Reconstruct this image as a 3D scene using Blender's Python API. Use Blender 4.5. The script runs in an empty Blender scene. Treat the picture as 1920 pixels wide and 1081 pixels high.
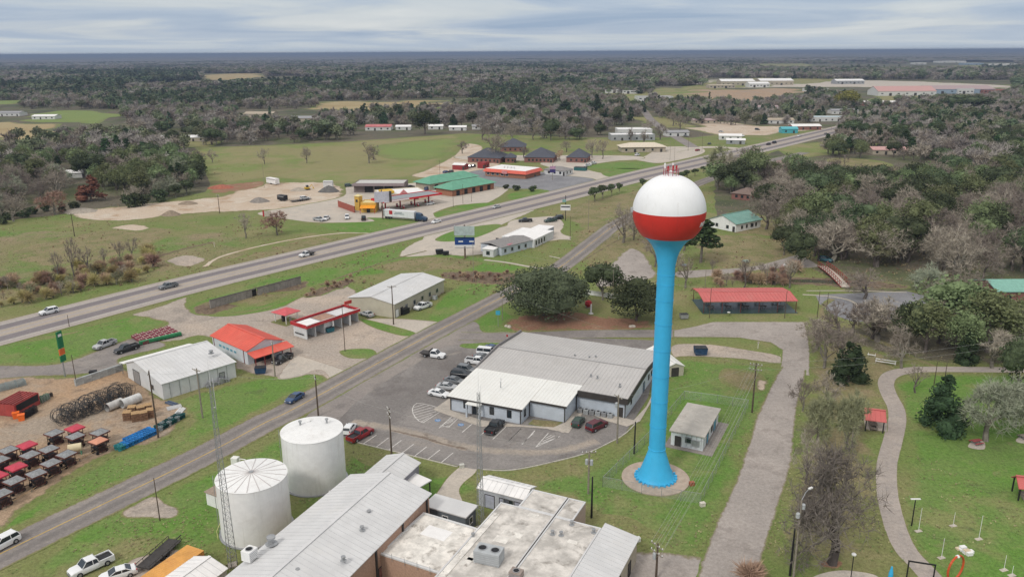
import bpy, bmesh, math, random
from mathutils import Vector, Matrix, noise
R = random.Random(7)
SC = bpy.context.scene
COL = SC.collection
# ---------------------------------------------------------------- camera
F = 1493.0; CX = 960.0; CY = 540.5; H = 70.0
TH = math.atan((540.5 - 97.5) / F); RO = math.radians(0.33)
cam = bpy.data.objects.new('camera', bpy.data.cameras.new('camera'))
COL.objects.link(cam); SC.camera = cam
cam.data.sensor_width = 36; cam.data.lens = F / 1920 * 36
cam.data.clip_start = 1; cam.data.clip_end = 250000
cam.matrix_world = Matrix.Translation((0, 0, H)) @ Matrix.Rotation(math.pi/2 - TH, 4, 'X') @ Matrix.Rotation(-RO, 4, 'Z')
SC.view_settings.view_transform = 'Standard'; SC.view_settings.look = 'None'
SC.view_settings.exposure = 0.08; SC.view_settings.gamma = 1.0
SC.view_settings.use_curve_mapping = False
# ---------------------------------------------------------------- light: overcast winter day
SUN_EL, SUN_AZ = math.radians(42), math.radians(215)   # azimuth clockwise from +Y
W = bpy.data.worlds.new('World'); SC.world = W; W.use_nodes = True
def N(nt, t, **k):
    n = nt.nodes.new(t)
    for a, v in k.items():
        if a.startswith('i_'):
            n.inputs[a[2:].replace('_', ' ')].default_value = v
        else: setattr(n, a, v)
    return n
nt = W.node_tree; nt.nodes.clear()
out = N(nt, 'ShaderNodeOutputWorld'); bg = N(nt, 'ShaderNodeBackground'); bg.inputs[1].default_value = 0.1
sky = N(nt, 'ShaderNodeTexSky', sky_type='NISHITA', sun_disc=False, sun_elevation=SUN_EL, sun_rotation=SUN_AZ, air_density=1.0, dust_density=1.5)
tc = N(nt, 'ShaderNodeTexCoord'); sep = N(nt, 'ShaderNodeSeparateXYZ'); nt.links.new(tc.outputs['Generated'], sep.inputs[0])
# cloud deck: project the direction on a plane overhead, so streaks flatten to the horizon
zz = N(nt, 'ShaderNodeMath', operation='MAXIMUM'); zz.inputs[1].default_value = 0.0; nt.links.new(sep.outputs[2], zz.inputs[0])
za = N(nt, 'ShaderNodeMath', operation='ADD'); za.inputs[1].default_value = 0.035; nt.links.new(zz.outputs[0], za.inputs[0])
dx = N(nt, 'ShaderNodeMath', operation='DIVIDE'); dy = N(nt, 'ShaderNodeMath', operation='DIVIDE')
nt.links.new(sep.outputs[0], dx.inputs[0]); nt.links.new(sep.outputs[1], dy.inputs[0])
nt.links.new(za.outputs[0], dx.inputs[1]); nt.links.new(za.outputs[0], dy.inputs[1])
cmb = N(nt, 'ShaderNodeCombineXYZ'); nt.links.new(dx.outputs[0], cmb.inputs[0]); nt.links.new(dy.outputs[0], cmb.inputs[1])
mp = N(nt, 'ShaderNodeMapping'); mp.inputs['Scale'].default_value = (0.16, 0.13, 1); mp.inputs['Rotation'].default_value = (0, 0, 0.35)
mp.inputs['Location'].default_value = (1.9, 0.4, 0); nt.links.new(cmb.outputs[0], mp.inputs[0])
n1 = N(nt, 'ShaderNodeTexNoise'); n1.inputs['Scale'].default_value = 1.6; n1.inputs['Detail'].default_value = 5; n1.inputs['Roughness'].default_value = 0.52
n1.inputs['Distortion'].default_value = 0.6
nt.links.new(mp.outputs[0], n1.inputs[0])
rp = N(nt, 'ShaderNodeValToRGB'); nt.links.new(n1.outputs[0], rp.inputs[0])
el = rp.color_ramp.elements
el[0].position = 0.30; el[0].color = (3.1, 4.1, 5.7, 1)
el[1].position = 0.70; el[1].color = (6.8, 7.1, 7.3, 1)
e = el.new(0.47); e.color = (4.4, 5.2, 6.4, 1)
e = el.new(0.57); e.color = (5.7, 6.2, 6.7, 1)
# brighter towards the zenith as under any overcast sky
gr = N(nt, 'ShaderNodeMapRange'); gr.inputs[1].default_value = 0.08; gr.inputs[2].default_value = 0.9; gr.inputs[3].default_value = 1.0; gr.inputs[4].default_value = 1.0
nt.links.new(sep.outputs[2], gr.inputs[0])
gr.inputs[3].default_value = 0.0
mx = N(nt, 'ShaderNodeMix', data_type='RGBA'); mx.inputs[7].default_value = (11.4, 10.8, 10.1, 1)
nt.links.new(rp.outputs[0], mx.inputs[6]); nt.links.new(gr.outputs[0], mx.inputs[0])
mk = N(nt, 'ShaderNodeMix', data_type='RGBA'); mk.inputs[0].default_value = 0.86
nt.links.new(sky.outputs[0], mk.inputs[6]); nt.links.new(mx.outputs[2], mk.inputs[7])
# low pale band just over the horizon
hz = N(nt, 'ShaderNodeMapRange'); hz.inputs[1].default_value = 0.0; hz.inputs[2].default_value = 0.022; hz.inputs[3].default_value = 0.75; hz.inputs[4].default_value = 0.0
nt.links.new(sep.outputs[2], hz.inputs[0])
mh = N(nt, 'ShaderNodeMix', data_type='RGBA'); mh.inputs[7].default_value = (5.2, 5.9, 6.6, 1)
nt.links.new(hz.outputs[0], mh.inputs[0]); nt.links.new(mk.outputs[2], mh.inputs[6])
nt.links.new(mh.outputs[2], bg.inputs[0]); nt.links.new(bg.outputs[0], out.inputs[0])
sl = bpy.data.lights.new('sun', 'SUN'); sl.energy = 1.5; sl.angle = math.radians(10); sl.color = (1, 0.96, 0.9)
sun = bpy.data.objects.new('sun', sl); COL.objects.link(sun)
sd = Vector((math.sin(SUN_AZ)*math.cos(SUN_EL), math.cos(SUN_AZ)*math.cos(SUN_EL), math.sin(SUN_EL)))
sun.rotation_euler = sd.to_track_quat('Z', 'Y').to_euler()
SC.cycles.max_bounces = 5; SC.cycles.diffuse_bounces = 2; SC.cycles.glossy_bounces = 2
SC.cycles.transmission_bounces = 2; SC.cycles.transparent_max_bounces = 6; SC.cycles.volume_bounces = 0
SC.cycles.use_denoising = True
SC.cycles.caustics_reflective = False; SC.cycles.caustics_refractive = False

# ---------------------------------------------------------------- ground points from surveyed sight lines
def P(px, py, z=0.0):
    x = (px - CX) / F; y = -(py - CY) / F
    c, s = math.cos(RO), math.sin(RO)
    x, y = x*c + y*s, -x*s + y*c
    d = (x, math.cos(TH) + y*math.sin(TH), -math.sin(TH) + y*math.cos(TH))
    t = (z - H) / d[2]
    return Vector((d[0]*t, d[1]*t))
def pix(x, y, z=0.0):
    dy = y*math.cos(TH) - (z-H)*math.sin(TH); up = y*math.sin(TH) + (z-H)*math.cos(TH)
    a = x/dy; b = up/dy; c, s = math.cos(RO), math.sin(RO)
    a, b = a*c - b*s, a*s + b*c
    return (CX + a*F, CY - b*F)
def hgt(bx, by, ty):
    p = P(bx, by); lo, hi = 0, 69.5
    for _ in range(40):
        m = (lo+hi)/2
        if pix(p.x, p.y, m)[1] > ty: lo = m
        else: hi = m
    return lo

# ---------------------------------------------------------------- object helpers
def tag(o, label=None, cat=None, group=None, kind=None):
    if label: o['label'] = label
    if cat: o['category'] = cat
    if group: o['group'] = group
    if kind: o['kind'] = kind
    return o
def empty(name, x, y, z=0, rz=0, label=None, cat=None, group=None):
    o = bpy.data.objects.new(name, None); COL.objects.link(o)
    o.location = (x, y, z); o.rotation_euler = (0, 0, rz); o.empty_display_size = 0.5
    return tag(o, label, cat, group)
def copy_tree(o, parent=None):
    c = o.copy(); COL.objects.link(c)
    if parent is not None: c.parent = parent
    for ch in o.children: copy_tree(ch, c)
    return c
def link(name, me, parent=None, loc=None, rz=0):
    o = bpy.data.objects.new(name, me); COL.objects.link(o)
    if parent is not None: o.parent = parent
    if loc: o.location = loc
    if rz: o.rotation_euler = (0, 0, rz)
    return o
class MB:
    def __init__(s): s.v = []; s.f = []; s.mi = []; s.m = 0
    def add(s, vs, fs):
        b = len(s.v); s.v += [tuple(v) for v in vs]; s.f += [tuple(b+i for i in f) for f in fs]; s.mi += [s.m]*len(fs); return s
    def box(s, x0, x1, y0, y1, z0, z1):
        return s.add([(x0,y0,z0),(x1,y0,z0),(x1,y1,z0),(x0,y1,z0),(x0,y0,z1),(x1,y0,z1),(x1,y1,z1),(x0,y1,z1)],
              [(0,3,2,1),(4,5,6,7),(0,1,5,4),(1,2,6,5),(2,3,7,6),(3,0,4,7)])
    def bar(s, p, q, w, h=None):
        p = Vector(p); q = Vector(q); h = h or w; d = (q-p)
        if d.length < 1e-6: return s
        d.normalize(); up = Vector((0,0,1)) if abs(d.z) < .95 else Vector((1,0,0))
        a = d.cross(up).normalized()*w/2; b = a.cross(d).normalized()*h/2
        vs = [p-a-b, p+a-b, p+a+b, p-a+b, q-a-b, q+a-b, q+a+b, q-a+b]
        return s.add(vs, [(0,1,2,3),(7,6,5,4),(0,4,5,1),(1,5,6,2),(2,6,7,3),(3,7,4,0)])
    def tube(s, p, q, r0, r1=None, n=6, caps=True):
        p = Vector(p); q = Vector(q); r1 = r0 if r1 is None else r1; d = (q-p)
        if d.length < 1e-6: return s
        d.normalize(); up = Vector((0,0,1)) if abs(d.z) < .9 else Vector((1,0,0))
        a = d.cross(up).normalized(); b = d.cross(a)
        vs = []
        for c, r in ((p, r0), (q, r1)):
            for i in range(n):
                t = 2*math.pi*i/n; vs.append(c + (a*math.cos(t) + b*math.sin(t))*r)
        fs = [(i, (i+1) % n, n+(i+1) % n, n+i) for i in range(n)]
        if caps: fs += [tuple(range(n))[::-1], tuple(range(n, 2*n))]
        return s.add(vs, fs)
    def lathe(s, prof, n=24, cx=0, cy=0, caps=True):
        vs = []; k = len(prof)
        for r, z in prof:
            for i in range(n):
                t = 2*math.pi*i/n; vs.append((cx+r*math.cos(t), cy+r*math.sin(t), z))
        fs = []
        for j in range(k-1):
            for i in range(n):
                fs.append((j*n+i, j*n+(i+1) % n, (j+1)*n+(i+1) % n, (j+1)*n+i))
        if caps: fs += [tuple(range(n))[::-1], tuple(range((k-1)*n, k*n))]
        return s.add(vs, fs)
    def prism(s, poly, z0, z1):
        n = len(poly)
        vs = [(p[0], p[1], z0) for p in poly] + [(p[0], p[1], z1) for p in poly]
        return s.add(vs, [tuple(range(n))[::-1], tuple(range(n, 2*n))] + [(i, (i+1) % n, n+(i+1) % n, n+i) for i in range(n)])
    def xprism(s, prof, x0, x1):           # profile in (y, z), extruded along x
        n = len(prof)
        vs = [(x0, p[0], p[1]) for p in prof] + [(x1, p[0], p[1]) for p in prof]
        return s.add(vs, [tuple(range(n)), tuple(range(n, 2*n))[::-1]] + [(i, n+i, n+(i+1) % n, (i+1) % n) for i in range(n)])
    def yprism(s, prof, y0, y1):           # profile in (x, z), extruded along y
        n = len(prof)
        vs = [(p[0], y0, p[1]) for p in prof] + [(p[0], y1, p[1]) for p in prof]
        return s.add(vs, [tuple(range(n))[::-1], tuple(range(n, 2*n))] + [(i, (i+1) % n, n+(i+1) % n, n+i) for i in range(n)])
    def loft(s, secs):
        k = len(secs[0]); vs = [v for sec in secs for v in sec]; fs = []
        for j in range(len(secs)-1):
            for i in range(k):
                fs.append((j*k+i, j*k+(i+1) % k, (j+1)*k+(i+1) % k, (j+1)*k+i))
        fs += [tuple(range(k))[::-1], tuple(range((len(secs)-1)*k, len(secs)*k))]
        return s.add(vs, fs)
    def mesh(s, name, mats, smooth=False, fix=True):
        me = bpy.data.meshes.new(name); me.from_pydata(s.v, [], s.f)
        if not isinstance(mats, (list, tuple)): mats = [mats]
        for m in mats: me.materials.append(m)
        if any(s.mi): me.polygons.foreach_set('material_index', s.mi)
        if fix:
            bm = bmesh.new(); bm.from_mesh(me); bmesh.ops.recalc_face_normals(bm, faces=bm.faces); bm.to_mesh(me); bm.free()
        if smooth:
            me.polygons.foreach_set('use_smooth', [True]*len(me.polygons))
            try: me.set_sharp_from_angle(angle=math.radians(40))
            except Exception: pass
        me.update(); return me
    def build(s, name, mats, parent=None, loc=None, rz=0, smooth=False, kind=None, fix=True):
        o = link(name, s.mesh(name, mats, smooth, fix), parent, loc, rz)
        if kind: o['kind'] = kind
        return o

# ---------------------------------------------------------------- materials
def srgb(h):
    h = h.lstrip('#'); c = [int(h[i:i+2], 16)/255 for i in (0, 2, 4)]
    return tuple(x/12.92 if x <= .04045 else ((x+.055)/1.055)**2.4 for x in c)
MC = {}
def newmat(name):
    m = bpy.data.materials.new(name); m.use_nodes = True; t = m.node_tree
    b = t.nodes['Principled BSDF']; b.inputs['Specular IOR Level'].default_value = 0.3
    return m, t, b
def noise_n(t, vec, scale, detail=4, rough=0.55, dist=0.0):
    n = N(t, 'ShaderNodeTexNoise'); n.inputs['Scale'].default_value = scale; n.inputs['Detail'].default_value = detail
    n.inputs['Roughness'].default_value = rough; n.inputs['Distortion'].default_value = dist
    t.links.new(vec, n.inputs['Vector']); return n.outputs[0]
def ramp_n(t, fac, lo, hi, a=0.0, b=1.0):
    r = N(t, 'ShaderNodeMapRange'); r.interpolation_type = 'SMOOTHSTEP'
    r.inputs[1].default_value = lo; r.inputs[2].default_value = hi; r.inputs[3].default_value = a; r.inputs[4].default_value = b
    t.links.new(fac, r.inputs[0]); return r.outputs[0]
def mix_n(t, fac, a, b, mode='MIX'):
    m = N(t, 'ShaderNodeMix', data_type='RGBA', blend_type=mode)
    for v, i in ((fac, 0), (a, 6), (b, 7)):
        if isinstance(v, (int, float)): m.inputs[i].default_value = v
        elif isinstance(v, (tuple, list)): m.inputs[i].default_value = tuple(v)[:3] + (1,)
        else: t.links.new(v, m.inputs[i])
    return m.outputs[2]
def math_n(t, op, a, b=0.0, clamp=False):
    m = N(t, 'ShaderNodeMath', operation=op, use_clamp=clamp)
    for v, i in ((a, 0), (b, 1)):
        if isinstance(v, (int, float)): m.inputs[i].default_value = v
        else: t.links.new(v, m.inputs[i])
    return m.outputs[0]
def M(name, col, rough=0.8, var=0.12, scale=1.2, metal=0.0, bump=0.0, stain=0.0, stain_col=(.12, .1, .08), rnd=0.0, spec=0.3, ribs=0.0, stain_scale=.35, streak=0.0):
    key = (name,)
    if key in MC: return MC[key]
    if isinstance(col, str): col = srgb(col)
    m, t, b = newmat(name)
    co = N(t, 'ShaderNodeTexCoord').outputs['Object']
    d = tuple(c*(1-var) for c in col); l = tuple(min(1, c*(1+var)) for c in col)
    f = ramp_n(t, noise_n(t, co, scale, 6, .65), .32, .68)
    c = mix_n(t, f, d, l)
    if rnd:
        oi = N(t, 'ShaderNodeObjectInfo')
        h = N(t, 'ShaderNodeHueSaturation'); t.links.new(ramp_n(t, oi.outputs['Random'], 0, 1, 1-rnd, 1+rnd), h.inputs['Value'])
        t.links.new(c, h.inputs['Color']); c = h.outputs[0]
    if stain:
        s = ramp_n(t, noise_n(t, co, stain_scale, 8, .7, .4), .5, .72, 0, stain)
        c = mix_n(t, s, c, stain_col)
    if streak:
        mq = N(t, 'ShaderNodeMapping'); mq.inputs['Scale'].default_value = (2.2, 2.2, .10); t.links.new(co, mq.inputs[0])
        c = mix_n(t, ramp_n(t, noise_n(t, mq.outputs[0], 1.0, 5, .65), .54, .72, 0, streak), c, stain_col)
    t.links.new(c, b.inputs['Base Color'])
    b.inputs['Roughness'].default_value = rough; b.inputs['Metallic'].default_value = metal; b.inputs['Specular IOR Level'].default_value = spec
    if ribs:
        w = N(t, 'ShaderNodeTexWave'); w.inputs['Scale'].default_value = ribs
        t.links.new(co, w.inputs[0]); bp = N(t, 'ShaderNodeBump'); bp.inputs['Strength'].default_value = .5; bp.inputs['Distance'].default_value = .04
        t.links.new(w.outputs[1], bp.inputs['Height']); t.links.new(bp.outputs[0], b.inputs['Normal'])
    elif bump:
        bp = N(t, 'ShaderNodeBump'); bp.inputs['Strength'].default_value = .6; bp.inputs['Distance'].default_value = bump
        t.links.new(noise_n(t, co, scale*6, 4), bp.inputs['Height']); t.links.new(bp.outputs[0], b.inputs['Normal'])
    MC[key] = m; return m
def ground_mat(name, layers, base, fine=.22, rough=.95, edge_base=None, bump=.06, edge_noise=.35, edge_w=.22, edge_scale=.45):
    """world-space mottled ground. layers: (colour, scale, lo, hi, amount). edge_base: colour function the sheet's rim fades into"""
    m, t, b = newmat(name); b.inputs['Specular IOR Level'].default_value = .12
    g = N(t, 'ShaderNodeNewGeometry').outputs['Position']
    def make(base, layers, fine):
        c = base
        for i, (col, sc_, lo, hi, am) in enumerate(layers):
            mpn = N(t, 'ShaderNodeMapping'); mpn.inputs['Location'].default_value = (i*37.3+7, i*11.1, i*5.0); t.links.new(g, mpn.inputs[0])
            f = ramp_n(t, noise_n(t, mpn.outputs[0], sc_, 6, .62, .3), lo, hi, 0, am)
            c = mix_n(t, f, c, col)
        a = ramp_n(t, noise_n(t, g, 1.7, 5, .75), .3, .7, 1-fine, 1+fine)
        a = math_n(t, 'MULTIPLY', a, ramp_n(t, noise_n(t, g, 7.0, 3, .8), .28, .72, 1-fine*.8, 1+fine*.8))
        return mix_n(t, 1.0, c, a, 'MULTIPLY')
    c = make(base, layers, fine)
    if edge_base:
        c0 = make(*edge_base)
        at = N(t, 'ShaderNodeAttribute', attribute_name='edge').outputs['Fac']
        n_ = noise_n(t, g, edge_scale, 7, .7, .3)
        f = math_n(t, 'ADD', at, math_n(t, 'MULTIPLY', math_n(t, 'SUBTRACT', n_, .5), edge_noise*4))
        f = ramp_n(t, f, .5-edge_w, .5+edge_w)
        c = mix_n(t, f, c0, c)
        rim = math_n(t, 'MULTIPLY', math_n(t, 'MULTIPLY', f, math_n(t, 'SUBTRACT', 1.0, f)), 2.2)
        if edge_w < .35: c = mix_n(t, rim, c, (.22,.165,.12))
    t.links.new(c, b.inputs['Base Color']); b.inputs['Roughness'].default_value = rough
    bp = N(t, 'ShaderNodeBump'); bp.inputs['Strength'].default_value = .5; bp.inputs['Distance'].default_value = bump
    t.links.new(noise_n(t, g, 2.6, 5, .7), bp.inputs['Height']); t.links.new(bp.outputs[0], b.inputs['Normal'])
    return m
# ================================================================ the ground
from mathutils.geometry import delaunay_2d_cdt
GRASS = ((.185,.195,.078), [((.14,.20,.055), .035, .42, .62, .75), ((.25,.215,.115), .06, .50, .70, .75), ((.16,.22,.06), .3, .55, .75, .6), ((.27,.22,.13), .55, .60, .78, .5), ((.08,.12,.04), 1.1, .58, .75, .45)], .25)
mG = ground_mat('grass_ground', GRASS[1], GRASS[0], GRASS[2])
mLITTER = ground_mat('leaf_litter_ground', [((.10,.125,.05), .02, .45, .62, .8), ((.20,.17,.12), .05, .5, .7, .7), ((.07,.065,.05), .4, .5, .7, .6), ((.05,.07,.035), .012, .5, .62, .6)], (.13,.115,.085), .3)
mLITTERs = ground_mat('leaf_litter_patch', [((.10,.125,.05), .03, .45, .62, .6), ((.21,.175,.12), .08, .5, .7, .7), ((.07,.065,.05), .5, .5, .7, .6)], (.135,.12,.085), .3, edge_base=GRASS, edge_noise=.9, edge_w=.4, edge_scale=.12)
mLAWN = ground_mat('lawn', [((.105,.215,.038), .06, .42, .62, .8), ((.22,.22,.095), .09, .50, .68, .75), ((.25,.20,.125), .30, .58, .76, .6), ((.165,.25,.065), .5, .5, .7, .5), ((.10,.11,.055), .22, .58, .74, .6)], (.14,.21,.06), .24, edge_base=GRASS, edge_noise=.7, edge_w=.4, edge_scale=.12)
mFIELD = ground_mat('pasture', [((.16,.22,.06), .012, .50, .60, .8), ((.28,.235,.13), .02, .48, .68, .6), ((.19,.17,.085), .15, .5, .7, .5)], (.24,.225,.105), .2, edge_base=GRASS, edge_noise=.6, edge_w=.4, edge_scale=.05)
mGREEN = ground_mat('bright_pasture', [((.22,.24,.08), .03, .5, .7, .6)], (.18,.235,.075), .2, edge_base=GRASS, edge_noise=.8, edge_w=.5, edge_scale=.03)
mDRY = ground_mat('dry_grass', [((.17,.17,.075), .12, .42, .62, .9), ((.29,.225,.14), .3, .5, .7, .6)], (.235,.20,.11), .25, edge_base=GRASS, edge_noise=1.0, edge_w=.45, edge_scale=.15)
mTAN = ground_mat('hay_field', [((.30,.22,.11), .01, .45, .62, .6)], (.36,.29,.16), .12, edge_base=GRASS, edge_noise=.6, edge_scale=.03)
mSAND = ground_mat('sandy_dirt', [((.36,.24,.15), .06, .50, .66, .7), ((.55,.49,.41), .12, .48, .66, .8), ((.25,.23,.16), .2, .6, .74, .6), ((.27,.2,.14), .7, .58, .74, .5)], (.50,.41,.32), .2, edge_base=GRASS, edge_noise=.5)
mDIRT = ground_mat('packed_dirt', [((.40,.27,.17), .05, .45, .62, .8), ((.31,.28,.24), .04, .52, .64, .6), ((.21,.155,.11), .3, .52, .7, .7), ((.48,.38,.27), .6, .58, .74, .5)], (.35,.255,.175), .25, edge_base=GRASS, edge_noise=.5)
mRED = ground_mat('red_soil', [((.33,.24,.16), .15, .5, .68, .8), ((.15,.16,.07), .3, .56, .72, .7)], (.27,.15,.10), .25, edge_base=GRASS, edge_noise=1.0, edge_w=.4, edge_scale=.25)
mGRAVEL = ground_mat('gravel_lot', [((.46,.38,.31), .05, .45, .65, .8), ((.24,.215,.19), .10, .52, .68, .7), ((.20,.16,.13), .5, .58, .74, .6), ((.52,.47,.41), .35, .58, .75, .6), ((.17,.18,.10), .22, .66, .78, .6)], (.37,.32,.275), .22, edge_base=GRASS, edge_noise=.4)
mCONCh = ground_mat('concrete_paving', [((.52,.46,.39), .1, .45, .65, .7), ((.34,.31,.28), .25, .52, .7, .6), ((.28,.23,.19), .8, .62, .76, .5)], (.46,.415,.36), .12)
mCONC = ground_mat('concrete_pad', [((.52,.46,.39), .1, .45, .65, .7), ((.34,.31,.28), .25, .52, .7, .6), ((.28,.23,.19), .8, .62, .76, .5)], (.46,.415,.36), .12, edge_base=GRASS, edge_noise=.12, edge_w=.1)
mCONCg = ground_mat('concrete_apron_blend', [((.52,.46,.39), .1, .45, .65, .7), ((.34,.31,.28), .25, .52, .7, .6), ((.28,.23,.19), .8, .62, .76, .5)], (.46,.415,.36), .12, edge_base=((.37,.32,.275), [((.46,.38,.31), .05, .45, .65, .8), ((.24,.215,.19), .10, .52, .68, .7)], .22), edge_noise=.3)
mHWY = ground_mat('highway_chip_seal', [((.40,.355,.32), .08, .45, .65, .6), ((.30,.27,.25), .4, .5, .7, .5)], (.365,.325,.295), .1, edge_base=GRASS, edge_noise=.15, edge_w=.15)
mLANE = ground_mat('worn_lane_asphalt', [((.225,.20,.205), .05, .45, .65, .6), ((.17,.155,.16), .5, .5, .7, .5)], (.20,.18,.185), .12, edge_base=((.33,.305,.285), [((.36,.33,.30), .08, .45, .65, .6), ((.27,.25,.235), .4, .5, .7, .5)], .1), edge_noise=.1, edge_w=.4)
mROAD = ground_mat('old_road_asphalt', [((.29,.26,.235), .07, .42, .62, .8), ((.18,.165,.155), .25, .5, .68, .6), ((.15,.135,.13), .9, .6, .76, .5)], (.235,.214,.203), .13, edge_base=GRASS, edge_noise=.4, edge_w=.3, edge_scale=.8)
mPARKRD = ground_mat('park_road_asphalt', [((.38,.34,.31), .1, .42, .62, .8), ((.24,.21,.19), .3, .5, .68, .6)], (.33,.297,.272), .14, edge_base=GRASS, edge_noise=.45, edge_w=.3, edge_scale=.7)
mWEAR = ground_mat('worn_wheel_path', [((.16,.148,.14), .3, .5, .68, .6)], (.195,.178,.168), .12, edge_base=((.235,.212,.20), [((.29,.26,.235), .07, .42, .62, .8)], .13), edge_noise=.5, edge_w=.45, edge_scale=.8)
mROADh = ground_mat('old_asphalt_apron', [((.29,.26,.235), .07, .42, .62, .8), ((.18,.165,.155), .25, .5, .68, .6), ((.15,.135,.13), .9, .6, .76, .5)], (.25,.225,.21), .13)
mLOT = ground_mat('parking_asphalt', [((.27,.25,.235), .05, .42, .6, .9), ((.155,.14,.133), .12, .5, .66, .75), ((.32,.285,.25), .10, .58, .72, .7), ((.12,.11,.105), .8, .60, .75, .6)], (.195,.181,.172), .15)
mBROWNL = ground_mat('silt_stain', [((.16,.125,.10), .4, .45, .65, .7)], (.20,.16,.13), .2, edge_base=((.30,.265,.23), [((.36,.31,.26), .2, .42, .6, .9)], .15), edge_noise=.8, edge_w=.45)
mSWALE = ground_mat('swale_concrete', [((.36,.31,.26), .2, .42, .6, .9), ((.16,.13,.11), .3, .56, .7, .7)], (.30,.265,.23), .15, edge_base=((.205,.19,.18), [((.27,.25,.235), .05, .42, .6, .9)], .15), edge_noise=.5, edge_w=.45)
mLOT2 = ground_mat('bluish_asphalt', [((.26,.26,.27), .08, .42, .62, .8), ((.17,.165,.17), .4, .5, .7, .6)], (.21,.21,.222), .13, edge_base=GRASS, edge_noise=.12, edge_w=.1)
mPATH = ground_mat('path_asphalt', [((.40,.35,.31), .2, .42, .62, .8), ((.27,.25,.24), .6, .5, .7, .6)], (.345,.305,.275), .12, edge_base=GRASS, edge_noise=.15, edge_w=.15)
mBROWN = ground_mat('dead_weeds_ground', [((.10,.075,.055), .5, .45, .65, .8), ((.22,.18,.12), .8, .5, .7, .7)], (.17,.125,.09), .35, edge_base=GRASS, edge_noise=1.0, edge_scale=.3)
mWATER, _t, _b = newmat('creek_water'); _b.inputs['Base Color'].default_value = (.07,.075,.055,1); _b.inputs['Roughness'].default_value = .12; _b.inputs['Specular IOR Level'].default_value = .5
mPAINT = M('white_road_paint', (.62,.60,.57), .8, .2, 1.5, stain=.55, stain_col=(.22,.2,.19), stain_scale=1.2)
mYEL = M('yellow_road_paint', (.50,.34,.10), .8, .2, .6, stain=.5, stain_col=(.26,.22,.17), stain_scale=.6)

PAVED = []; PAVEN = {'sandy_dirt','packed_dirt','red_soil','gravel_lot','concrete_pad','concrete_apron_blend','parking_asphalt','bluish_asphalt','old_asphalt_apron','old_road_asphalt','park_road_asphalt','concrete_paving','path_asphalt'}
def resample(pts, step, closed=True):
    out = []; n = len(pts)
    for i in range(n if closed else n-1):
        a, b = pts[i], pts[(i+1) % n]; k = max(1, int((b-a).length/step))
        for j in range(k): out.append(a.lerp(b, j/k))
    if not closed: out.append(pts[-1])
    return out
def catmull(pts, k=6, closed=False):
    out = []; n = len(pts)
    rng = range(n) if closed else range(n-1)
    for i in rng:
        if closed: p0, p1, p2, p3 = pts[(i-1) % n], pts[i], pts[(i+1) % n], pts[(i+2) % n]
        else: p0, p1, p2, p3 = pts[max(i-1, 0)], pts[i], pts[i+1], pts[min(i+2, n-1)]
        for j in range(k):
            t = j/k; t2 = t*t; t3 = t2*t
            out.append(.5*((2*p1)+(p2-p0)*t+(2*p0-5*p1+4*p2-p3)*t2+(3*p1-p0-3*p2+p3)*t3))
    if not closed: out.append(pts[-1])
    return out
def seg_d(p, a, b):
    ab = b-a; t = max(0, min(1, (p-a).dot(ab)/max(ab.length_squared, 1e-9))); return (p-(a+ab*t)).length
def inside(p, poly):
    x, y = p[0], p[1]; c = False; j = len(poly)-1
    for i in range(len(poly)):
        xi, yi = poly[i][0], poly[i][1]; xj, yj = poly[j][0], poly[j][1]
        if (yi > y) != (yj > y) and x < (xj-xi)*(y-yi)/(yj-yi)+xi: c = not c
        j = i
    return c
def sheet(name, pts, mat, z, inset=1.0, smooth=True, jag=0.0, step=None, label=None, kind='structure', world=False):
    w = [Vector(p) if world else P(*p) for p in pts]
    if smooth: w = catmull(w, 5, True)
    size = max((a-w[0]).length for a in w)
    step = step or max(1.2, size/60)
    w = resample(w, step)
    if jag:
        jf = .35 if jag < 4 else .022
        w = [p + Vector((noise.noise((p.x*jf, p.y*jf, 1)), noise.noise((p.x*jf, p.y*jf, 9))))*jag for p in w]
    if mat.name in PAVEN: PAVED.append((min(p.x for p in w), max(p.x for p in w), min(p.y for p in w), max(p.y for p in w), w))
    n = len(w); area = sum(w[i].x*w[(i+1) % n].y-w[(i+1) % n].x*w[i].y for i in range(n))
    sg = 1 if area > 0 else -1
    inner = []
    for i in range(n):
        t = (w[(i+1) % n]-w[i-1])
        if t.length < 1e-6: continue
        t.normalize(); q = w[i] + Vector((-t.y, t.x))*sg*inset
        if inside(q, w) and min(seg_d(q, w[k], w[(k+1) % n]) for k in range(n)) > inset*.7: inner.append(q)
    r = delaunay_2d_cdt(w+inner, [(i, (i+1) % n) for i in range(n)], [], 1, 1e-4)
    vs, fs = r[0], r[2]
    me = bpy.data.meshes.new(name); me.from_pydata([(v.x, v.y, 0) for v in vs], [], [tuple(f) for f in fs])
    at = me.attributes.new('edge', 'FLOAT', 'POINT')
    at.data.foreach_set('value', [min(1, min(seg_d(v, w[k], w[(k+1) % n]) for k in range(n))/inset) for v in vs])
    me.materials.append(mat)
    bm = bmesh.new(); bm.from_mesh(me)
    for f in bm.faces:
        if f.normal.z < 0: f.normal_flip()
    bm.to_mesh(me); bm.free()
    o = link(name, me, None, (0, 0, z)); o['kind'] = kind
    if label: o['label'] = label
    return o
def offs(c, d):
    out = []
    for i, p in enumerate(c):
        t = (c[min(i+1, len(c)-1)]-c[max(i-1, 0)]).normalized(); dd = d(i/(len(c)-1)) if callable(d) else d
        out.append(p + Vector((t.y, -t.x))*dd)        # positive = right-hand side of travel
    return out
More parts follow.
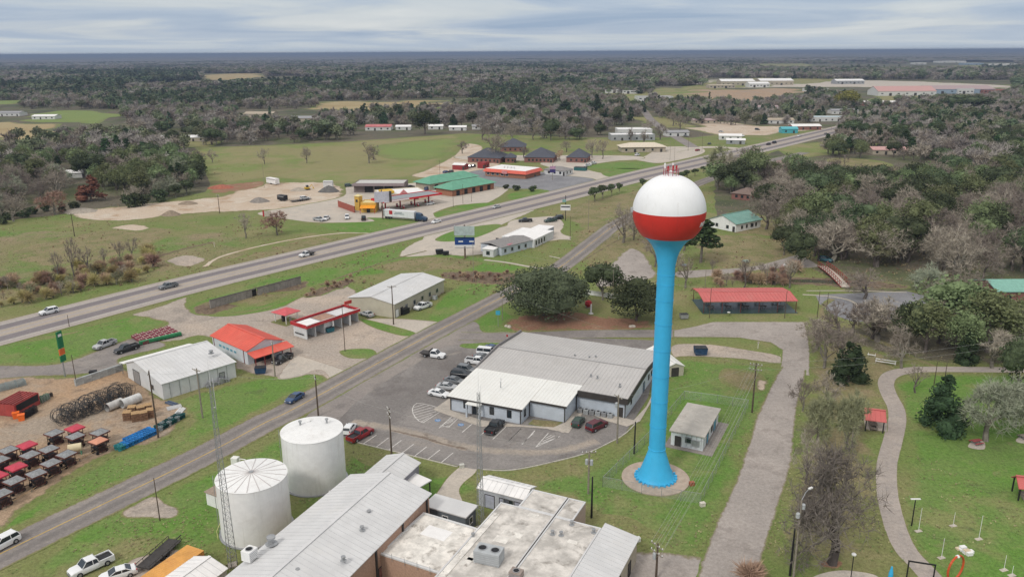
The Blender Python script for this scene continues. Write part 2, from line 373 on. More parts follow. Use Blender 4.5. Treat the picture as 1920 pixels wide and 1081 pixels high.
def strip(name, c, a, b, mat, z, inset=.5, jag=0, hard=False):
    fa = a if callable(a) else (lambda t: a); fb = b if callable(b) else (lambda t: b)
    ds = [(fa, 0), (lambda t: fa(t)+inset, 1), (lambda t: fb(t)-inset, 1), (fb, 0)]
    if hard: ds = [(fa, 1), (fb, 1)]
    rows = [offs(c, d[0]) for d in ds]; k = len(ds); vs = []; ev = []
    for i in range(0, len(c)-1, 4): q_ = [rows[0][i], rows[0][min(i+4, len(c)-1)], rows[-1][min(i+4, len(c)-1)], rows[-1][i]]; PAVED.append((min(p.x for p in q_), max(p.x for p in q_), min(p.y for p in q_), max(p.y for p in q_), q_))
    for i in range(len(c)):
        for j in range(k):
            p = rows[j][i].copy()
            if jag and j in (0, k-1): p += Vector((noise.noise((p.x*.4, p.y*.4, 1)), noise.noise((p.x*.4, p.y*.4, 9))))*jag
            vs.append((p.x, p.y, 0)); ev.append(ds[j][1])
    fs = [(i*k+j, i*k+j+1, (i+1)*k+j+1, (i+1)*k+j) for i in range(len(c)-1) for j in range(k-1)]
    me = bpy.data.meshes.new(name); me.from_pydata(vs, [], fs)
    me.attributes.new('edge', 'FLOAT', 'POINT').data.foreach_set('value', ev); me.materials.append(mat)
    bm = bmesh.new(); bm.from_mesh(me)
    for f in bm.faces:
        if f.normal.z < 0: f.normal_flip()
    bm.to_mesh(me); bm.free()
    o = link(name, me, None, (0, 0, z)); o['kind'] = 'structure'; return o

# the great flat plain to the horizon
vs = [(0, 0, 0)]; NR = 48; rads = [300, 1500, 6000, 20000, 90000]
for r_ in rads:
    for i in range(NR): vs.append((r_*math.cos(2*math.pi*i/NR), r_*math.sin(2*math.pi*i/NR), 0))
fs = [(0, 1+i, 1+(i+1) % NR) for i in range(NR)]
for k in range(len(rads)-1):
    for i in range(NR): fs.append((1+k*NR+i, 1+(k+1)*NR+i, 1+(k+1)*NR+(i+1) % NR, 1+k*NR+(i+1) % NR))
MB_ = MB(); MB_.add(vs, fs); g = MB_.build('ground', mLITTER, loc=(0, 0, -.02)); g['kind'] = 'structure'

sheet('grassland', [(-700,1500),(2700,1500),(2500,640),(1960,600),(1640,575),(1560,520),(1440,462),(1340,420),(1340,330),(1560,240),(1400,245),(1300,258),(1100,258),(870,250),(640,266),(560,270),(366,277),(395,345),(385,360),(300,378),(130,400),(0,415),(-500,440)], mG, 0, 3, smooth=False, jag=2, step=9)
sheet('pasture', [(372,280),(560,271),(700,263),(790,256),(860,254),(850,285),(810,315),(770,332),(660,342),(570,340),(500,334),(420,345),(396,338),(380,305)], mFIELD, .01, 8)
sheet('green_pasture', [(700,275),(800,262),(856,260),(840,285),(800,300),(720,296)], mGREEN, .02, 14)
sheet('lawn', [(560,945),(640,868),(655,832),(740,862),(850,890),(960,902),(1100,872),(1180,826),(1232,705),(1262,672),(1330,675),(1458,690),(1440,760),(1395,865),(1345,975),(1290,1050),(1180,1010),(1090,950),(1000,920),(880,930),(790,950),(700,960)], mLAWN, .01, 3)
sheet('bare_patch', [(1360,690),(1425,700),(1440,730),(1400,735),(1350,715)], mDRY, .022, 2); sheet('bare_patch', [(1415,712),(1440,712),(1436,732),(1418,730)], mSAND, .03, 1.5)
sheet('roadside_lawn', [(30,1100),(150,985),(300,925),(430,865),(530,812),(600,790),(650,830),(600,900),(420,1020),(330,1030),(250,1010),(120,1070)], mLAWN, .012, 3)
sheet('verge', [(-80,1000),(60,945),(180,868),(300,830),(350,790),(330,750),(450,715),(590,693),(622,708),(540,745),(430,800),(300,870),(100,960),(-60,1030)], mLAWN, .012, 2.5)
sheet('island_lawn', [(-80,690),(0,640),(150,615),(245,592),(305,592),(310,605),(250,635),(170,660),(110,680),(0,684)], mLAWN, .012, 2)
sheet('roadside_lawn', [(345,575),(480,528),(640,492),(760,462),(850,475),(960,488),(990,500),(930,515),(820,505),(660,522),(560,548),(510,578),(400,588)], mLAWN, .012, 3)
mMEAD = ground_mat('rough_meadow', [((.115,.20,.045), .02, .47, .60, .85), ((.26,.205,.13), .035, .43, .62, .9), ((.30,.25,.15), .2, .56, .74, .6), ((.10,.11,.06), .3, .56, .72, .6), ((.20,.13,.09), .09, .60, .74, .5)], (.20,.19,.09), .35, edge_base=GRASS, edge_noise=.7, edge_w=.4, edge_scale=.1)
sheet('meadow', [(-90,620),(0,590),(120,560),(290,520),(480,478),(440,430),(560,425),(700,430),(780,420),(700,410),(520,420),(300,440),(120,430),(-60,440)], mMEAD, .011, 8)
sheet('park_lawn', [(1680,720),(1760,700),(1960,702),(2300,720),(2400,1300),(1750,1300),(1708,1060),(1690,960),(1700,830),(1680,760)], mLAWN, .012, 3)
sheet('yard_lawn', [(800,590),(835,548),(880,530),(945,535),(905,570),(850,600),(820,604)], mLAWN, .013, 2)
sheet('corner_lawn', [(893,600),(940,575),(960,590),(1000,612),(940,626),(905,622)], mLAWN, .013, 1.5)
for q in ([(20,470),(200,430),(330,430),(250,470),(90,500)], [(560,445),(700,455),(620,480),(500,500),(470,490)], [(380,505),(450,480),(560,450),(620,452),(560,470),(450,500),(400,512)],
          [(700,500),(800,480),(900,490),(870,505),(760,512)], [(10,635),(120,625),(240,600),(200,610),(60,640)], [(1050,395),(1150,365),(1250,350),(1200,395),(1120,440),(1080,420)],
          [(1340,410),(1420,400),(1540,470),(1420,470)], [(655,840),(780,870),(740,880),(680,868)], [(140,960),(330,900),(280,930),(180,960)], [(420,560),(560,545),(480,575)], [(1520,660),(1640,650),(1690,690),(1640,760),(1560,800),(1520,760)],
          [(1500,850),(1560,800),(1640,840),(1650,960),(1560,1040),(1470,1010)], [(930,490),(1050,495),(1000,500),(960,497)], [(1060,960),(1180,970),(1240,1010),(1150,1000)], [(-60,530),(60,540),(290,500),(250,520),(30,570),(-60,590)], [(1320,440),(1500,450),(1530,500),(1330,500)], [(1080,430),(1220,400),(1220,500),(1100,500)]):
    sheet('dry_grass_patch', q, mDRY, .016 + R.random()*.008, 3.5, jag=1)
for q, m_ in (([(380,141),(478,137),(495,142),(440,150),(385,148)], mTAN), ([(592,193),(640,190),(815,188),(800,204),(700,208),(600,206)], mTAN), ([(0,228),(70,232),(170,250),(120,262),(20,262),(-80,250)], mTAN),
              ([(45,216),(90,210),(165,208),(205,212),(195,228),(150,232),(60,228)], mGREEN), ([(-40,190),(30,190),(26,196),(-40,197)], mGREEN), ([(1270,236),(1340,228),(1450,236),(1530,240),(1480,252),(1380,258),(1300,252)], mSAND),
              ([(1230,165),(1330,168),(1490,166),(1500,182),(1380,196),(1300,186)], mDIRT), ([(1640,178),(1780,176),(1800,186),(1700,192),(1640,190)], mFIELD), ([(1330,150),(1600,150),(1900,160),(1900,166),(1600,163),(1320,164)], mCONC),
              ([(1190,222),(1250,218),(1280,228),(1240,240),(1200,236)], mFIELD), ([(1100,262),(1190,262),(1200,276),(1120,282)], mFIELD), ([(1550,300),(1640,300),(1740,340),(1700,352),(1600,338)], mDRY), ([(1290,170),(1900,128),(1900,134),(1500,140)], mFIELD),
              ([(1000,168),(1200,165),(1320,172),(1300,186),(1200,190),(1060,186)], mFIELD), ([(1700,200),(1840,196),(1860,210),(1760,216)], mDRY), ([(1400,120),(1500,118),(1520,124),(1420,127)], mFIELD), ([(1460,280),(1560,262),(1660,262),(1620,280),(1500,296)], mFIELD),
              ([(300,268),(340,262),(420,262),(400,274),(330,276)], mFIELD), ([(940,236),(1040,230),(1080,240),(1000,246)], mFIELD), ([(1420,130),(1900,122),(1920,127),(1440,136)], mFIELD)):
    sheet('far_field', q, m_, .02 + R.random()*.02, 8 if q[0][1] > 200 else 14, jag=9 if q[0][1] > 255 else (30 if q[0][1] > 200 else 60))
sheet('sandy_lot', [(132,404),(160,394),(290,380),(420,366),(470,346),(600,341),(642,350),(640,372),(600,380),(560,392),(470,396),(330,402),(255,413),(170,413)], mSAND, .022, 3, jag=2.5)
sheet('sandy_lot', [(205,428),(250,420),(282,426),(260,433)], mSAND, .024, 2, jag=1)
sheet('rubble_patch', [(311,489),(345,478),(386,484),(375,494),(345,501)], mGRAVEL, .024, 1.5, jag=1)
sheet('red_clay_bank', [(395,350),(450,343),(495,340),(490,350),(430,360),(400,362)], mRED, .027, 2, jag=1.5)
sheet('concrete_forecourt', [(478,400),(560,385),(640,368),(655,346),(770,343),(840,328),(935,350),(958,353),(918,380),(860,385),(816,400),(836,404),(790,421),(772,413),(706,410),(700,416),(600,418),(540,412)], mCONC, .026, 2)
sheet('gravel_drive', [(770,330),(800,318),(850,292),(872,270),(905,274),(905,292),(940,300),(925,318),(880,326),(830,334)], mSAND, .025, 2)
sheet('parking_lot', [(905,318),(925,326),(1028,322),(1053,328),(1118,337),(1058,356),(1020,362),(1015,355),(960,354),(925,350),(850,345),(860,328)], mLOT2, .029, 1.2)
sheet('concrete_pad', [(1010,306),(1060,299),(1140,299),(1200,295),(1240,276),(1310,276),(1320,288),(1240,306),(1180,300),(1100,312),(1135,325),(1200,326),(1118,340),(1050,330),(1040,318)], mCONC, .027, 2)
sheet('concrete_pad', [(870,292),(1100,291),(1200,293),(1190,300),(1050,302),(880,300)], mCONC, .028, 1.5)
for q in ([(815,406),(820,398),(870,384),(915,380),(926,384),(860,402),(830,408)], [(953,373),(958,362),(1018,356),(1028,361),(985,374)], [(1128,323),(1160,316),(1202,317),(1165,328),(1140,331)], [(1100,311),(1180,303),(1240,309),(1225,316),(1120,316)], [(690,408),(780,412),(770,425),(730,436),(640,434),(600,420),(700,415)], [(816,448),(860,430),(930,420),(936,427),(890,446),(840,453)]):
    sheet('grass_island', q, mLAWN, .036, .8)
sheet('gravel_lot', [(200,600),(290,577),(348,556),(352,574),(372,588),(420,590),(520,576),(565,556),(640,535),(668,545),(662,572),(680,600),(770,622),(790,628),(720,664),(640,716),(590,703),(520,708),(440,690),(440,660),(380,630),(330,640),(290,640),(270,628),(312,606),(245,592)], mGRAVEL, .02, 1.2, jag=.8)
sheet('gravel_lot', [(745,480),(790,448),(850,440),(940,425),(960,412),(1040,405),(1060,420),(1060,440),(1135,452),(1115,462),(1050,450),(900,478),(830,478)], mCONC, .02, 1.5, jag=.8)
sheet('gravel_lot', [(960,412),(930,425),(850,455),(790,462),(810,430),(870,415),(900,405),(1000,392)], mCONCh, .021, 1.5, jag=.5)
sheet('concrete_apron', [(680,600),(740,597),(820,603),(833,610),(790,634),(740,622)], mCONCg, .028, .8)
sheet('concrete_apron', [(520,708),(545,672),(560,665),(640,690),(660,700),(625,716),(600,694),(560,706)], mCONCg, .028, .8)
for q in ([(636,659),(660,654),(694,654),(706,661),(698,670),(655,671)], [(672,598),(690,599),(770,620),(776,627),(752,629),(700,614)], [(392,592),(470,584),(560,556),(520,578),(440,592)]):
    sheet('grass_patch', q, mLAWN, .036, .7)
sheet('side_lot', [(-60,712),(-60,684),(0,684),(110,681),(200,650),(262,630),(300,638),(310,650),(226,672),(232,690),(150,702),(60,706)], mROAD, .03, 1)
sheet('dirt_yard', [(-90,708),(60,705),(140,706),(235,690),(300,742),(352,772),(310,822),(215,850),(165,872),(60,942),(-90,1040)], mDIRT, .024, 2, jag=1.2)
sheet('gravel_drive', [(200,1090),(240,1050),(300,1030),(345,1030),(350,1090)], mGRAVEL, .024, 1)
sheet('gravel_pad', [(228,968),(250,945),(290,928),(330,950),(335,965),(300,972)], mGRAVEL, .024, .8, jag=.5)
sheet('red_soil', [(945,600),(985,590),(1060,583),(1150,594),(1210,598),(1225,612),(1200,619),(1000,622),(950,614)], mRED, .024, 2, jag=1.5)
sheet('creek_bank', [(566,552),(600,538),(660,520),(668,528),(640,540),(590,556)], mBROWN, .024, 1.5, jag=1.5)
sheet('creek_bank', [(826,512),(880,508),(960,512),(972,522),(940,534),(850,526)], mBROWN, .024, 1.5, jag=1.5)
sheet('creek_bank', [(365,584),(385,566),(560,528),(575,532),(560,545),(400,588)], mBROWN, .014, 1.2, jag=1)
sheet('creek_bed', [(1340,514),(1440,518),(1540,520),(1640,526),(1700,535),(1690,542),(1540,536),(1420,530),(1340,522)], mBROWN, .024, 1.5, jag=1)
sheet('creek_water', [(1480,524),(1550,525),(1600,529),(1590,533),(1530,530),(1480,528)], mWATER, .06, .4)
sheet('tower_park_drive', [(1270,508),(1400,500),(1480,480),(1500,478),(1535,495),(1530,502),(1440,505),(1290,522)], mPARKRD, .026, 1.2)
sheet('tower_park_drive', [(1115,530),(1170,470),(1200,470),(1225,500),(1230,520),(1150,536)], mPARKRD, .026, 1.5, jag=1)
sheet('ball_court', [(1527,552),(1700,545),(1760,560),(1720,600),(1600,604),(1560,590),(1535,570)], mLOT2, .03, .5, smooth=False)
sheet('leaf_litter', [(1700,545),(1960,560),(2300,600),(2300,700),(1960,690),(1830,684),(1700,678),(1640,660),(1540,640),(1530,615),(1620,606)], mLITTERs, .028, 4, jag=2)
sheet('leaf_litter', [(1480,800),(1560,700),(1640,720),(1655,800),(1640,900),(1600,960),(1540,980),(1500,900)], mLITTERs, .014, 5, jag=2)

# ---- highway (five-lane, light chip seal with two dark travelled bands)
hc = [Vector(p) for p in [(-190,118),(-160,161),(-132.2,200.2),(-104.8,239.2),(-82.5,267.3),(-48.1,310.1),(-28.5,334),(26,402),(79.7,472.4),(134,537),(304,747),(420,890),(520,1010)]]
hc = catmull(hc, 6)
_k = lambda t: 1 + max(0, t-.35)*.55
strip('highway', hc, lambda t: -10.6*_k(t), lambda t: 10.6*_k(t), mHWY, .06, .9)
strip('highway_lane', hc, lambda t: -7.0*_k(t), lambda t: -2.6*_k(t), mLANE, .066, .9)
strip('highway_lane', hc, lambda t: 2.4*_k(t), lambda t: 7.0*_k(t), mLANE, .066, .9)
def dashes(name, c, d, w, on, off, mat, z):
    ln = 0; m = MB(); cc = offs(c, d); cc = resample(cc, 1.0, False); per = on+off; seg = []
    for i in range(len(cc)-1):
        if (i % per) < on:
            a, b = cc[i], cc[i+1]; t = (b-a).normalized(); nrm = Vector((-t.y, t.x))*w/2
            m.add([(a.x+nrm.x, a.y+nrm.y, 0), (a.x-nrm.x, a.y-nrm.y, 0), (b.x-nrm.x, b.y-nrm.y, 0), (b.x+nrm.x, b.y+nrm.y, 0)], [(0, 1, 2, 3)])
    o = m.build(name, mat, loc=(0, 0, z)); o['kind'] = 'structure'; return o
dashes('highway_edge_line', hc, lambda t: -7.4*_k(t), .18, 1, 0, mPAINT, .072)
dashes('highway_edge_line', hc, lambda t: 7.4*_k(t), .18, 1, 0, mPAINT, .072)
dashes('highway_centre_line', hc, lambda t: -1.7*_k(t), .16, 1, 0, mYEL, .072)
dashes('highway_centre_line', hc, lambda t: 1.7*_k(t), .16, 1, 0, mYEL, .072)

# ---- local two-lane road with yellow centre line
A_ = [(-60.5,130.7),(-52.7,144.8),(-47.8,152.6),(-32.9,180.5),(-24.8,195.6),(-17.7,208.1),(-2.6,235.1),(12.5,261.5),(29.8,304.8)]
lc = [P(-330,1215), P(-140,1110), P(0,1038)] + [Vector(a)+Vector((.87,-.49))*3.8 for a in A_] + [Vector((44.6,331))] + [P(1200,398), P(1262,366), P(1330,336), P(1420,308), P(1510,286)]
lc = catmull(lc, 6)
strip('local_road', lc, -4.2, 4.2, mROAD, .05, .8, jag=.4)
dashes('road_centre_line', lc[:80], 0, .22, 1, 0, mYEL, .058)
strip('wheel_path', lc, -3.0, -.6, mWEAR, .054, 1.0); strip('wheel_path', lc, .6, 3.0, mWEAR, .054, 1.0)
strip('local_road_shoulder', resample(catmull([P(600,800),P(640,758),P(700,715),P(760,680),P(829,640),P(870,610)], 5), 2, False), -4.5, 2.5, mROADh, .044, .9, jag=.4)
sheet('road_junction', [(775,632),(840,600),(893,604),(905,622),(960,624),(960,640),(850,646),(790,668),(740,690),(705,700)], mROADh, .047, .8, jag=.5)
strip('side_road', catmull([P(862,630),P(951,631),P(1100,626),P(1262,625),P(1400,626)], 6), -3.1, 3.1, mROAD, .052, .5, jag=.3)
sheet('park_road_junction', [(1262,619),(1300,612),(1336,603),(1420,603),(1509,603),(1516,630),(1519,656),(1519,704),(1461,704),(1466,656),(1444,642),(1384,633),(1330,632),(1262,632)], mPARKRD, .054, .5, smooth=False)
pr = catmull([P(1489,690),P(1462,760),P(1434,880),P(1385,1010),P(1364,1085),P(1335,1200)], 6)
strip('park_road', pr, lambda t: -(2.75+1.3*min(1, t*3)), lambda t: 2.75+1.3*min(1, t*3), mPARKRD, .058, .7, jag=.35)
sheet('side_drive', [(1130,1085),(1190,1030),(1300,1040),(1330,1052),(1300,1120),(1120,1130)], mPARKRD, .03, 1.5, jag=.8)
sheet('gravel_drive', [(1262,646),(1330,645),(1400,655),(1463,667),(1463,681),(1380,672),(1290,668),(1262,669)], mGRAVEL, .03, .6)
strip('farm_track', catmull([P(384,500),P(412,482),P(480,463),P(560,447),P(640,437),P(700,438),P(735,447)], 6), -1.1, 1.1, mSAND, .026, .7, jag=.6)
strip('walkway', catmull([P(908,487),P(950,492),P(1000,501),P(1040,505)], 5), -.8, .8, mCONC, .03, .2)
strip('walkway', catmull([P(1030,480),P(1060,485),P(1080,478)], 5), -.5, .5, mCONC, .03, .2)
strip('drainage_ditch', catmull([P(600,534),P(660,512),P(730,488),P(800,470)], 5), -.5, .5, mBROWN, .026, .4, jag=.5)
strip('drainage_ditch', catmull([P(1090,490),P(1150,455),P(1180,442),P(1215,420)], 5), -.5, .5, mBROWN, .026, .4, jag=.5)
strip('drainage_ditch', catmull([P(262,492),P(300,480),P(340,468),P(400,454)], 5), -1.2, 1.2, mBROWN, .03, .8, jag=.8)
strip('far_road', catmull([P(1300,276),P(1270,258),P(1240,240),P(1218,222),P(1205,205),P(1180,190)], 5), -5, 5, mROAD, .05, 1)
strip('far_road', catmull([P(1255,285),P(1290,278),P(1340,276),P(1400,280)], 5), -6, 6, mCONC, .048, 1)

# ---- police station lot
sheet('parking_lot', [(829,646),(862,645),(905,655),(985,640),(1100,633),(1228,638),(1226,700),(1215,745),(1187,790),(1172,812),(1140,830),(1100,848),(1040,864),(960,880),(887,879),(860,873),(700,836),(652,824),(604,792),(640,745),(700,712)], mLOT, .038, .35, smooth=False)
sheet('grass_island', [(862,647),(900,641),(962,641),(945,652),(880,653)], mLAWN, .045, .4)
strip('parking_swale', catmull([P(660,790),P(735,803),P(800,817),P(860,835),P(940,846),P(1040,846),P(1120,826)], 6), -1.6, 1.6, mSWALE, .043, 1.2, jag=.5)
strip('parking_swale_stain', catmull([P(735,803),P(790,815),P(840,830),P(880,838)], 6), .2, 1.3, mBROWNL, .0445, .5, jag=.4)
def lines(name, segs, w, mat, z, world=False):
    m = MB()
    for a, b in segs:
        a = P(*a) if not world else a; b = P(*b) if not world else b
        t = (b-a).normalized(); n_ = Vector((-t.y, t.x))*w/2
        m.add([(a.x+n_.x, a.y+n_.y, 0), (a.x-n_.x, a.y-n_.y, 0), (b.x-n_.x, b.y-n_.y, 0), (b.x+n_.x, b.y+n_.y, 0)], [(0, 1, 2, 3)])
    o = m.build(name, mat, loc=(0, 0, z)); o['kind'] = 'structure'; return o
def zs(ox, oy, sc, l): return [((ox+a/sc, oy+b/sc), (ox+c/sc, oy+d/sc)) for a, b, c, d in l]
L8 = [(180,597,297,518),(288,625,398,543),(398,645,508,563),(500,680,612,595),(608,705,720,618),(725,728,835,642),(845,750,945,668),(690,415,830,325),(825,460,955,345),(905,455,1005,360),(1020,497,1140,395),(1172,522,1215,488),(1280,555,1400,440),(1408,572,1520,462),(1525,595,1622,505)]
lines('parking_lines', zs(640, 700, 4.505, L8), .15, mPAINT, .048)
L2 = [(550,945,655,842),(660,968,760,860),(765,990,865,880),(765,990,955,905),(790,968,940,912),(820,945,915,900),(840,920,890,895)]
lines('parking_lines', zs(820, 600, 4.157, L2), .15, mPAINT, .048)
_hb = [(830,452,925,440),(850,440,945,400),(870,420,960,385),(890,400,975,372)]
_hb += [(905,455,835,435)]
lines('access_aisle_hatching', zs(640, 700, 4.505, _hb), .13, mPAINT, .0485)
_ring = [(690,415),(655,400),(625,370),(605,335),(600,300),(612,270),(640,250),(690,255),(760,270),(820,290)]
lines('painted_island_outline', zs(640, 700, 4.505, [_ring[i]+_ring[i+1] for i in range(len(_ring)-1)]), .15, mPAINT, .048)
_h = [(612,285,700,262),(606,310,740,270),(606,330,775,285),(615,350,800,300),(630,370,800,320),(650,390,770,345),(675,408,740,370)]
lines('painted_island_hatching', zs(640, 700, 4.505, _h), .13, mPAINT, .0485)
mBLUE = M('blue_pavement_paint', (.10,.22,.42), .8, .2, 2)
for (x, y) in ((815,395),(1010,432)):
    p = P(640+x/4.505, 700+y/4.505); m = MB(); m.lathe([(.62,0),(.62,.001)], 16); o = m.build('accessible_parking_disc', mBLUE, loc=(p.x, p.y, .047)); o['kind'] = 'structure'
    # wheelchair figure
    m = MB(); m.box(-.1,.1,.2,.4,0,.002)
    for i in range(9):
        a0 = math.pi*.6+i*.45; a1 = a0+.45
        m.bar((.28*math.cos(a0), -.12+.28*math.sin(a0), 0), (.28*math.cos(a1), -.12+.28*math.sin(a1), 0), .07, .002)
    m.bar((0,.2,0),(0,-.08,0),.08,.002); m.bar((0,-.06,0),(.28,-.08,0),.07,.002); m.bar((.28,-.08,0),(.34,-.32,0),.07,.002)
    o = m.build('wheelchair_symbol', mPAINT, loc=(p.x, p.y, .051), rz=.9); o['kind'] = 'structure'
def kerb(name, pts, w, h, mat, smooth=True):
    c = [P(*p) for p in pts]; c = catmull(c, 5) if smooth else c; m = MB(); a = offs(c, -w/2); b = offs(c, w/2); k = len(c); vs = []
    for i in range(k): vs += [(a[i].x, a[i].y, 0), (a[i].x, a[i].y, h), (b[i].x, b[i].y, h), (b[i].x, b[i].y, 0)]
    m.add(vs, [(i*4+j, i*4+j+1, i*4+5+j, i*4+4+j) for i in range(k-1) for j in range(3)]); o = m.build(name, mat); o['kind'] = 'structure'; return o
mKERB = M('kerb_concrete', (.50,.47,.42), .9, .15, 1.5, stain=.4)
kerb('kerb', [(652,825),(700,837),(780,856),(858,875)], .18, .13, mKERB)
kerb('kerb', [(905,880),(960,881),(1040,865),(1100,849),(1140,831),(1172,813),(1195,790)], .18, .13, mKERB)
for iq, q in enumerate(([(812,768),(845,745),(847,770),(905,788),(975,797),(1068,803),(1056,812),(1040,805),(975,800),(900,800),(830,775)], [(1028,805),(1066,812),(1100,765),(1084,764),(1060,792)], [(1084,766),(1100,766),(1188,788),(1212,762),(1228,730),(1226,745),(1200,790),(1175,800),(1140,790),(1120,782)])):
    sheet('sidewalk', q, mCONCh, .10+.005*iq, .15, smooth=False)
sheet('planting_bed', [(990,795),(1000,786),(1056,791),(1036,803)], mDRY, .05, .3, smooth=False)
sheet('walkway', [(872,868),(893,870),(893,885),(870,905),(862,920),(868,940),(850,948),(818,932),(826,912),(845,888)], mCONC, .03, .3)
# ---- park path, pads
pp = catmull([P(2100,702),P(1960,694),P(1880,693),P(1760,692),P(1705,694),P(1672,702),P(1661,718),P(1668,742),P(1680,765),P(1682,790),P(1674,825),P(1663,870),P(1664,925),P(1678,985),P(1698,1030),P(1730,1065),P(1770,1110)], 6)
strip('park_path', pp, -1.75, 1.75, mPATH, .04, .25, jag=.1)
sheet('pavilion_slab', [(1618,783),(1664,784),(1664,809),(1622,806)], mCONC, .05, .2, smooth=False)
sheet('splash_pad', [(1515,1088),(1535,1075),(1570,1068),(1610,1070),(1650,1082),(1650,1120),(1515,1120)], mCONC, .05, .3)
sheet('picnic_pad', [(1812,836),(1826,824),(1845,828),(1848,840),(1835,843)], mCONC, .04, .3, jag=.3)
sheet('picnic_pad', [(1903,820),(1925,812),(1945,820),(1940,832),(1910,830)], mCONC, .04, .3, jag=.3)
sheet('worn_circle', [(1535,1052),(1562,1045),(1580,1055),(1565,1066),(1542,1063)], mRED, .03, .8)
strip('walkway', catmull([P(1505,552),P(1560,556),P(1600,566),P(1612,585)], 5), -.5, .5, mCONC, .036, .15)
strip('walkway', catmull([P(1512,545),P(1600,545),P(1700,548)], 5), -.4, .4, mCONC, .036, .15)
strip('trail', catmull([P(1560,560),P(1540,580),P(1560,610),P(1650,640),P(1700,665),P(1760,690)], 5), -.9, .9, mDRY, .034, .5, jag=.4)
# ================================================================ building kit
mWHITE = M('white_painted_steel', (.78,.78,.77), .5, .04, .8, stain=.3, stain_col=(.50,.47,.43), streak=.45)
mWMET = M('pale_metal_roofing', (.60,.60,.60), .55, .07, .25, stain=.45, stain_col=(.55,.53,.50), stain_scale=.12)
mGMET = M('grey_metal_roofing', (.47,.455,.44), .55, .05, .3, stain=.3, stain_col=(.33,.31,.28), stain_scale=.15)
mCREAM = M('cream_metal_roofing', (.73,.73,.70), .5, .03, .3, stain=.2, stain_col=(.6,.57,.5), stain_scale=.2)
mRIB = M('roof_rib_metal', (.38,.37,.365), .55, .05)
mWRIB = M('pale_rib_metal', (.55,.555,.56), .55, .05)
mSIDING = M('pale_blue_grey_siding', (.52,.57,.63), .7, .06, .6, stain=.25, stain_col=(.33,.33,.33), ribs=3.2)
mGSIDE = M('weathered_grey_siding', (.42,.45,.47), .7, .1, .5, stain=.5, stain_col=(.28,.25,.22), ribs=2.6)
mBEIGE = M('beige_siding', (.46,.43,.34), .75, .05, .5, stain=.3, stain_col=(.33,.29,.22), ribs=2.6)
mWSIDE = M('white_siding', (.62,.63,.63), .7, .06, .7, stain=.3, stain_col=(.42,.39,.34), ribs=2.4)
mTANSIDE = M('tan_siding', (.42,.37,.29), .8, .08, .7, stain=.3)
mBRICK = M('pinkish_brick', (.42,.27,.20), .9, .14, 3.5, stain=.4, stain_col=(.24,.17,.13), bump=.02)
mBRICKD = M('dark_red_brick', (.25,.12,.10), .9, .2, 3, stain=.3)
mDARK = M('dark_bronze_trim', (.05,.045,.042), .6, .15)
mBLACK = M('black_paint', (.02,.02,.022), .5, .2)
mGLASS, _t, _b = newmat('dark_window_glass'); _b.inputs['Base Color'].default_value = (.02,.028,.035,1); _b.inputs['Roughness'].default_value = .08; _b.inputs['Specular IOR Level'].default_value = .8
mORANGE = M('orange_red_metal_roofing', (.66,.115,.08), .55, .08, .4, stain=.25, stain_col=(.5,.22,.15), stain_scale=.2)
mORRIB = M('orange_red_rib', (.55,.10,.055), .55, .06)
mREDPAINT = M('red_paint', (.42,.03,.035), .5, .1, 1, stain=.2, stain_col=(.3,.08,.07))
mREDROOF = M('faded_red_metal_roofing', (.52,.13,.12), .6, .06, .4, stain=.35, stain_col=(.42,.2,.17), stain_scale=.25)
mREDRIB = M('faded_red_rib', (.44,.10,.09), .6, .06)
mGREENROOF = M('green_metal_roofing', (.12,.33,.22), .55, .1, .4, stain=.3, stain_col=(.2,.33,.27))
mTEALROOF = M('teal_green_roofing', (.13,.30,.25), .55, .1, .4, stain=.4, stain_col=(.28,.42,.37))
mSHINGLE = M('slate_grey_shingles', (.085,.09,.11), .95, .18, 2.0, bump=.02)
mBSHING = M('brown_shingles', (.19,.14,.12), .95, .18, 2.0, bump=.02)
mTAR = M('patched_tar_roofing', (.46,.44,.40), .95, .22, .5, stain=.75, stain_col=(.20,.175,.15), bump=.01, stain_scale=.45)
mTARW = M('white_coated_roofing', (.70,.67,.62), .9, .18, .6, stain=.9, stain_col=(.22,.19,.16), bump=.01, stain_scale=.55)
mFLATW = M('bright_white_membrane', (.78,.77,.76), .8, .05, .5, stain=.2, stain_col=(.5,.48,.45))
mSTEEL = M('galvanised_steel', (.36,.37,.38), .5, .1, 2, metal=.5)
mWOOD = M('creosoted_wood', (.095,.07,.052), .9, .25, 3)
mWOODG = M('weathered_grey_wood', (.25,.22,.18), .9, .2, 3)
mPALLET = M('raw_pine_wood', (.42,.28,.15), .9, .25, 4)
mINS = M('white_porcelain', (.6,.6,.58), .4, .05)
mTRANSF = M('transformer_grey', (.40,.42,.43), .5, .08)
mYELLOW = M('yellow_paint', (.62,.40,.05), .6, .1)
mOCHRE = M('ochre_orange_container_paint', (.58,.27,.07), .6, .12, .7, stain=.4, stain_col=(.34,.15,.06), ribs=3.4)
mBLUEP = M('blue_plastic', (.015,.13,.42), .5, .15)
mTURQ = M('turquoise_paint', (.08,.38,.44), .5, .12)
mTOWERB = M('sky_blue_tower_paint', (.05,.43,.74), .5, .05, .35, stain=.15, stain_col=(.04,.30,.52), stain_scale=.25, streak=.35)
mTOWERR = M('red_tower_paint', (.56,.035,.026), .5, .07, .35, stain=.3, stain_col=(.36,.035,.03), stain_scale=.5, streak=.3)

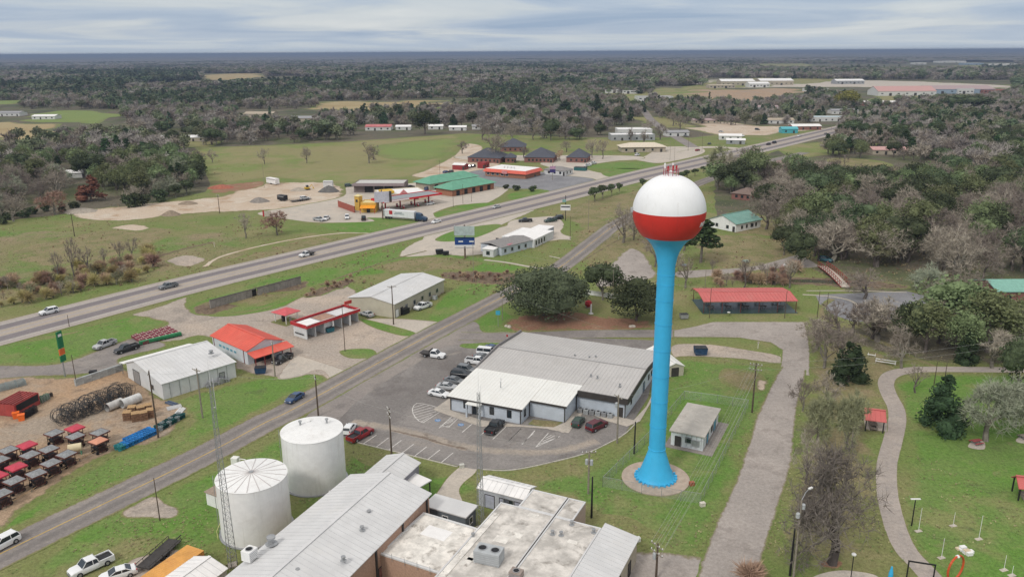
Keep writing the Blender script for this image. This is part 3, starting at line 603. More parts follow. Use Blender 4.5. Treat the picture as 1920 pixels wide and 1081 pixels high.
class Bld:
    def __init__(s, name, label, cat, a, b, c, z=0.0, group=None, world=None):
        """a near-left, b near-right, c far-right corner, sighted at height z"""
        if world: o, ang, s.L, s.W = world
        else:
            A, B, C_ = P(*a, z), P(*b, z), P(*c, z); u = B-A; ang = math.atan2(u.y, u.x); s.L = u.length; u.normalize()
            v = Vector((-u.y, u.x)); s.W = abs((C_-B).dot(v)); o = A
        s.r = empty(name, o[0], o[1], 0, ang, label, cat, group); s.ang = ang
    def part(s, name, mb, mat, kind=None, parent=None, smooth=False): return mb.build(name, mat, parent or s.r, smooth=smooth, kind=kind)
    def walls(s, h, mat, x0=0, x1=None, y0=0, y1=None, gable=None, name='wall'):
        x1 = s.L if x1 is None else x1; y1 = s.W if y1 is None else y1; m = MB()
        if gable is None: m.box(x0, x1, y0, y1, 0, h)
        elif gable[0] == 'x':                        # ridge runs along x at y=gable[2]
            m.xprism([(y0,0),(y1,0),(y1,h),(gable[2] if len(gable) > 2 else (y0+y1)/2, h+gable[1]),(y0,h)], x0, x1)
        else: m.yprism([(x0,0),(x1,0),(x1,h),(gable[2] if len(gable) > 2 else (x0+x1)/2, h+gable[1]),(x0,h)], y0, y1)
        s.h = h; return s.part(name, m, mat)
    def gable(s, h, rise, mat, axis='x', over=.35, ribs=None, ribmat=None, x0=0, x1=None, y0=0, y1=None, ridge=None, t=.12, seam=.9):
        x1 = s.L if x1 is None else x1; y1 = s.W if y1 is None else y1; m = MB(); e = .025
        if axis == 'x':
            rc = (y0+y1)/2 if ridge is None else ridge
            k0 = rise/(rc-y0) if rc > y0 else 0; k1 = rise/(y1-rc) if y1 > rc else 0
            pr = [(y0-over, h-k0*over+e), (rc, h+rise+e), (y1+over, h-k1*over+e), (y1+over, h-k1*over+t+e), (rc, h+rise+t+e), (y0-over, h-k0*over+t+e)]
            m.xprism(pr, x0-over, x1+over)
        else:
            rc = (x0+x1)/2 if ridge is None else ridge
            k0 = rise/(rc-x0) if rc > x0 else 0; k1 = rise/(x1-rc) if x1 > rc else 0
            pr = [(x0-over, h-k0*over+e), (rc, h+rise+e), (x1+over, h-k1*over+e), (x1+over, h-k1*over+t+e), (rc, h+rise+t+e), (x0-over, h-k0*over+t+e)]
            m.yprism(pr, y0-over, y1+over)
        rf = s.part('roof', m, mat)
        if ribs:
            r = MB()
            A0, A1 = (x0-over, x1+over) if axis == 'x' else (y0-over, y1+over); n = int((A1-A0)/seam)
            for i in range(n+1):
                q = A0+.04+(A1-A0-.08)*i/n
                for (c0, z0_, c1, z1_) in ((pr[5][0], pr[5][1], pr[4][0], pr[4][1]), (pr[3][0], pr[3][1], pr[4][0], pr[4][1])):
                    if axis == 'x': r.bar((q, c0, z0_+.012), (q, c1, z1_+.012), .06, .05)
                    else: r.bar((c0, q, z0_+.012), (c1, q, z1_+.012), .06, .05)
            s.part('roof_rib', r, ribmat or mRIB, kind='stuff', parent=rf)
            c = MB()
            if axis == 'x': c.bar((x0-over, rc, h+rise+t+.06), (x1+over, rc, h+rise+t+.06), .5, .05)
            else: c.bar((rc, y0-over, h+rise+t+.06), (rc, y1+over, h+rise+t+.06), .5, .05)
            s.part('ridge_cap', c, mat, parent=rf)
        return rf
    def shed(s, h0, h1, mat, over=.3, x0=0, x1=None, y0=0, y1=None, axis='y', ribs=None, ribmat=None, t=.12, name='roof', seam=.9):
        """single slope: h0 at low coordinate, h1 at high coordinate, along axis"""
        x1 = s.L if x1 is None else x1; y1 = s.W if y1 is None else y1; m = MB(); e = .02
        if axis == 'y':
            k = (h1-h0)/(y1-y0); pr = [(y0-over, h0-k*over+e), (y1+over, h1+k*over+e), (y1+over, h1+k*over+t+e), (y0-over, h0-k*over+t+e)]; m.xprism(pr, x0-over, x1+over)
        else:
            k = (h1-h0)/(x1-x0); pr = [(x0-over, h0-k*over+e), (x1+over, h1+k*over+e), (x1+over, h1+k*over+t+e), (x0-over, h0-k*over+t+e)]; m.yprism(pr, y0-over, y1+over)
        rf = s.part(name, m, mat)
        if ribs:
            r = MB(); A0, A1 = (x0-over, x1+over) if axis == 'y' else (y0-over, y1+over); n = int((A1-A0)/seam)
            for i in range(n+1):
                q = A0+.04+(A1-A0-.08)*i/n
                if axis == 'y': r.bar((q, pr[3][0], pr[3][1]+.012), (q, pr[2][0], pr[2][1]+.012), .06, .05)
                else: r.bar((pr[3][0], q, pr[3][1]+.012), (pr[2][0], q, pr[2][1]+.012), .06, .05)
            s.part('roof_rib', r, ribmat or mRIB, kind='stuff', parent=rf)
        return rf
    def hip(s, h, rise, mat, over=.5, x0=0, x1=None, y0=0, y1=None):
        x1 = s.L if x1 is None else x1; y1 = s.W if y1 is None else y1
        x0 -= over; x1 += over; y0 -= over; y1 += over; L, W_ = x1-x0, y1-y0; d = min(L, W_)/2; h += .02
        if L >= W_: a, b = (x0+d, (y0+y1)/2), (x1-d, (y0+y1)/2)
        else: a, b = ((x0+x1)/2, y0+d), ((x0+x1)/2, y1-d)
        m = MB(); v = [(x0,y0,h),(x1,y0,h),(x1,y1,h),(x0,y1,h),(x0,y0,h+.15),(x1,y0,h+.15),(x1,y1,h+.15),(x0,y1,h+.15),(a[0],a[1],h+.15+rise),(b[0],b[1],h+.15+rise)]
        f = [(0,3,2,1),(0,1,5,4),(1,2,6,5),(2,3,7,6),(3,0,4,7)]
        f += [(4,5,9,8),(5,6,9),(6,7,8,9),(7,4,8)] if L >= W_ else [(4,5,8),(5,6,9,8),(6,7,9),(7,4,8,9)]
        m.add(v, f); return s.part('roof', m, mat)
    def flat(s, h, mat, par=.35, parmat=None, x0=0, x1=None, y0=0, y1=None, w=.3):
        x1 = s.L if x1 is None else x1; y1 = s.W if y1 is None else y1
        m = MB(); m.box(x0+w, x1-w, y0+w, y1-w, h+.01, h+.06); rf = s.part('roof', m, mat)
        if par:
            p = MB(); e = .015; p.box(x0-e, x1+e, y0-e, y0+w, h+.005, h+par); p.box(x0-e, x1+e, y1-w, y1+e, h+.005, h+par)
            p.box(x0-e, x0+w, y0+w+.001, y1-w-.001, h+.005, h+par); p.box(x1-w, x1+e, y0+w+.001, y1-w-.001, h+.005, h+par); s.part('parapet', p, parmat or mat, parent=rf)
        return rf
    def face(s, side, t, off=0):
        """local point on a wall; t along it"""
        return {'s': (t, -off), 'n': (t, s.W+off), 'w': (-off, t), 'e': (s.L+off, t)}[side]
    def window(s, side, t, z=1.0, w=1.2, h=1.2, fm=None, name='window', glass=None, y=None, x=None):
        def bx(m, a, b, z0, z1, d0, d1):
            if side == 's': yy = y or 0; m.box(a, b, yy-d1, yy-d0, z0, z1)
            elif side == 'n': yy = s.W if y is None else y; m.box(a, b, yy+d0, yy+d1, z0, z1)
            elif side == 'w': xx = x or 0; m.box(xx-d1, xx-d0, a, b, z0, z1)
            else: xx = s.L if x is None else x; m.box(xx+d0, xx+d1, a, b, z0, z1)
        m = MB(); fw = .09
        bx(m, t-w/2-fw, t-w/2, z-fw, z+h+fw, .004, .08); bx(m, t+w/2, t+w/2+fw, z-fw, z+h+fw, .004, .08)
        bx(m, t-w/2, t+w/2, z+h, z+h+fw, .004, .08); bx(m, t-w/2, t+w/2, z-fw, z, .004, .10)
        f = s.part(name, m, fm or mDARK); g_ = MB(); bx(g_, t-w/2, t+w/2, z, z+h, .006, .03); s.part('pane', g_, glass or mGLASS, parent=f); return f
    def door(s, side, t, w=1.0, h=2.1, mat=None, name='door', y=None, x=None, z=0.03, frame=None):
        f = s.window(side, t, z, w, h, frame or mDARK, name, mat or mDARK, y, x)
        for c in f.children: c.name = 'door_leaf'
        return f
def boxes(bl, name, lst, mat, parent=None):
    for q in lst:
        m = MB(); m.box(*q); m.build(name, mat, parent or bl.r)
def ac_unit(label, px, py, z, s=1.0, cat='air conditioner', rz=0.3, w=1.4, d=1.4, h=1.2, mat=None, group=None, world=None):
    p = world or P(px, py, z); r = empty('air_conditioner', p[0], p[1], z, rz, label, cat, group); mm = mat or mTRANSF
    m = MB(); m.box(-w/2, w/2, -d/2, d/2, .08, h); m.box(-w/2+.1, -w/2+.25, -d/2, d/2, 0, .08); m.box(w/2-.25, w/2-.1, -d/2, d/2, 0, .08); m.build('casing', mm, r)
    n = max(1, round(w/1.6))
    for i in range(n):
        f = MB(); x = -w/2+w*(i+.5)/n; f.lathe([(min(d, w/n)*.36, h+.002), (min(d, w/n)*.36, h+.07), (min(d, w/n)*.3, h+.07), (min(d, w/n)*.3, h+.01)], 14, x, 0, caps=False); f.build('fan_shroud', mSTEEL, r)
        g = MB(); g.lathe([(min(d, w/n)*.3, h+.012), (.02, h+.013)], 14, x, 0, caps=False)
        for k in range(4):
            a = k*math.pi/2; g.bar((x, 0, h+.03), (x+min(d, w/n)*.28*math.cos(a), min(d, w/n)*.28*math.sin(a), h+.05), .12, .01)
        g.build('fan', mBLACK, r)
    m = MB()
    for k in range(5): m.box(-w/2+.1, w/2-.1, -d/2-.02, -d/2-.004, .2+k*(h-.3)/5, .2+k*(h-.3)/5+.06)
    m.build('louvre', mSTEEL, r, kind='stuff'); return r
def vent(label, px, py, z, r=.25, h=.6, kind=0, group=None, world=None):
    p = world or P(px, py, z); o = empty('roof_vent', p[0], p[1], z, 0, label, 'roof vent', group); m = MB(); m.lathe([(r*1.5, 0), (r*1.5, .05), (r*.7, .12), (r*.7, h*.6)], 12); m.build('stack', mSTEEL, o)
    c = MB(); c.lathe([(r*.75, h*.6), (r*1.1, h*.68), (r*1.1, h*.9), (r*.3, h)], 12); c.build('cowl', mWHITE if kind else mSTEEL, o, smooth=True); return o

# ================================================================ the water tower
tw = P(1229, 896); TX, TY = tw.x, tw.y
wt = empty('water_tower', TX, TY, 0, 0, 'tall sky-blue pedestal water tower with a red and white ball tank', 'water tower')
BZ, BR = 46.35, 5.62
m = MB(); m.lathe([(3.2,.06),(3.2,.5),(3.08,.62),(2.85,1.1),(2.5,2.0),(2.12,3.1),(1.8,4.1),(1.5,5.1),(1.38,5.6),(1.36,6.2),(1.36,30),(1.38,37.4),(1.5,38.2),(1.66,39.1),(1.95,40.0),(2.5,41.0),(3.25,41.9),(4.11,42.52)], 64, caps=False); m.build('pedestal', mTOWERB, wt, smooth=True)
def sph(z0, z1, n=18): return [(math.sqrt(max(0, BR*BR-(z-BZ)**2)), z) for z in [z0+(z1-z0)*i/n for i in range(n+1)]]
zb = BZ-math.sqrt(BR*BR-4.1**2); zr = BZ+.2
m = MB()
prof = [(BR*math.sin(a), BZ-BR*math.cos(a)) for a in [math.acos((BZ-zb)/BR)+(math.acos((BZ-zr)/BR)-math.acos((BZ-zb)/BR))*i/14 for i in range(15)]]
m.lathe(prof, 72, caps=False); m.build('lower_tank', mTOWERR, wt, smooth=True)
m = MB(); prof = [(BR*math.sin(a), BZ-BR*math.cos(a)) for a in [math.acos((BZ-zr)/BR)+(math.pi-.06-math.acos((BZ-zr)/BR))*i/24 for i in range(25)]]
m.lathe(prof, 72, caps=True); m.build('upper_tank', M('white_tank_paint', (.80,.81,.82), .5, .03, .3, stain=.2, stain_col=(.62,.61,.58), streak=.25), wt, smooth=True)
for z in (10, 14.5, 19, 23.5, 28, 32, 34.6, 36.2):
    m = MB(); m.lathe([(1.385,z-.06),(1.42,z-.05),(1.42,z+.05),(1.385,z+.06)], 48, caps=False); m.build('shaft_band', mTOWERB, wt)
m = MB(); m.lathe([(1.36,5.7),(1.46,5.72),(1.46,5.8),(1.36,5.84)], 48, caps=False); m.build('shaft_band', mTOWERB, wt)
m = MB(); m.lathe([(5.75,0),(5.75,.16),(5.6,.2),(3.6,.22)], 56, caps=True); fo = m.build('foundation_ring', M('pinkish_foundation_concrete', (.42,.335,.27), .9, .15, .8, stain=.4, stain_col=(.5,.43,.33)), wt)
for i in range(24):
    a = 2*math.pi*i/24; m = MB(); m.bar((3.2*math.cos(a), 3.2*math.sin(a), .42), (3.62*math.cos(a), 3.62*math.sin(a), .42), .3, .36); m.build('anchor_chair', mTOWERB, wt)
# railing, hatch and antennas at the crown
m = MB(); rr = 1.15; zt = BZ+BR-.15
for i in range(12):
    a = 2*math.pi*i/12; m.tube((rr*math.cos(a), rr*math.sin(a), zt), (rr*math.cos(a), rr*math.sin(a), zt+1.1), .04, n=5)
for zq in (.55, 1.1):
    for i in range(24):
        a = 2*math.pi*i/24; b = a+math.pi/12; m.tube((rr*math.cos(a), rr*math.sin(a), zt+zq), (rr*math.cos(b), rr*math.sin(b), zt+zq), .035, n=4)
m.build('crown_railing', M('faded_pink_railing_paint', (.38,.12,.14), .6, .1), wt)
m = MB(); m.lathe([(.35,zt),(.35,zt+.6),(.42,zt+.62),(.1,zt+.75)], 16); m.build('roof_hatch', mWHITE, wt)
for i, (ax, ay, hh) in enumerate(((-.95,.2,1.9),(-.55,-.3,1.5),(.3,.4,1.9),(.75,-.2,1.6),(1.0,.4,1.3),(.1,-.8,1.7))):
    m = MB(); m.tube((ax, ay, zt), (ax, ay, zt+hh), .04, n=5); m.box(ax-.13, ax+.13, ay-.08, ay+.08, zt+hh*.45, zt+hh*.95); m.build('antenna', mREDPAINT if i % 2 else mWHITE, wt)
m = MB(); m.box(-BR-.32, -BR+.1, -.25, .2, BZ-.15, BZ+.55); m.build('antenna_box', mTRANSF, wt)
# painted lettering that starts on the right-hand side of the red band
for k, ch in enumerate('MO'):
    cu = bpy.data.curves.new('painted_letter', 'FONT'); cu.body = ch; cu.size = 1.15; cu.extrude = .01; cu.align_x = 'CENTER'; cu.align_y = 'CENTER'; cu.offset = .02
    tmp = bpy.data.objects.new('tmp', cu); COL.objects.link(tmp); bpy.context.view_layer.update()
    me = bpy.data.meshes.new_from_object(tmp.evaluated_get(bpy.context.evaluated_depsgraph_get())); me.materials.clear(); me.materials.append(mWHITE)
    bpy.data.objects.remove(tmp); o = bpy.data.objects.new('painted_letter', me); COL.objects.link(o); o.parent = wt
    az = math.radians(-37+k*9.5); elv = math.radians(-16); n_ = Vector((math.cos(az)*math.cos(elv), math.sin(az)*math.cos(elv), math.sin(elv)))
    zax = n_; xax = Vector((-math.sin(az), math.cos(az), 0)); yax = zax.cross(xax)
    mt = Matrix((xax, yax, zax)).transposed().to_4x4(); mt.translation = n_*(BR+.02)+Vector((0, 0, BZ)); o.matrix_local = mt

# ================================================================ storage tanks
def tank(x, y, r, h, label, seams):
    t = empty('storage_tank', x, y, 0, 0, label, 'storage tank', 'white storage tanks')
    m = MB(); m.lathe([(r, .05), (r, h)], 64, caps=False); m.build('shell', mWHITE, t, smooth=True)
    m = MB(); m.lathe([(r+.35, 0), (r+.35, .12), (r-.1, .12)], 64, caps=False); m.build('base_ring', mSTEEL, t)
    m = MB(); rise = .55; m.lathe([(r+.03, h-.12), (r+.06, h), (r*.66, h+rise*.36), (r*.33, h+rise*.72), (.12, h+rise)], 64); m.build('roof', mWHITE, t)
    for z in [h*k/4 for k in (1, 2, 3)]:
        s_ = MB(); s_.lathe([(r+.002, z-.03), (r+.012, z), (r+.002, z+.03)], 64, caps=False); s_.build('shell_seam', mWHITE, t)
    if seams:
        for i in range(18):
            a = 2*math.pi*i/18; q = MB(); q.bar((.2*math.cos(a), .2*math.sin(a), h+rise+.01), (r*.98*math.cos(a), r*.98*math.sin(a), h+.05), .10, .05); q.build('roof_rafter', M('grey_seam_metal', (.50,.47,.46), .6, .05), t)
        q = MB(); q.lathe([(.35, h+rise-.02), (.35, h+rise+.1), (.1, h+rise+.14)], 14); q.build('centre_cap', mSTEEL, t)
    else:
        for (vx, vy) in ((-2.2, 1.2), (2.1, 2.0)):
            q = MB(); q.lathe([(.16, h+.2), (.16, h+.85), (.3, h+.9), (.3, h+1.05), (.05, h+1.15)], 12, vx, vy); q.build('roof_vent', mSTEEL, t)
        q = MB(); q.lathe([(.4, h+.2), (.4, h+.42), (.44, h+.44), (.05, h+.48)], 14, -1.2, 2.6); q.build('roof_hatch', mWHITE, t)
    q = MB(); a = math.radians(200); c, s_ = math.cos(a), math.sin(a)
    for d in (-.22, .22): q.bar(((r+.22)*c-d*s_, (r+.22)*s_+d*c, .3), ((r+.22)*c-d*s_, (r+.22)*s_+d*c, h+.9), .05)
    for k in range(int(h/.35)): q.bar(((r+.22)*c+.22*s_, (r+.22)*s_-.22*c, .5+k*.35), ((r+.22)*c-.22*s_, (r+.22)*s_+.22*c, .5+k*.35), .03)
    q.build('ladder', mSTEEL, t)
    q = MB(); q.tube((r*.6, -r*.8, .4), (r*.6+1.3, -r*.8-.9, .4), .16, n=8); q.tube((r*.6+1.3, -r*.8-.9, 0), (r*.6+1.3, -r*.8-.9, .7), .16, n=8); q.build('outlet_pipe', mWHITE, t); return t
tank(-39.39, 107.0, 5.2, 9.2, 'white storage tank with radial seams on its roof, beside the lattice mast', True)
tank(-33.68, 121.2, 5.1, 9.6, 'white storage tank with a plain smooth roof and two vents', False)

# ================================================================ police station
Z = 4.3
pa, pb = P(878, 745.5, 3.6), P(977, 765, 3.6)
B1 = Bld('police_station', 'wide low grey metal-roofed office building with pale blue front walls and a cream roof edge', 'building', (845,741),(1174,744),(1226,662), 4.3, world=None)
# local frame: origin at the left front corner, x along the front, y to the back
A0 = P(845,768); U = (P(985,620,5.0)-P(844,741,4.0)); ang = math.atan2(U.y, U.x)-math.pi/2
B1.r.location = (A0.x, A0.y, 0); B1.r.rotation_euler = (0, 0, ang)
def loc1(px, py, z=0):
    d = P(px, py, z)-A0; c, s = math.cos(-ang), math.sin(-ang); return Vector((d.x*c-d.y*s, d.x*s+d.y*c))
q = {k: loc1(*v) for k, v in dict(bl=(985,620,5.2), br=(1226,662,4.6), fr=(1174,744,4.6), in_=(1085,730,4.4), s1=(1060,760,3.6), s2=(992,750,3.6), s3=(977,765,3.4), f=(878,745,3.4)).items()}
XR = q['fr'].x; YF = q['fr'].y; YB = max(q['bl'].y, 38.0); X1 = q['s1'].x; X2 = q['s2'].x; X3 = q['s3'].x; YI = q['s1'].y; YS = q['s3'].y
YR = YF+(YB-YF)*.52
B1.L, B1.W = XR, YB
foot = [(0, 0), (X3*.30, 0), (X3*.30, -1.0+YS*.5), (X3*.46, -1.0+YS*.5), (X3*.46, YS), (X3, YS), (X3, YI), (X1, YI), (X1, YF), (XR, YF), (XR, YB), (0, YB)]
foot[1:5] = [(X3, 0)] if abs(YS) < .3 else [(X3*.42, 0), (X3*.42, YS)]
m = MB(); m.prism(foot, 0, 3.2); B1.part('wall', m, mSIDING)
# the roof: two slopes; the front eave line steps with the plan
def rz(y): return 3.25+(y-YS)/(YR-YS)*1.75 if y < YR else 5.0-(y-YR)/(YB-YR)*.9
def roofpoly(x0, x1, y0, y1, mat, name='roof', ov=.4):
    m = MB(); t = .14
    m.add([(x0, y0, rz(y0)), (x1, y0, rz(y0)), (x1, y1, rz(y1)), (x0, y1, rz(y1)), (x0, y0, rz(y0)+t), (x1, y0, rz(y0)+t), (x1, y1, rz(y1)+t), (x0, y1, rz(y1)+t)], [(0,3,2,1),(4,5,6,7),(0,1,5,4),(1,2,6,5),(2,3,7,6),(3,0,4,7)])
    rf = B1.part(name, m, mat); r = MB(); n = max(1, int((x1-x0)/.75))
    for i in range(n+1):
        x = x0+.05+(x1-x0-.1)*i/n; r.bar((x, y0, rz(y0)+t+.01), (x, y1, rz(y1)+t+.01), .05, .045)
    B1.part('roof_rib', r, mRIB if mat is mGMET else M('cream_rib_metal', (.66,.65,.60), .6, .04), kind='stuff', parent=rf); return rf
YC = YF+1.2; o_ = .45
roofpoly(-o_, XR+o_, YR, YB+o_, mGMET)
roofpoly(-o_, XR+o_, YF-o_, YR-.004, mGMET) if False else None
roofpoly(X1+o_, XR+o_, YF-o_, YR-.004, mGMET)
roofpoly(-o_, X1+o_-.004, YC+1.5, YR-.004, mGMET)
roofpoly(-o_, X3+o_, YS-o_, YC+1.496, mCREAM)
roofpoly(X3+o_+.004, X1+o_-.004, YI-o_, YC+1.496, mCREAM)
m = MB()
for (x0, x1, y) in ((-o_, X3+o_, YS-o_), (X3+o_, X1+o_, YI-o_)): m.box(x0, x1, y-.06, y-.004, rz(y)-.28, rz(y)+.13)
B1.part('fascia', m, mDARK)
m = MB(); y = YF-o_; m.box(X1+o_, XR+o_+.1, y-.16, y-.004, rz(y)-.75, rz(y)+.5); m.box(X1+o_, XR-.5, y-.004, y+.25, rz(y)+.16, rz(y)+.5); B1.part('fascia', m, mDARK)
m = MB(); x = XR+o_
m.add([(x+.004, YF-o_, rz(YF)-.7), (x+.004, YR, rz(YR)-.7), (x+.004, YB, rz(YB)-.7), (x+.004, YB, rz(YB)+.45), (x+.004, YR, rz(YR)+.45), (x+.004, YF-o_, rz(YF)+.45), (x+.2, YF-o_, rz(YF)-.7), (x+.2, YR, rz(YR)-.7), (x+.2, YB, rz(YB)-.7), (x+.2, YB, rz(YB)+.45), (x+.2, YR, rz(YR)+.45), (x+.2, YF-o_, rz(YF)+.45)], [(0,1,2,3,4,5),(6,11,10,9,8,7),(0,6,7,1),(1,7,8,2),(2,8,9,3),(3,9,10,4),(4,10,11,5),(5,11,6,0)]); B1.part('fascia', m, mDARK)
m = MB(); x = -o_
m.add([(x-.3, YC+1, rz(YC+1)-.4), (x-.3, YR, rz(YR)-.4), (x-.3, YB, rz(YB)-.4), (x-.3, YB, rz(YB)+.75), (x-.3, YR, rz(YR)+.75), (x-.3, YC+1, rz(YC+1)+.45), (x-.004, YC+1, rz(YC+1)-.4), (x-.004, YR, rz(YR)-.4), (x-.004, YB, rz(YB)-.4), (x-.004, YB, rz(YB)+.75), (x-.004, YR, rz(YR)+.75), (x-.004, YC+1, rz(YC+1)+.45)], [(0,1,2,3,4,5),(6,11,10,9,8,7),(0,6,7,1),(1,7,8,2),(2,8,9,3),(3,9,10,4),(4,10,11,5),(5,11,6,0)]); B1.part('parapet', m, M('grey_parapet_metal', (.21,.20,.20), .6, .08))
m = MB(); m.bar((-o_, YR, rz(YR)+.22), (XR+o_, YR, rz(YR)+.22), .45, .05); B1.part('ridge_cap', m, mRIB)
# gutters / downpipes, windows, doors
for (x, y) in ((.12, -.08), (X3-.1, YS-.08), (X3+.1, YI-.08), (X1-.1, YI-.08), (X1+.1, YF-.08), (XR-.1, YF-.08)):
    m = MB(); m.box(x-.09, x+.09, y-.08, y+.05, .1, 3.1); B1.part('downpipe', m, mDARK)
yw0 = 0 if abs(YS) < .3 else 0
B1.window('s', X3*.22, 1.1, .8, 1.35, y=yw0 or .0001)
B1.window('s', X3*.60, 1.0, .8, 1.45, y=YS if abs(YS) >= .3 else .0001)
B1.window('s', X3*.84, 1.0, .8, 1.45, y=YS if abs(YS) >= .3 else .0001)
B1.window('e', YS+(YI-YS)*.45, 1.0, .8, 1.4, x=X3) if YI-YS > 1.5 else None
B1.door('s', X3*.38, 1.9, 2.3, mGLASS, y=yw0 or .0001)
B1.door('s', XR-1.1, 1.0, 2.1, mDARK, y=YF); B1.window('e', YF+4, 1.5, .7, .9, x=XR); B1.door('e', YF+14, 1.2, 2.2, M('blue_grey_door', (.16,.22,.3), .6), x=XR)
for i in range(5): B1.window('e', YF+18+i*2.4, 1.4, .7, 1.0, x=XR)
m = MB(); m.box(X3*.42+.02, X3*.47, YS-2.0, YS-.1, .1, 2.7); m.box(X3*.30, X3*.34, YS-2.0, YS-.1, .1, 2.7)
m = MB(); m.box(X3*.28, X3*.48, min(YS, 0)-1.7, min(YS, 0)-o_-.07, 2.9, 3.05); B1.part('porch_roof', m, mCREAM)
for xx in (X3*.29, X3*.47):
    m = MB(); m.box(xx-.15, xx+.15, min(YS, 0)-1.6, min(YS, 0)-1.3, .1, 2.895); B1.part('porch_column', m, mSIDING)
def w1(x, y):
    c, s = math.cos(ang), math.sin(ang); return (A0.x+x*c-y*s, A0.y+x*s+y*c)
for i, (px, py, lb) in enumerate(((1078,669,'small roof vent left of the trio near the ridge of the police station'), (1105,672,'middle roof vent of the trio near the ridge'), (1117,671,'right-hand roof vent of the trio near the ridge'), (1108,706,'stubby vent on the lower grey slope, left of its pair'), (1120,709,'stubby vent on the lower grey slope, right of its pair'), (1162,724,'small vent close to the right edge of the grey roof'))):
    vent(lb, px, py, 4.75 if py < 700 else 4.6, .2, .7, group='vents on the grey metal roof')
vent('tall white pipe vent at the back edge of the cream roof', 939, 726, 4.4, .12, 2.2, 1, 'vents on the grey metal roof')
for i in range(6):
    p = w1(X1+1.3+i*1.25, YF-1.0); ac_unit('air conditioner number %s from the left in the row against the grey side wall' % ('one two three four five six'.split()[i]), 0, 0, 0, rz=ang, w=.95, d=.95, h=1.0, world=p, group='row of air conditioners behind the parked cars', mat=mTRANSF if i % 2 else mSTEEL)

# ================================================================ pump house by the tower
B2 = Bld('pump_house', 'small white block pump house with a stained flat roof inside the tower fence', 'building', (1259,806),(1319,818),(1348,767), 3.0)
B2.walls(2.9, M('white_block_wall', (.60,.63,.64), .8, .06, 2, stain=.35, stain_col=(.38,.36,.33)))
m = MB(); m.box(-.35, B2.L+.35, -.35, B2.W+.35, 2.91, 3.12); rf = B2.part('roof', m, M('stained_roof_membrane', (.44,.415,.375), .9, .12, .5, stain=.6, stain_col=(.22,.19,.16), stain_scale=.5))
m = MB()
for i in range(7): m.box(.3+i*(B2.L-.6)/6-.04, .3+i*(B2.L-.6)/6+.04, -.45, B2.W+.3, 2.78, 2.90)
B2.part('rafter', m, mWOODG, kind='stuff')
B2.door('s', 1.3, 1.0, 2.0, mDARK); B2.window('s', 3.2, 1.2, 1.0, 1.0, mSTEEL); B2.window('s', B2.L-1.3, .8, 1.2, 1.0, mSTEEL, glass=mSTEEL); B2.door('e', 3.5, 1.2, 2.0, M('light_blue_door', (.12,.35,.5), .5)); B2.window('e', 7, 1.0, 1.0, 1.0); B2.door('e', 9.5, 1.6, 2.2, M('light_blue_shutter', (.12,.35,.5), .5))
m = MB()
for i in range(5): m.tube((2+i*.9, -.12, .4), (2+i*.9, -.12, 2.7), .03, n=5)
m.tube((1.8, -.12, 2.1), (6, -.12, 2.1), .04, n=5); B2.part('meter_pipework', m, mSTEEL)
m = MB(); m.box(-1, B2.L+2.0, -1.2, B2.W+.6, 0, .08); o = B2.part('apron', m, mROADh)
B3 = Bld('storage_shed', 'narrow cream-roofed metal shed partly hidden behind the tower shaft', 'shed', (1250,690),(1268,688),(1279,650), 2.2)
B3.L = 4.2; B3.walls(2.3, mBEIGE, gable=('y', .8)); B3.gable(2.3, .8, mCREAM, 'y', .2, ribs=True, ribmat=M('cream_rib_metal', (.66,.65,.60))); B3.door('s', 2.1, 1.6, 2.0, mDARK)

# ================================================================ long grey-roofed hall and its annexes, bottom centre
HL = 6.0
B4 = Bld('assembly_hall', 'long brick hall with a broad pale grey metal gable roof running out of frame', 'building', (408,1081),(650,1081),(804,926), HL)
# right eave line fixes the direction
e1, e0 = P(804,926,HL), P(650,1081,HL); w0 = P(660,890,HL); d = (e1-e0).normalized(); ang4 = math.atan2(d.y, d.x)
side = Vector((-d.y, d.x)); Wd = abs((w0-e1).dot(side)); Lh = 62.0; o4 = e1-d*Lh
B4.r.location = (o4.x, o4.y, 0); B4.r.rotation_euler = (0, 0, ang4); B4.L, B4.W = Lh, Wd
B4.walls(HL, mBRICK, gable=('x', 1.9)); B4.gable(HL, 1.9, mWMET, 'x', .35, ribs=True, ribmat=mWRIB, seam=.9)
for i in range(12):
    B4.door('s', Lh-4-i*4.8, 1.5, 2.4, mBRICKD) if i % 2 == 0 else B4.window('s', Lh-4-i*4.8, 1.2, 1.6, 1.8)
for i in range(8):
    m = MB(); m.box(Lh-1-i*7.0, Lh-.65-i*7.0, -.18, -.004, 0, 5.7); B4.part('downpipe', m, mDARK)
def w4(x, y):
    c, s = math.cos(ang4), math.sin(ang4); return (o4.x+x*c-y*s, o4.y+x*s+y*c)
vent('silver mushroom vent near the left eave of the hall roof', 509, 1018, 6.9, .55, 1.2)
ac_unit('boxy white rooftop unit on the left slope of the hall roof', 469, 1047, 6.6, w=1.6, d=1.4, h=1.5, rz=ang4, mat=mWHITE)
for (px, py, lb) in ((558,1073,'grey roof vent lowest on the hall roof'), (679,993,'dark roof vent nearest the gable end of the hall roof'), (692,963,'tiny pale vent high on the right slope of the hall'), (644,1050,'tiny vent near the right eave of the hall')): vent(lb, px, py, 7.0, .28, .7, group='vents on the hall roof')
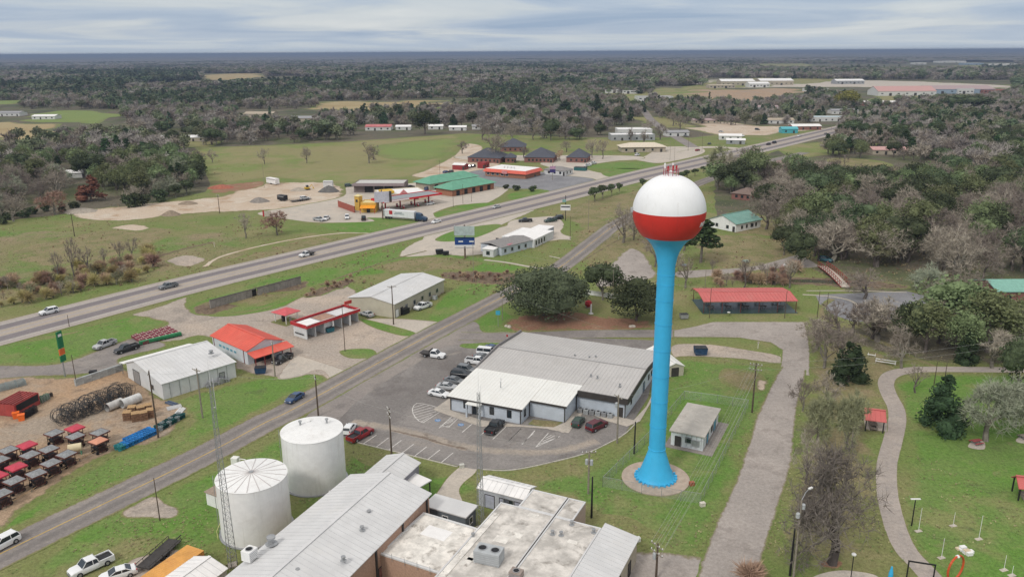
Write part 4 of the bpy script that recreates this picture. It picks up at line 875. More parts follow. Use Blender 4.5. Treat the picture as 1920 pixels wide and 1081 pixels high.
# far annex with its own small gable
B5 = Bld('hall_annex', 'narrow grey-gabled annex reaching from the hall gable toward the parking lot', 'building', (760,885),(785,865),(767,855), 4.4)
p5 = P(785,868,4.2); B5.r.location = (p5.x, p5.y, 0); d5 = ang4; B5.r.rotation_euler = (0, 0, d5+math.pi)
B5.L, B5.W = 11.0, 6.2; B5.r.rotation_euler = (0, 0, ang4); c5 = p5-d*11.0; B5.r.location = (c5.x, c5.y, 0)
B5.walls(4.2, M('grey_purple_siding', (.27,.26,.29), .8, .08), gable=('x', 1.0)); B5.gable(4.2, 1.0, mWMET, 'x', .3, ribs=True, ribmat=mWRIB)
B5b = Bld('entrance_canopy', 'bright white flat canopy beside the annex on dark posts', 'canopy', (746,900),(782,916),(796,902), 3.0)
m = MB(); m.box(0, B5b.L, 0, B5b.W+1, 2.9, 3.08); B5b.part('roof', m, mFLATW)
for (x, y) in ((.2, .2), (B5b.L-.2, .2), (B5b.L-.2, B5b.W+.7), (.2, B5b.W+.7)):
    m = MB(); m.box(x-.08, x+.08, y-.08, y+.08, 0, 2.895); B5b.part('post', m, mDARK)
B6 = Bld('portable_classroom', 'dark grey flat-walled portable building with a white roof between the hall and the flat roofs', 'building', (797,946.5),(872.5,968),(894,954), 3.2)
B6.W = max(B6.W, 3.2); B6.walls(3.1, M('slate_grey_wall', (.14,.16,.18), .8, .1)); m = MB(); m.box(-.3, B6.L+.3, -.3, B6.W+.3, 3.11, 3.3); B6.part('roof', m, mWMET)
B6.window('s', B6.L*.5, 1.2, .9, 1.1, mWHITE); B6.window('e', B6.W*.5, 1.2, .9, 1.0, mWHITE)
# flat-roofed wings
B7 = Bld('flat_roofed_wing', 'low brick wing with a blotchy white patched flat roof left of the big grey roof', 'building', (709,1038),(823,1076),(897,992), 4.2)
B7.L += 1.2; B7.walls(4.2, mBRICK); B7.flat(4.2, mTARW, .22, mWMET)
m = MB()
for i in range(6): m.tube((.4+i*(B7.L-.8)/5, -.2, 3.9), (.4+i*(B7.L-.8)/5, -.2, 5.2), .03, n=5)
m.tube((.4, -.2, 4.9), (B7.L-.4, -.2, 4.9), .03, n=4); B7.part('roof_guard_rail', m, mSTEEL)
for (x0, x1, y0, y1) in ((2.5, 6.5, 6.5, 9), (9, 11.5, 4, 5.6), (5.5, 8.3, 10.5, 12), (3.2, 5, 12.5, 15), (9.2, 11.5, 9.5, 10.6)):
    if y1 < B7.W and x1 < B7.L:
        m = MB(); m.box(x0, x1, y0, y1, 4.262, 4.29); B7.part('roof_patch', m, mFLATW)
B8 = Bld('flat_roofed_building', 'large weathered grey flat-roofed building with a dark seam across its roof', 'building', (823,1076),(1040,1081),(1129,987), 4.8)
# local frame along the seam direction
s0, s1 = P(965,1068,4.9), P(1061,939,4.9); d8 = (s1-s0).normalized(); ang8 = math.atan2(d8.y, d8.x)-math.pi/2
R8 = Vector((math.cos(ang8), math.sin(ang8))); oo = P(1098.5,940.6,4.9)
fl = P(999,916.5,4.9); W8 = (fl-oo).dot(R8)      # negative: to the left
o8 = oo; B8.r.location = (o8.x, o8.y, 0); B8.r.rotation_euler = (0, 0, ang8)
def l8(px, py, z=4.9):
    dd = P(px, py, z)-oo; c, s = math.cos(-ang8), math.sin(-ang8); return Vector((dd.x*c-dd.y*s, dd.x*s+dd.y*c))
xl = W8; xs = l8(1061,939).x; yr = l8(1074,975.6).y; xr2 = l8(1129,987).x; xm = l8(899,986).x; yk = l8(972,951).y; yk2 = l8(945,942).y
mT8 = M('grey_weathered_roofing', (.56,.53,.49), .95, .24, .45, stain=.9, stain_col=(.21,.19,.165), bump=.01, stain_scale=.38)
for nm, x0, x1, y0, y1, hh in (('main', xl, xs-.06, yk2, 0, 4.8), ('main', xm, xs-.06, -30, yk2-.05, 4.8), ('right', xs+.06, 0, yr, 0, 4.8), ('rightfront', xs+.06, xr2, -30, yr-.05, 4.8)):
    m = MB(); m.box(x0, x1, y0, y1, 0, hh); B8.part('wall', m, mBRICK if nm != 'right' else M('pinkish_stucco', (.45,.35,.29), .9, .08))
    B8.flat(hh, mT8, .16, mWMET, x0, x1, y0, y1, .22)
m = MB(); m.box(xs-.055, xs+.055, -30, -.2, 4.6, 5.05); B8.part('roof_seam', m, mDARK)
m = MB(); m.box(xm+.3, xm+1.3, -28, yk2-3, 4.862, 4.98); B8.part('roof_walkway', m, mTARW)
for (px, py, w, dd) in ((1075,1015,1.6,.8), (940,1010,2,1.5), (900,1040,2.5,3), (870,1050,2,2), (960,1000,3,1.2), (1000,965,1.5,1)):
    l = l8(px, py); m = MB(); m.box(l.x-w/2, l.x+w/2, l.y-dd/2, l.y+dd/2, 4.862, 4.885); B8.part('roof_patch', m, mTARW)
m = MB(); m.xprism([(-30,0),(yr-2,0),(yr-2,4.7),(-30,4.7)], xr2+.02, l8(1189,1016).x); B8b = None
B9 = Bld('metal_gable_wing', 'pale grey metal-roofed wing sloping down toward the side drive', 'building', (1,1),(2,1),(2,2), 1, world=((oo.x, oo.y), ang8, 5, 25))
pr_ = l8(1189,1016,4.2); x0 = xr2+.05; x1 = pr_.x; yb = pr_.y+1.5; B9.L, B9.W = 1, 1
m = MB(); m.yprism([(x0,0),(x1,0),(x1,3.9),(x0,4.75)], -30, yb); B9.part('wall', m, mTANSIDE)
B9.shed(4.75, 3.9, mWMET, .3, x0+.32, x1, -30, yb, 'x', ribs=True, ribmat=mWRIB)
B9.door('e', yb-3.5, 1.1, 2.2, mDARK, x=x1); B9.door('e', yb-9, 2.6, 2.8, mDARK, x=x1)
ac_unit('large boxy rooftop unit with two dark fans on the flat grey roof', 917, 1050, 4.9, w=3.6, d=2.2, h=1.8, rz=ang8+.1, mat=mTRANSF)
ac_unit('small square rooftop unit at the bottom edge of the frame', 968, 1080, 4.9, w=1.6, d=1.3, h=.9, rz=ang8, mat=M('brownish_unit', (.3,.25,.22), .7))
for (px, py, lb) in ((1036,1001,'dark stubby vent left of the pair by the white roof patch'), (1052,1003,'dark stubby vent right of the pair by the white roof patch'), (1072,983,'small round vent near the far edge of the flat roof'), (1113,998,'thin pipe vent beside the metal wing'), (887,1006,'grey duct cap near the roof edge beside the alley')): vent(lb, px, py, 4.87, .25, .7, group='vents on the flat grey roof')
B10 = Bld('white_storage_building', 'long narrow white metal building with a bright gable roof at the head of the lawn', 'building', (897,911.5),(983,933),(999,916), 3.4)
B10.W = max(B10.W, 4.0); B10.walls(3.2, M('white_grey_siding', (.48,.50,.54), .7, .06, ribs=2.4), gable=('x', .7)); B10.gable(3.2, .7, mFLATW, 'x', .25, ribs=True, ribmat=mWMET); B10.window('s', B10.L*.66, 1.4, 1.6, 1.0, mSTEEL)
for i in range(3): B10.door('s', 2+i*2.6, 1.6, 2.3, M('lavender_panel', (.40,.42,.50), .6))

# ================================================================ bottom-left corner: container, white-roofed shed
B11 = Bld('shipping_container', 'long ochre-orange steel container in the bottom left corner', 'container', (240,1110),(310,1110),(383,1031), 2.9)
e1, e0 = P(382,1031,2.9), P(306,1085,2.9); dc = (e1-e0).normalized(); a11 = math.atan2(dc.y, dc.x); l_ = P(350,1021,2.9); w_ = abs((l_-e1).dot(Vector((-dc.y, dc.x)))); q0 = e1-dc*13.5
B11.r.location = (q0.x, q0.y, 0); B11.r.rotation_euler = (0, 0, a11)
m = MB(); m.box(0, 13.5, 0, w_, .15, 2.82); B11.part('body', m, mOCHRE)
m = MB(); m.box(-.02, 13.52, -.02, w_+.02, 2.82, 2.9); rf = B11.part('roof', m, M('ochre_roof_paint', (.64,.33,.09), .6, .12, .5, stain=.35, stain_col=(.40,.18,.08)))
r_ = MB()
for i in range(44): r_.box(.2+i*.3, .32+i*.3, .1, w_-.1, 2.9, 2.925)
B11.part('roof_corrugation', r_, M('ochre_roof_paint', (.64,.33,.09)), kind='stuff', parent=rf)
for i in range(42):
    pass
r_ = MB()
for i in range(44): r_.box(.2+i*.3, .35+i*.3, -.035, -.003, .25, 2.75)
B11.part('side_corrugation', r_, mOCHRE, kind='stuff')
B12 = Bld('white_roofed_shed', 'low shed with a plain white gable roof between the orange container and the mast', 'shed', (330,1090),(408,1083),(425,1064), 3.0)
e1 = P(424,1066,2.8); dd_ = dc; q0 = e1-dd_*12; B12.r.location = (q0.x, q0.y, 0); B12.r.rotation_euler = (0, 0, a11); B12.L = 12; B12.W = 6.0
B12.walls(2.8, mWSIDE, gable=('x', .9)); B12.gable(2.8, .9, mFLATW, 'x', .2, ribs=True, ribmat=mWMET)
# ================================================================ roadside block, left
C1 = Bld('farm_supply_store', 'large white metal warehouse with a pale gable roof beside the storage yard', 'building', (303,718),(440,677),(358,640), 3.8)
far = P(230,680,3.8); C1.W = (far-P(303,718,3.8)).length
C1.walls(3.6, mWSIDE, gable=('x', 1.7, C1.W*.72)); C1.gable(3.6, 1.7, mWMET, 'x', .3, ribs=True, ribmat=mWRIB, ridge=C1.W*.72)
m = MB(); m.add([(-.3, C1.W+.32, 3.3), (C1.L*.98, C1.W+.32, 3.3), (C1.L*.98, C1.W+3.6, 2.7), (-.3, C1.W+3.6, 2.7), (-.3, C1.W+.32, 3.42), (C1.L*.98, C1.W+.32, 3.42), (C1.L*.98, C1.W+3.6, 2.82), (-.3, C1.W+3.6, 2.82)], [(0,3,2,1),(4,5,6,7),(0,1,5,4),(1,2,6,5),(2,3,7,6),(3,0,4,7)]); C1.part('porch_roof', m, mFLATW)
for i in range(6):
    m = MB(); x = .2+i*(C1.L*.96-.4)/5; m.box(x-.07, x+.07, C1.W+3.35, C1.W+3.49, 0, 2.7); C1.part('porch_post', m, mSTEEL)
C1.window('w', 5, 1, 1.2, 1.0, mSTEEL); C1.door('w', C1.W*.72, 3.2, 3.0, mSTEEL); C1.door('s', C1.L*.8, 1.1, 2.1, mSTEEL)
for i in range(7):
    m = MB(); m.box(1.5+i*C1.L*.13, 1.6+i*C1.L*.13, -.06, -.004, .1, 3.4); C1.part('wall_seam_strip', m, mSTEEL)
m = MB()
for i in range(9): m.box(C1.L*.55+i*.6, C1.L*.55+i*.6+.5, -1.1-.1*(i % 3), -.3, 0, .5+.25*((i*7) % 4)); 
C1.part('stacked_stock', m, mSTEEL, kind='stuff')
vent('old rusty ridge turbine vent on the white warehouse roof', 396, 662, 5.3, .45, .8)
C2 = Bld('orange_roofed_store', 'white-walled store with a bright orange-red metal roof and front porch', 'building', (463,657),(529,637),(462,610), 3.6)
C2.W = (P(401,629,3.6)-P(463,657,3.6)).length+.5
C2.walls(3.6, M('white_wall_blue_stained', (.62,.66,.70), .7, .06, .6, stain=.3, stain_col=(.5,.45,.4), ribs=2.4), gable=('y', 1.6))
C2.gable(3.6, 1.6, mORANGE, 'y', .4, ribs=True, ribmat=mORRIB)
m = MB(); L = C2.L
m.add([(-.3,-.45,3.15),(L+.9,-.45,3.15),(L+.9,-3.6,2.5),(-.3,-3.6,2.5),(-.3,-.45,3.27),(L+.9,-.45,3.27),(L+.9,-3.6,2.62),(-.3,-3.6,2.62)], [(0,1,2,3),(7,6,5,4),(0,4,5,1),(1,5,6,2),(2,6,7,3),(3,7,4,0)]); C2.part('porch_roof', m, mORANGE)
for i in range(5):
    m = MB(); x = i*L/4; m.box(x-.08, x+.08, -3.5, -3.34, 0, 2.5); C2.part('porch_post', m, M('dark_red_trim', (.2,.03,.03), .6))
C2.door('s', L*.3, 2.4, 2.4, mBLACK); C2.door('s', L*.55, 1.8, 2.2, mBLACK); C2.window('s', L*.85, 1, 1.4, 1.1)
for x, y0 in ((-.15, 1.5), (-.15, C2.W*.95)):
    m = MB(); m.box(-.12, -.005, y0, y0+.15, 0, 3.4); C2.part('downpipe', m, M('dark_red_trim', (.2,.03,.03)))
for k in range(5):
    m = MB(); m.box(-.04, -.006, 5+k*1.7, 6.1+k*1.7, 1.6, 2.15); C2.part('painted_sign_letter_block', m, M('faded_blue_sign', (.15,.35,.45), .7, .3))
# car wash
C3 = Bld('car_wash', 'white self-service car wash with open bays and a deep red fascia', 'building', (575,611),(672,579),(641,568), 3.7)
C3.W = (P(544,604,3.7)-P(575,611,3.7)).length; L, Wd_ = C3.L, C3.W; nb = 6; xs_ = [L*i/nb for i in range(nb+1)]
for x in xs_:
    m = MB(); m.box(max(0, x-.12), min(L, x+.12) if x > 0 else .24, .3, Wd_-.3, .02, 3.2); C3.part('bay_wall', m, mWSIDE)
m = MB(); m.box(xs_[2]+.13, xs_[3]-.13, .35, Wd_-.35, .02, 3.15); C3.part('equipment_room', m, mWSIDE)
m = MB(); m.box(.02, L-.02, .02, Wd_-.02, 3.2, 3.3); C3.part('roof', m, mSTEEL)
m = MB(); e = .35; m.box(-e, L+e, -e, 0, 3.0, 3.85); m.box(-e, L+e, Wd_, Wd_+e, 3.0, 3.85); m.box(-e, 0-.001, .001, Wd_-.001, 3.0, 3.85); m.box(L+.001, L+e, .001, Wd_-.001, 3.0, 3.85); C3.part('fascia', m, mREDPAINT)
m = MB(); m.box(-e-.01, L+e+.01, -e-.01, -e+.12, 3.852, 3.93); C3.part('coping', m, mWHITE)
for (x0, x1, mt_) in ((.4, L*.3, mFLATW), (L*.33, L*.6, M('rusty_roof_sheet', (.36,.22,.16), .8, .25)), (L*.62, L*.97, mWMET)):
    m = MB(); m.box(x0, x1, .4, Wd_-.5, 3.31, 3.36); C3.part('roof_sheet', m, mt_)
for i, lb in ((3, ''), (5, '')):
    m = MB(); m.box(xs_[i]-.6, xs_[i]-.2, -.3, .1, .02, 2.9); C3.part('bay_column', m, mWHITE)
m = MB(); m.bar((L-.5, Wd_*.6, 3.3), (L-.5, Wd_*.6, 5.2), .15); m.box(L-1.7, L+.7, Wd_*.6-.15, Wd_*.6+.15, 4.6, 5.5); C3.part('roof_sign', m, M('red_sign_face', (.45,.05,.04), .5, .25, 3))
m = MB(); m.box(-.31, L*.0-.25, 1.2, Wd_-1.2, 1.0, 1.3); C3.part('wall_stripe', m, mBLACK)
C4 = Bld('vacuum_canopy', 'little red-roofed vacuum kiosk on the gravel in front of the car wash', 'kiosk', (512,584),(535,590),(541,577), 3.0)
m = MB()
for (x, y) in ((.3,.3),(C4.L-.3,.3),(.3,C4.W-.3),(C4.L-.3,C4.W-.3)): 
    q_ = MB(); q_.box(x-.08, x+.08, y-.08, y+.08, 0, 2.8); C4.part('post', q_, mWHITE)
C4.hip(2.8, .7, M('pale_red_roof', (.55,.10,.11), .6, .12), .4)
m = MB(); m.box(C4.L*.3, C4.L*.45, C4.W*.3, C4.W*.45, 0, 1.7); C4.part('vacuum', m, mDARK); m = MB(); m.lathe([(.3,0),(.3,1.2),(.1,1.5)], 12, C4.L*.7, C4.W*.6); C4.part('vacuum', m, mSTEEL)
m = MB(); m.box(-.6, C4.L+.6, -.6, C4.W+.6, 0, .12); C4.part('island', m, mCONC)
C5 = Bld('beige_metal_building', 'tall beige metal building with a plain pale roof beyond the car wash', 'building', (739,569),(832,523),(766,508), 4.2)
C5.W = (P(662,553,4.2)-P(739,569,4.2)).length
C5.walls(4.0, mBEIGE, gable=('x', 1.2)); C5.gable(4.0, 1.2, mWMET, 'x', .3, ribs=True, ribmat=mWRIB)
for i in range(5): C5.window('s', 6+i*4.2, 1.2, 1.0, 1.1, mSTEEL)
C5.door('s', 3.5, 1.0, 2.1, mDARK); C5.door('s', 1.2, 1.6, 2.2, mWHITE)
for i, t in enumerate((9.5, 12, 19.5)):
    c, s = math.cos(C5.ang), math.sin(C5.ang); ac_unit('grey air conditioner against the long side of the beige building, %s along it' % ('first', 'second', 'last')[i], 0, 0, 0, rz=C5.ang, w=1.1, d=1.1, h=1.2, world=(C5.r.location.x+t*c+1.2*s, C5.r.location.y+t*s-1.2*c), group='air conditioners beside the beige building')
# white motel
D1 = Bld('white_motel_block', 'low white building with a brilliant white flat roof beside the highway', 'building', (1002,449),(1038,432),(991,424), 3.2)
a_, b_, c_ = P(1002,449,3.2), P(1038,432,3.2), P(935,445,3.2)
D1.W = abs((c_-a_).dot(Vector((-math.sin(D1.ang), math.cos(D1.ang)))))
D1.walls(3.0, mWSIDE); D1.flat(3.0, mFLATW, .2, mFLATW)
for i in range(4): D1.window('s', 1.6+i*2.4, .9, .9, 1.5)
for i in range(4): D1.window('w', 3+i*4.2, 1.0, 1.1, 1.2)
m = MB(); m.box(D1.L, D1.L+7, 3, D1.W*.7, 0, 3.1); D1.part('wall', m, M('grey_motel_wall', (.33,.36,.40), .8, .1)); m = MB(); m.box(D1.L+.05, D1.L+7.2, 2.8, D1.W*.7+.2, 3.11, 3.3); D1.part('roof', m, mFLATW)
D2 = Bld('grey_roofed_motel_wing', 'low pale blue-grey wing with a flat weathered grey roof beside the white roof', 'building', (940,464),(1000,449),(980,440), 3.0)
D2.W = max(8, abs((P(925,450,3.0)-P(940,464,3.0)).dot(Vector((-math.sin(D2.ang), math.cos(D2.ang))))))
D2.walls(2.9, mSIDING); D2.gable(2.9, .8, M('weathered_grey_shingles', (.24,.23,.225), .95, .12, 1.5), 'x', .3)
for i in range(4): D2.window('s', 2+i*3.6, .9, 1.0, 1.2, mSTEEL)
D3 = Bld('motel_office', 'tiny white office with a white flat roof and a red-trimmed canopy', 'building', (905,466),(925,468),(930,459), 2.8)
D3.W = max(D3.W, 4); D3.walls(2.7, mWSIDE); m = MB(); m.box(-.3, D3.L+.3, -.3, D3.W+.3, 2.71, 2.9); D3.part('roof', m, mFLATW); D3.window('s', D3.L*.5, .8, 1.2, 1.2)
m = MB(); m.box(-.5, D3.L+3, D3.W+.32, D3.W+4, 3.0, 3.25); D3.part('canopy', m, M('pink_canopy_trim', (.5,.16,.2), .6, .2)); m = MB(); m.box(D3.L+2.6, D3.L+2.8, D3.W+3.5, D3.W+3.7, 0, 3); D3.part('post', m, mWHITE)
# ---- red-roofed park pavilion
E1 = Bld('picnic_pavilion', 'long open picnic pavilion with a faded red metal roof over a dark wet slab', 'pavilion', (1320.6,564),(1494,562.6),(1474.5,538.6), 3.6)
L = E1.L; Wd_ = E1.W
m = MB(); m.xprism([(0,3.4),(Wd_/2,4.3),(Wd_,3.4),(Wd_,3.5),(Wd_/2,4.4),(0,3.5)], -.2, L+.2)
E1.gable(3.4, .75, mREDROOF, 'x', .3, ribs=True, ribmat=mREDRIB, seam=1.0)
for x in [L*i/5 for i in range(6)]:
    for y in (.1, Wd_-.1):
        m = MB(); m.box(x-.08, x+.08, y-.08, y+.08, 0, 3.3); E1.part('post', m, M('dark_red_post', (.12,.04,.035), .6))
m = MB(); m.box(-.2, L+.2, -.02, .1, 3.15, 3.36); m.box(-.2, L+.2, Wd_-.1, Wd_+.02, 3.15, 3.36); E1.part('fascia', m, M('cream_fascia', (.55,.48,.40), .7))
slab, t_, b_ = newmat('wet_dark_slab'); b_.inputs['Base Color'].default_value = (.05,.085,.08,1); b_.inputs['Roughness'].default_value = .25
m = MB(); m.box(-.4, L+.4, -.6, Wd_+.4, 0, .1); E1.part('slab', m, slab)
for i in range(5):
    for j in range(2):
        c, s = math.cos(E1.ang), math.sin(E1.ang); x, y = 3+i*(L-6)/4, Wd_*(.3+.4*j)
        if i == 0 and j == 0:
            tb = empty('picnic_table', 0, 0, 0); m = MB(); m.box(-.9,.9,-.38,.38,.7,.76); m.build('tabletop', mWOODG, tb)
            for yy in (-.7,.7):
                m = MB(); m.box(-.9,.9,yy-.13,yy+.13,.42,.47); m.build('bench', mWOODG, tb)
            for xx in (-.6,.6):
                m = MB(); m.bar((xx,-.7,.02),(xx,.3,.7),.07); m.bar((xx,.7,.02),(xx,-.3,.7),.07); m.bar((xx,-.75,.4),(xx,.75,.4),.07); m.build('leg_frame', mSTEEL, tb)
            T0 = tb
        else: tb = copy_tree(T0)
        tb.location = (E1.r.location.x+x*c-y*s, E1.r.location.y+x*s+y*c, .1); tb.rotation_euler = (0, 0, E1.ang)
        tag(tb, 'grey wooden picnic table under the long red pavilion roof', 'picnic table', 'picnic tables under the long pavilion')
r = empty('stone_drinking_fountain', *P(1366,592), 0, 0, 'small pale pedestal fountain at the front edge of the pavilion', 'fountain'); m = MB(); m.lathe([(.35,0),(.3,.15),(.2,.9),(.35,1.0)], 10); m.build('pedestal', mCONC, r); m = MB(); m.lathe([(.4,1.0),(.45,1.1),(.3,1.1)], 12); m.build('basin', mWHITE, r)
# ---- white house with green roof, other mid houses
def pxh(name, label, a, b, c, z, wall, roof, kind='gable', rise=1.6, axis='x', W=None, group=None, wins=3, door=True, cat='house', over=.5, ribs=False, L=None):
    b_ = Bld(name, label, cat, a, b, c, z, group)
    if W: b_.W = W
    if L: b_.L = L
    if kind == 'gable': b_.walls(z, wall, gable=(axis, rise)); b_.gable(z, rise, roof, axis, over, ribs=ribs)
    elif kind == 'hip': b_.walls(z, wall); b_.hip(z, rise, roof, over)
    else: b_.walls(z, wall); b_.flat(z, roof, .3, wall)
    for i in range(wins): b_.window('s', b_.L*(i+.5)/wins*.8+.1*b_.L, 1.0, 1.1, 1.2)
    if door: b_.door('s', b_.L*.93, 1.0, 2.1)
    for i in range(2): b_.window('e', b_.W*(i+.6)/2.4, 1.0, 1.0, 1.2)
    return b_
F1 = pxh('white_chapel', 'white gable-fronted house with a green metal roof behind the water tower', (1330,410),(1380,420),(1408,400), 3.4, mWHITE, mTEALROOF, 'gable', 2.6, 'y', ribs=True, wins=2, W=16)
F1.window('e', 7, 1.0, .8, 1.3); F1.window('e', 10, 1.0, .8, 1.3); F1.window('e', 13, 1.0, .8, 1.3)
pxh('brick_house', 'brown-roofed red brick house half hidden by trees behind the green roof', (1372,362),(1412,366),(1428,352), 2.8, mBRICKD, mBSHING, 'hip', 2.4, W=12)
pxh('long_brick_house', 'long low brick house with a mauve-brown roof below the far highway bend', (1455,309),(1555,314),(1560,303), 2.8, mBRICKD, M('mauve_brown_shingles', (.24,.17,.16), .95, .15, 2), 'gable', 2.0, W=14, wins=6)
for i, (a, b, c, lb) in enumerate((((877,295),(937,297),(940,283),'dark hip-roofed office, leftmost of the slate roofs behind the diner'), ((947,296),(967,296),(968,289),'small slate-roofed brick entry building between two dark offices'), ((983,295),(1037,296),(1040,282),'dark hip-roofed office with a row of white windows, behind the diner'), ((1062,295),(1100,296),(1103,285),'square red-brick office with a dark hip roof, rightmost of its row'), ((938,276),(985,276),(988,265),'slate-roofed brick office standing behind the other dark roofs'))):
    pxh('brick_office', lb, a, b, c, 3.2, mBRICKD, mSHINGLE, 'hip', (5.4, 2.6, 5.6, 5.0, 5.4)[i], W=(20, 9, 20, 16, 20)[i], group='slate-roofed brick offices', wins=(6, 2, 6, 3, 4)[i], cat='building')
# diner with red fascia
G1 = Bld('red_roofed_diner', 'brick diner with a broad orange-red mansard fascia and white rooftop', 'building', (910,318),(985,324),(1003,312), 3.6)
G1.W = 18; L = G1.L; G1.walls(3.2, M('orange_brick', (.34,.16,.10), .9, .15, 2))
m = MB(); e = 1.2
m.add([(-e,-e,2.7),(L+e,-e,2.7),(L+e,G1.W+e,2.7),(-e,G1.W+e,2.7),(0,0,4.4),(L,0,4.4),(L,G1.W,4.4),(0,G1.W,4.4)], [(0,3,2,1),(4,5,6,7),(0,1,5,4),(1,2,6,5),(2,3,7,6),(3,0,4,7)]); G1.part('mansard', m, M('coral_red_fascia', (.62,.12,.08), .6, .06))
m = MB(); m.box(.2, L-.2, .2, G1.W-.2, 4.41, 4.5); G1.part('roof', m, mFLATW)
for k in range(4):
    m = MB(); m.box(L*.3+k*2.2, L*.3+k*2.2+1.5, G1.W*.3, G1.W*.3+1.6, 4.51, 5.5); G1.part('rooftop_unit', m, mWHITE)
for i in range(5): G1.window('s', 2+i*3.2, .9, 1.8, 1.4, mWHITE)
m = MB(); m.box(L*.45, L*.58, -e-.25, -e-.01, 2.3, 4.0); G1.part('sign', m, M('red_white_sign', (.6,.25,.25), .5, .3, 4))
pxh('red_shed', 'small dark red shed with a white roof behind the diner parking lot', (848,309),(870,310),(873,303), 3.0, M('barn_red_wall', (.28,.04,.04), .7), mFLATW, 'gable', .8, W=7, wins=0, cat='shed', over=.2)
pxh('red_block_shed', 'plain maroon box-shaped shed at the left end of the diner', (895,305),(908,306),(910,299), 3.4, M('barn_red_wall', (.28,.04,.04)), M('barn_red_roof', (.3,.05,.05), .7), 'flat', W=6, wins=0, cat='shed')
pxh('white_cottage', 'white cottage with a grey shingled roof right of the diner', (1020,318),(1060,321),(1066,311), 2.8, mWSIDE, M('weathered_grey_shingles', (.24,.23,.225)), 'hip', 1.8, W=10, wins=3)
r = Bld('row_of_dumpsters', 'row of dark teal waste containers beyond the white cottage', 'container', (1076,313),(1098,314),(1099,309), 2.2); m = MB(); m.box(0, r.L, 0, 4, .1, 2.0); r.part('body', m, M('dark_teal_paint', (.03,.12,.12), .6)); m = MB(); m.box(-.1, r.L+.1, -.1, 4.1, 2.0, 2.15); r.part('lid', m, mDARK)
# green roofed strip
for a, b, c, z, lb, W_ in (((848,356),(926,342),(905,330),3.4,'brick shop row with a green hipped roof nearest the highway',12), ((806,345),(895,330),(885,322),3.4,'second green-roofed shop row behind the brick one',11)):
    g_ = pxh('green_roofed_shops', lb, a, b, c, z, M('orange_brick', (.34,.16,.10)) if a[0] == 848 else mTANSIDE, mGREENROOF, 'hip', 3.0, W=W_, wins=0, door=False, cat='building', over=1.2)
    n = 5
    for i in range(n): g_.door('s', g_.L*(i+.7)/(n+.4), 2.2, 2.5, mBLACK, name='shop_front')
G3 = pxh('long_brown_garage', 'long low brown workshop with dark open bays and a pale roof edge', (663,345),(757,345),(760,327), 4.4, M('brown_grey_siding', (.20,.16,.15), .8, .15), M('pale_tin_roof', (.50,.49,.46), .6, .1), 'flat', W=14, wins=0, door=False, cat='building')
for i in range(3): G3.door('s', G3.L*(.3+i*.2), 4.2, 3.2, mBLACK, name='bay_door')
m = MB(); m.add([(-.5,-.02,4.7),(G3.L+.5,-.02,4.7),(G3.L+.5,-2.6,3.7),(-.5,-2.6,3.7),(-.5,-.02,4.85),(G3.L+.5,-.02,4.85),(G3.L+.5,-2.6,3.85),(-.5,-2.6,3.85)], [(0,1,2,3),(7,6,5,4),(0,4,5,1),(1,5,6,2),(2,6,7,3),(3,7,4,0)]); G3.part('awning', m, M('brown_metal_awning', (.19,.15,.15), .7, .1))
# gas station
G4 = Bld('fuel_canopy', 'flat grey fuel station canopy edged with a bright red band', 'canopy', (720,378),(829,362),(818,357), 5.2)
G4.W = 11; L = G4.L
m = MB(); m.box(.2, L-.2, .2, G4.W-.2, 4.9, 5.0); G4.part('roof', m, M('grey_canopy_roof', (.27,.29,.30), .8, .12))
m = MB(); m.box(0, L, 0, .18, 4.5, 5.3); m.box(0, L, G4.W-.18, G4.W, 4.5, 5.3); m.box(0, .18, .181, G4.W-.181, 4.5, 5.3); m.box(L-.18, L, .181, G4.W-.181, 4.5, 5.3); G4.part('fascia', m, M('bright_red_fascia', (.60,.02,.03), .4, .04))
m = MB(); m.box(.15, L*.42, -.03, -.004, 4.6, 5.2); G4.part('fascia_stripe', m, mWHITE)
for i in range(4):
    x = L*(i+.5)/4
    m = MB(); m.box(x-.25, x+.25, G4.W/2-.25, G4.W/2+.25, 0, 4.89); G4.part('column', m, mREDPAINT)
    for y in (G4.W*.25, G4.W*.75):
        m = MB(); m.box(x-.4, x+.4, y-.25, y+.25, .15, 1.7); p_ = G4.part('fuel_pump', m, mREDPAINT); m = MB(); m.box(x-.3, x+.3, y-.27, y-.253, .9, 1.5); m.build('pump_panel', mWHITE, p_)
        m = MB(); m.box(x-1.6, x+1.6, y-.5, y+.5, 0, .15); G4.part('pump_island', m, mCONC)
G5 = Bld('fuel_station_store', 'white-roofed fuel station store with a red pitched sign on its front', 'building', (716,366),(800,360),(790,350), 3.8)
G5.W = 16; G5.walls(3.6, M('cream_wall', (.58,.50,.38), .8)); G5.flat(3.6, mFLATW, .4, M('cream_parapet', (.62,.55,.42), .8))
m = MB(); x = G5.L*.48; m.yprism([(x-3,3.0),(x+3,3.0),(x,6.0)], -.6, -.02); G5.part('gable_sign', m, M('red_white_sign', (.6,.25,.25)))
for i in range(4): G5.window('s', 2+i*5, .8, 2.4, 2.0, mREDPAINT)
m = MB(); m.box(.5, G5.L*.3, 2, 9, 4.06, 5.2); G5.part('rooftop_screen', m, mYELLOW)
G6 = Bld('yellow_snack_stand', 'yellow and red snack stand with an orange awning left of the fuel canopy', 'kiosk', (676,380),(704,380),(706,370), 4.6)
G6.W = 8; L = G6.L; G6.walls(4.3, M('ochre_wall', (.60,.38,.08), .7, .15)); G6.flat(4.3, M('pale_yellow_roof', (.65,.55,.28), .8), .3, M('ochre_wall', (.60,.38,.08)))
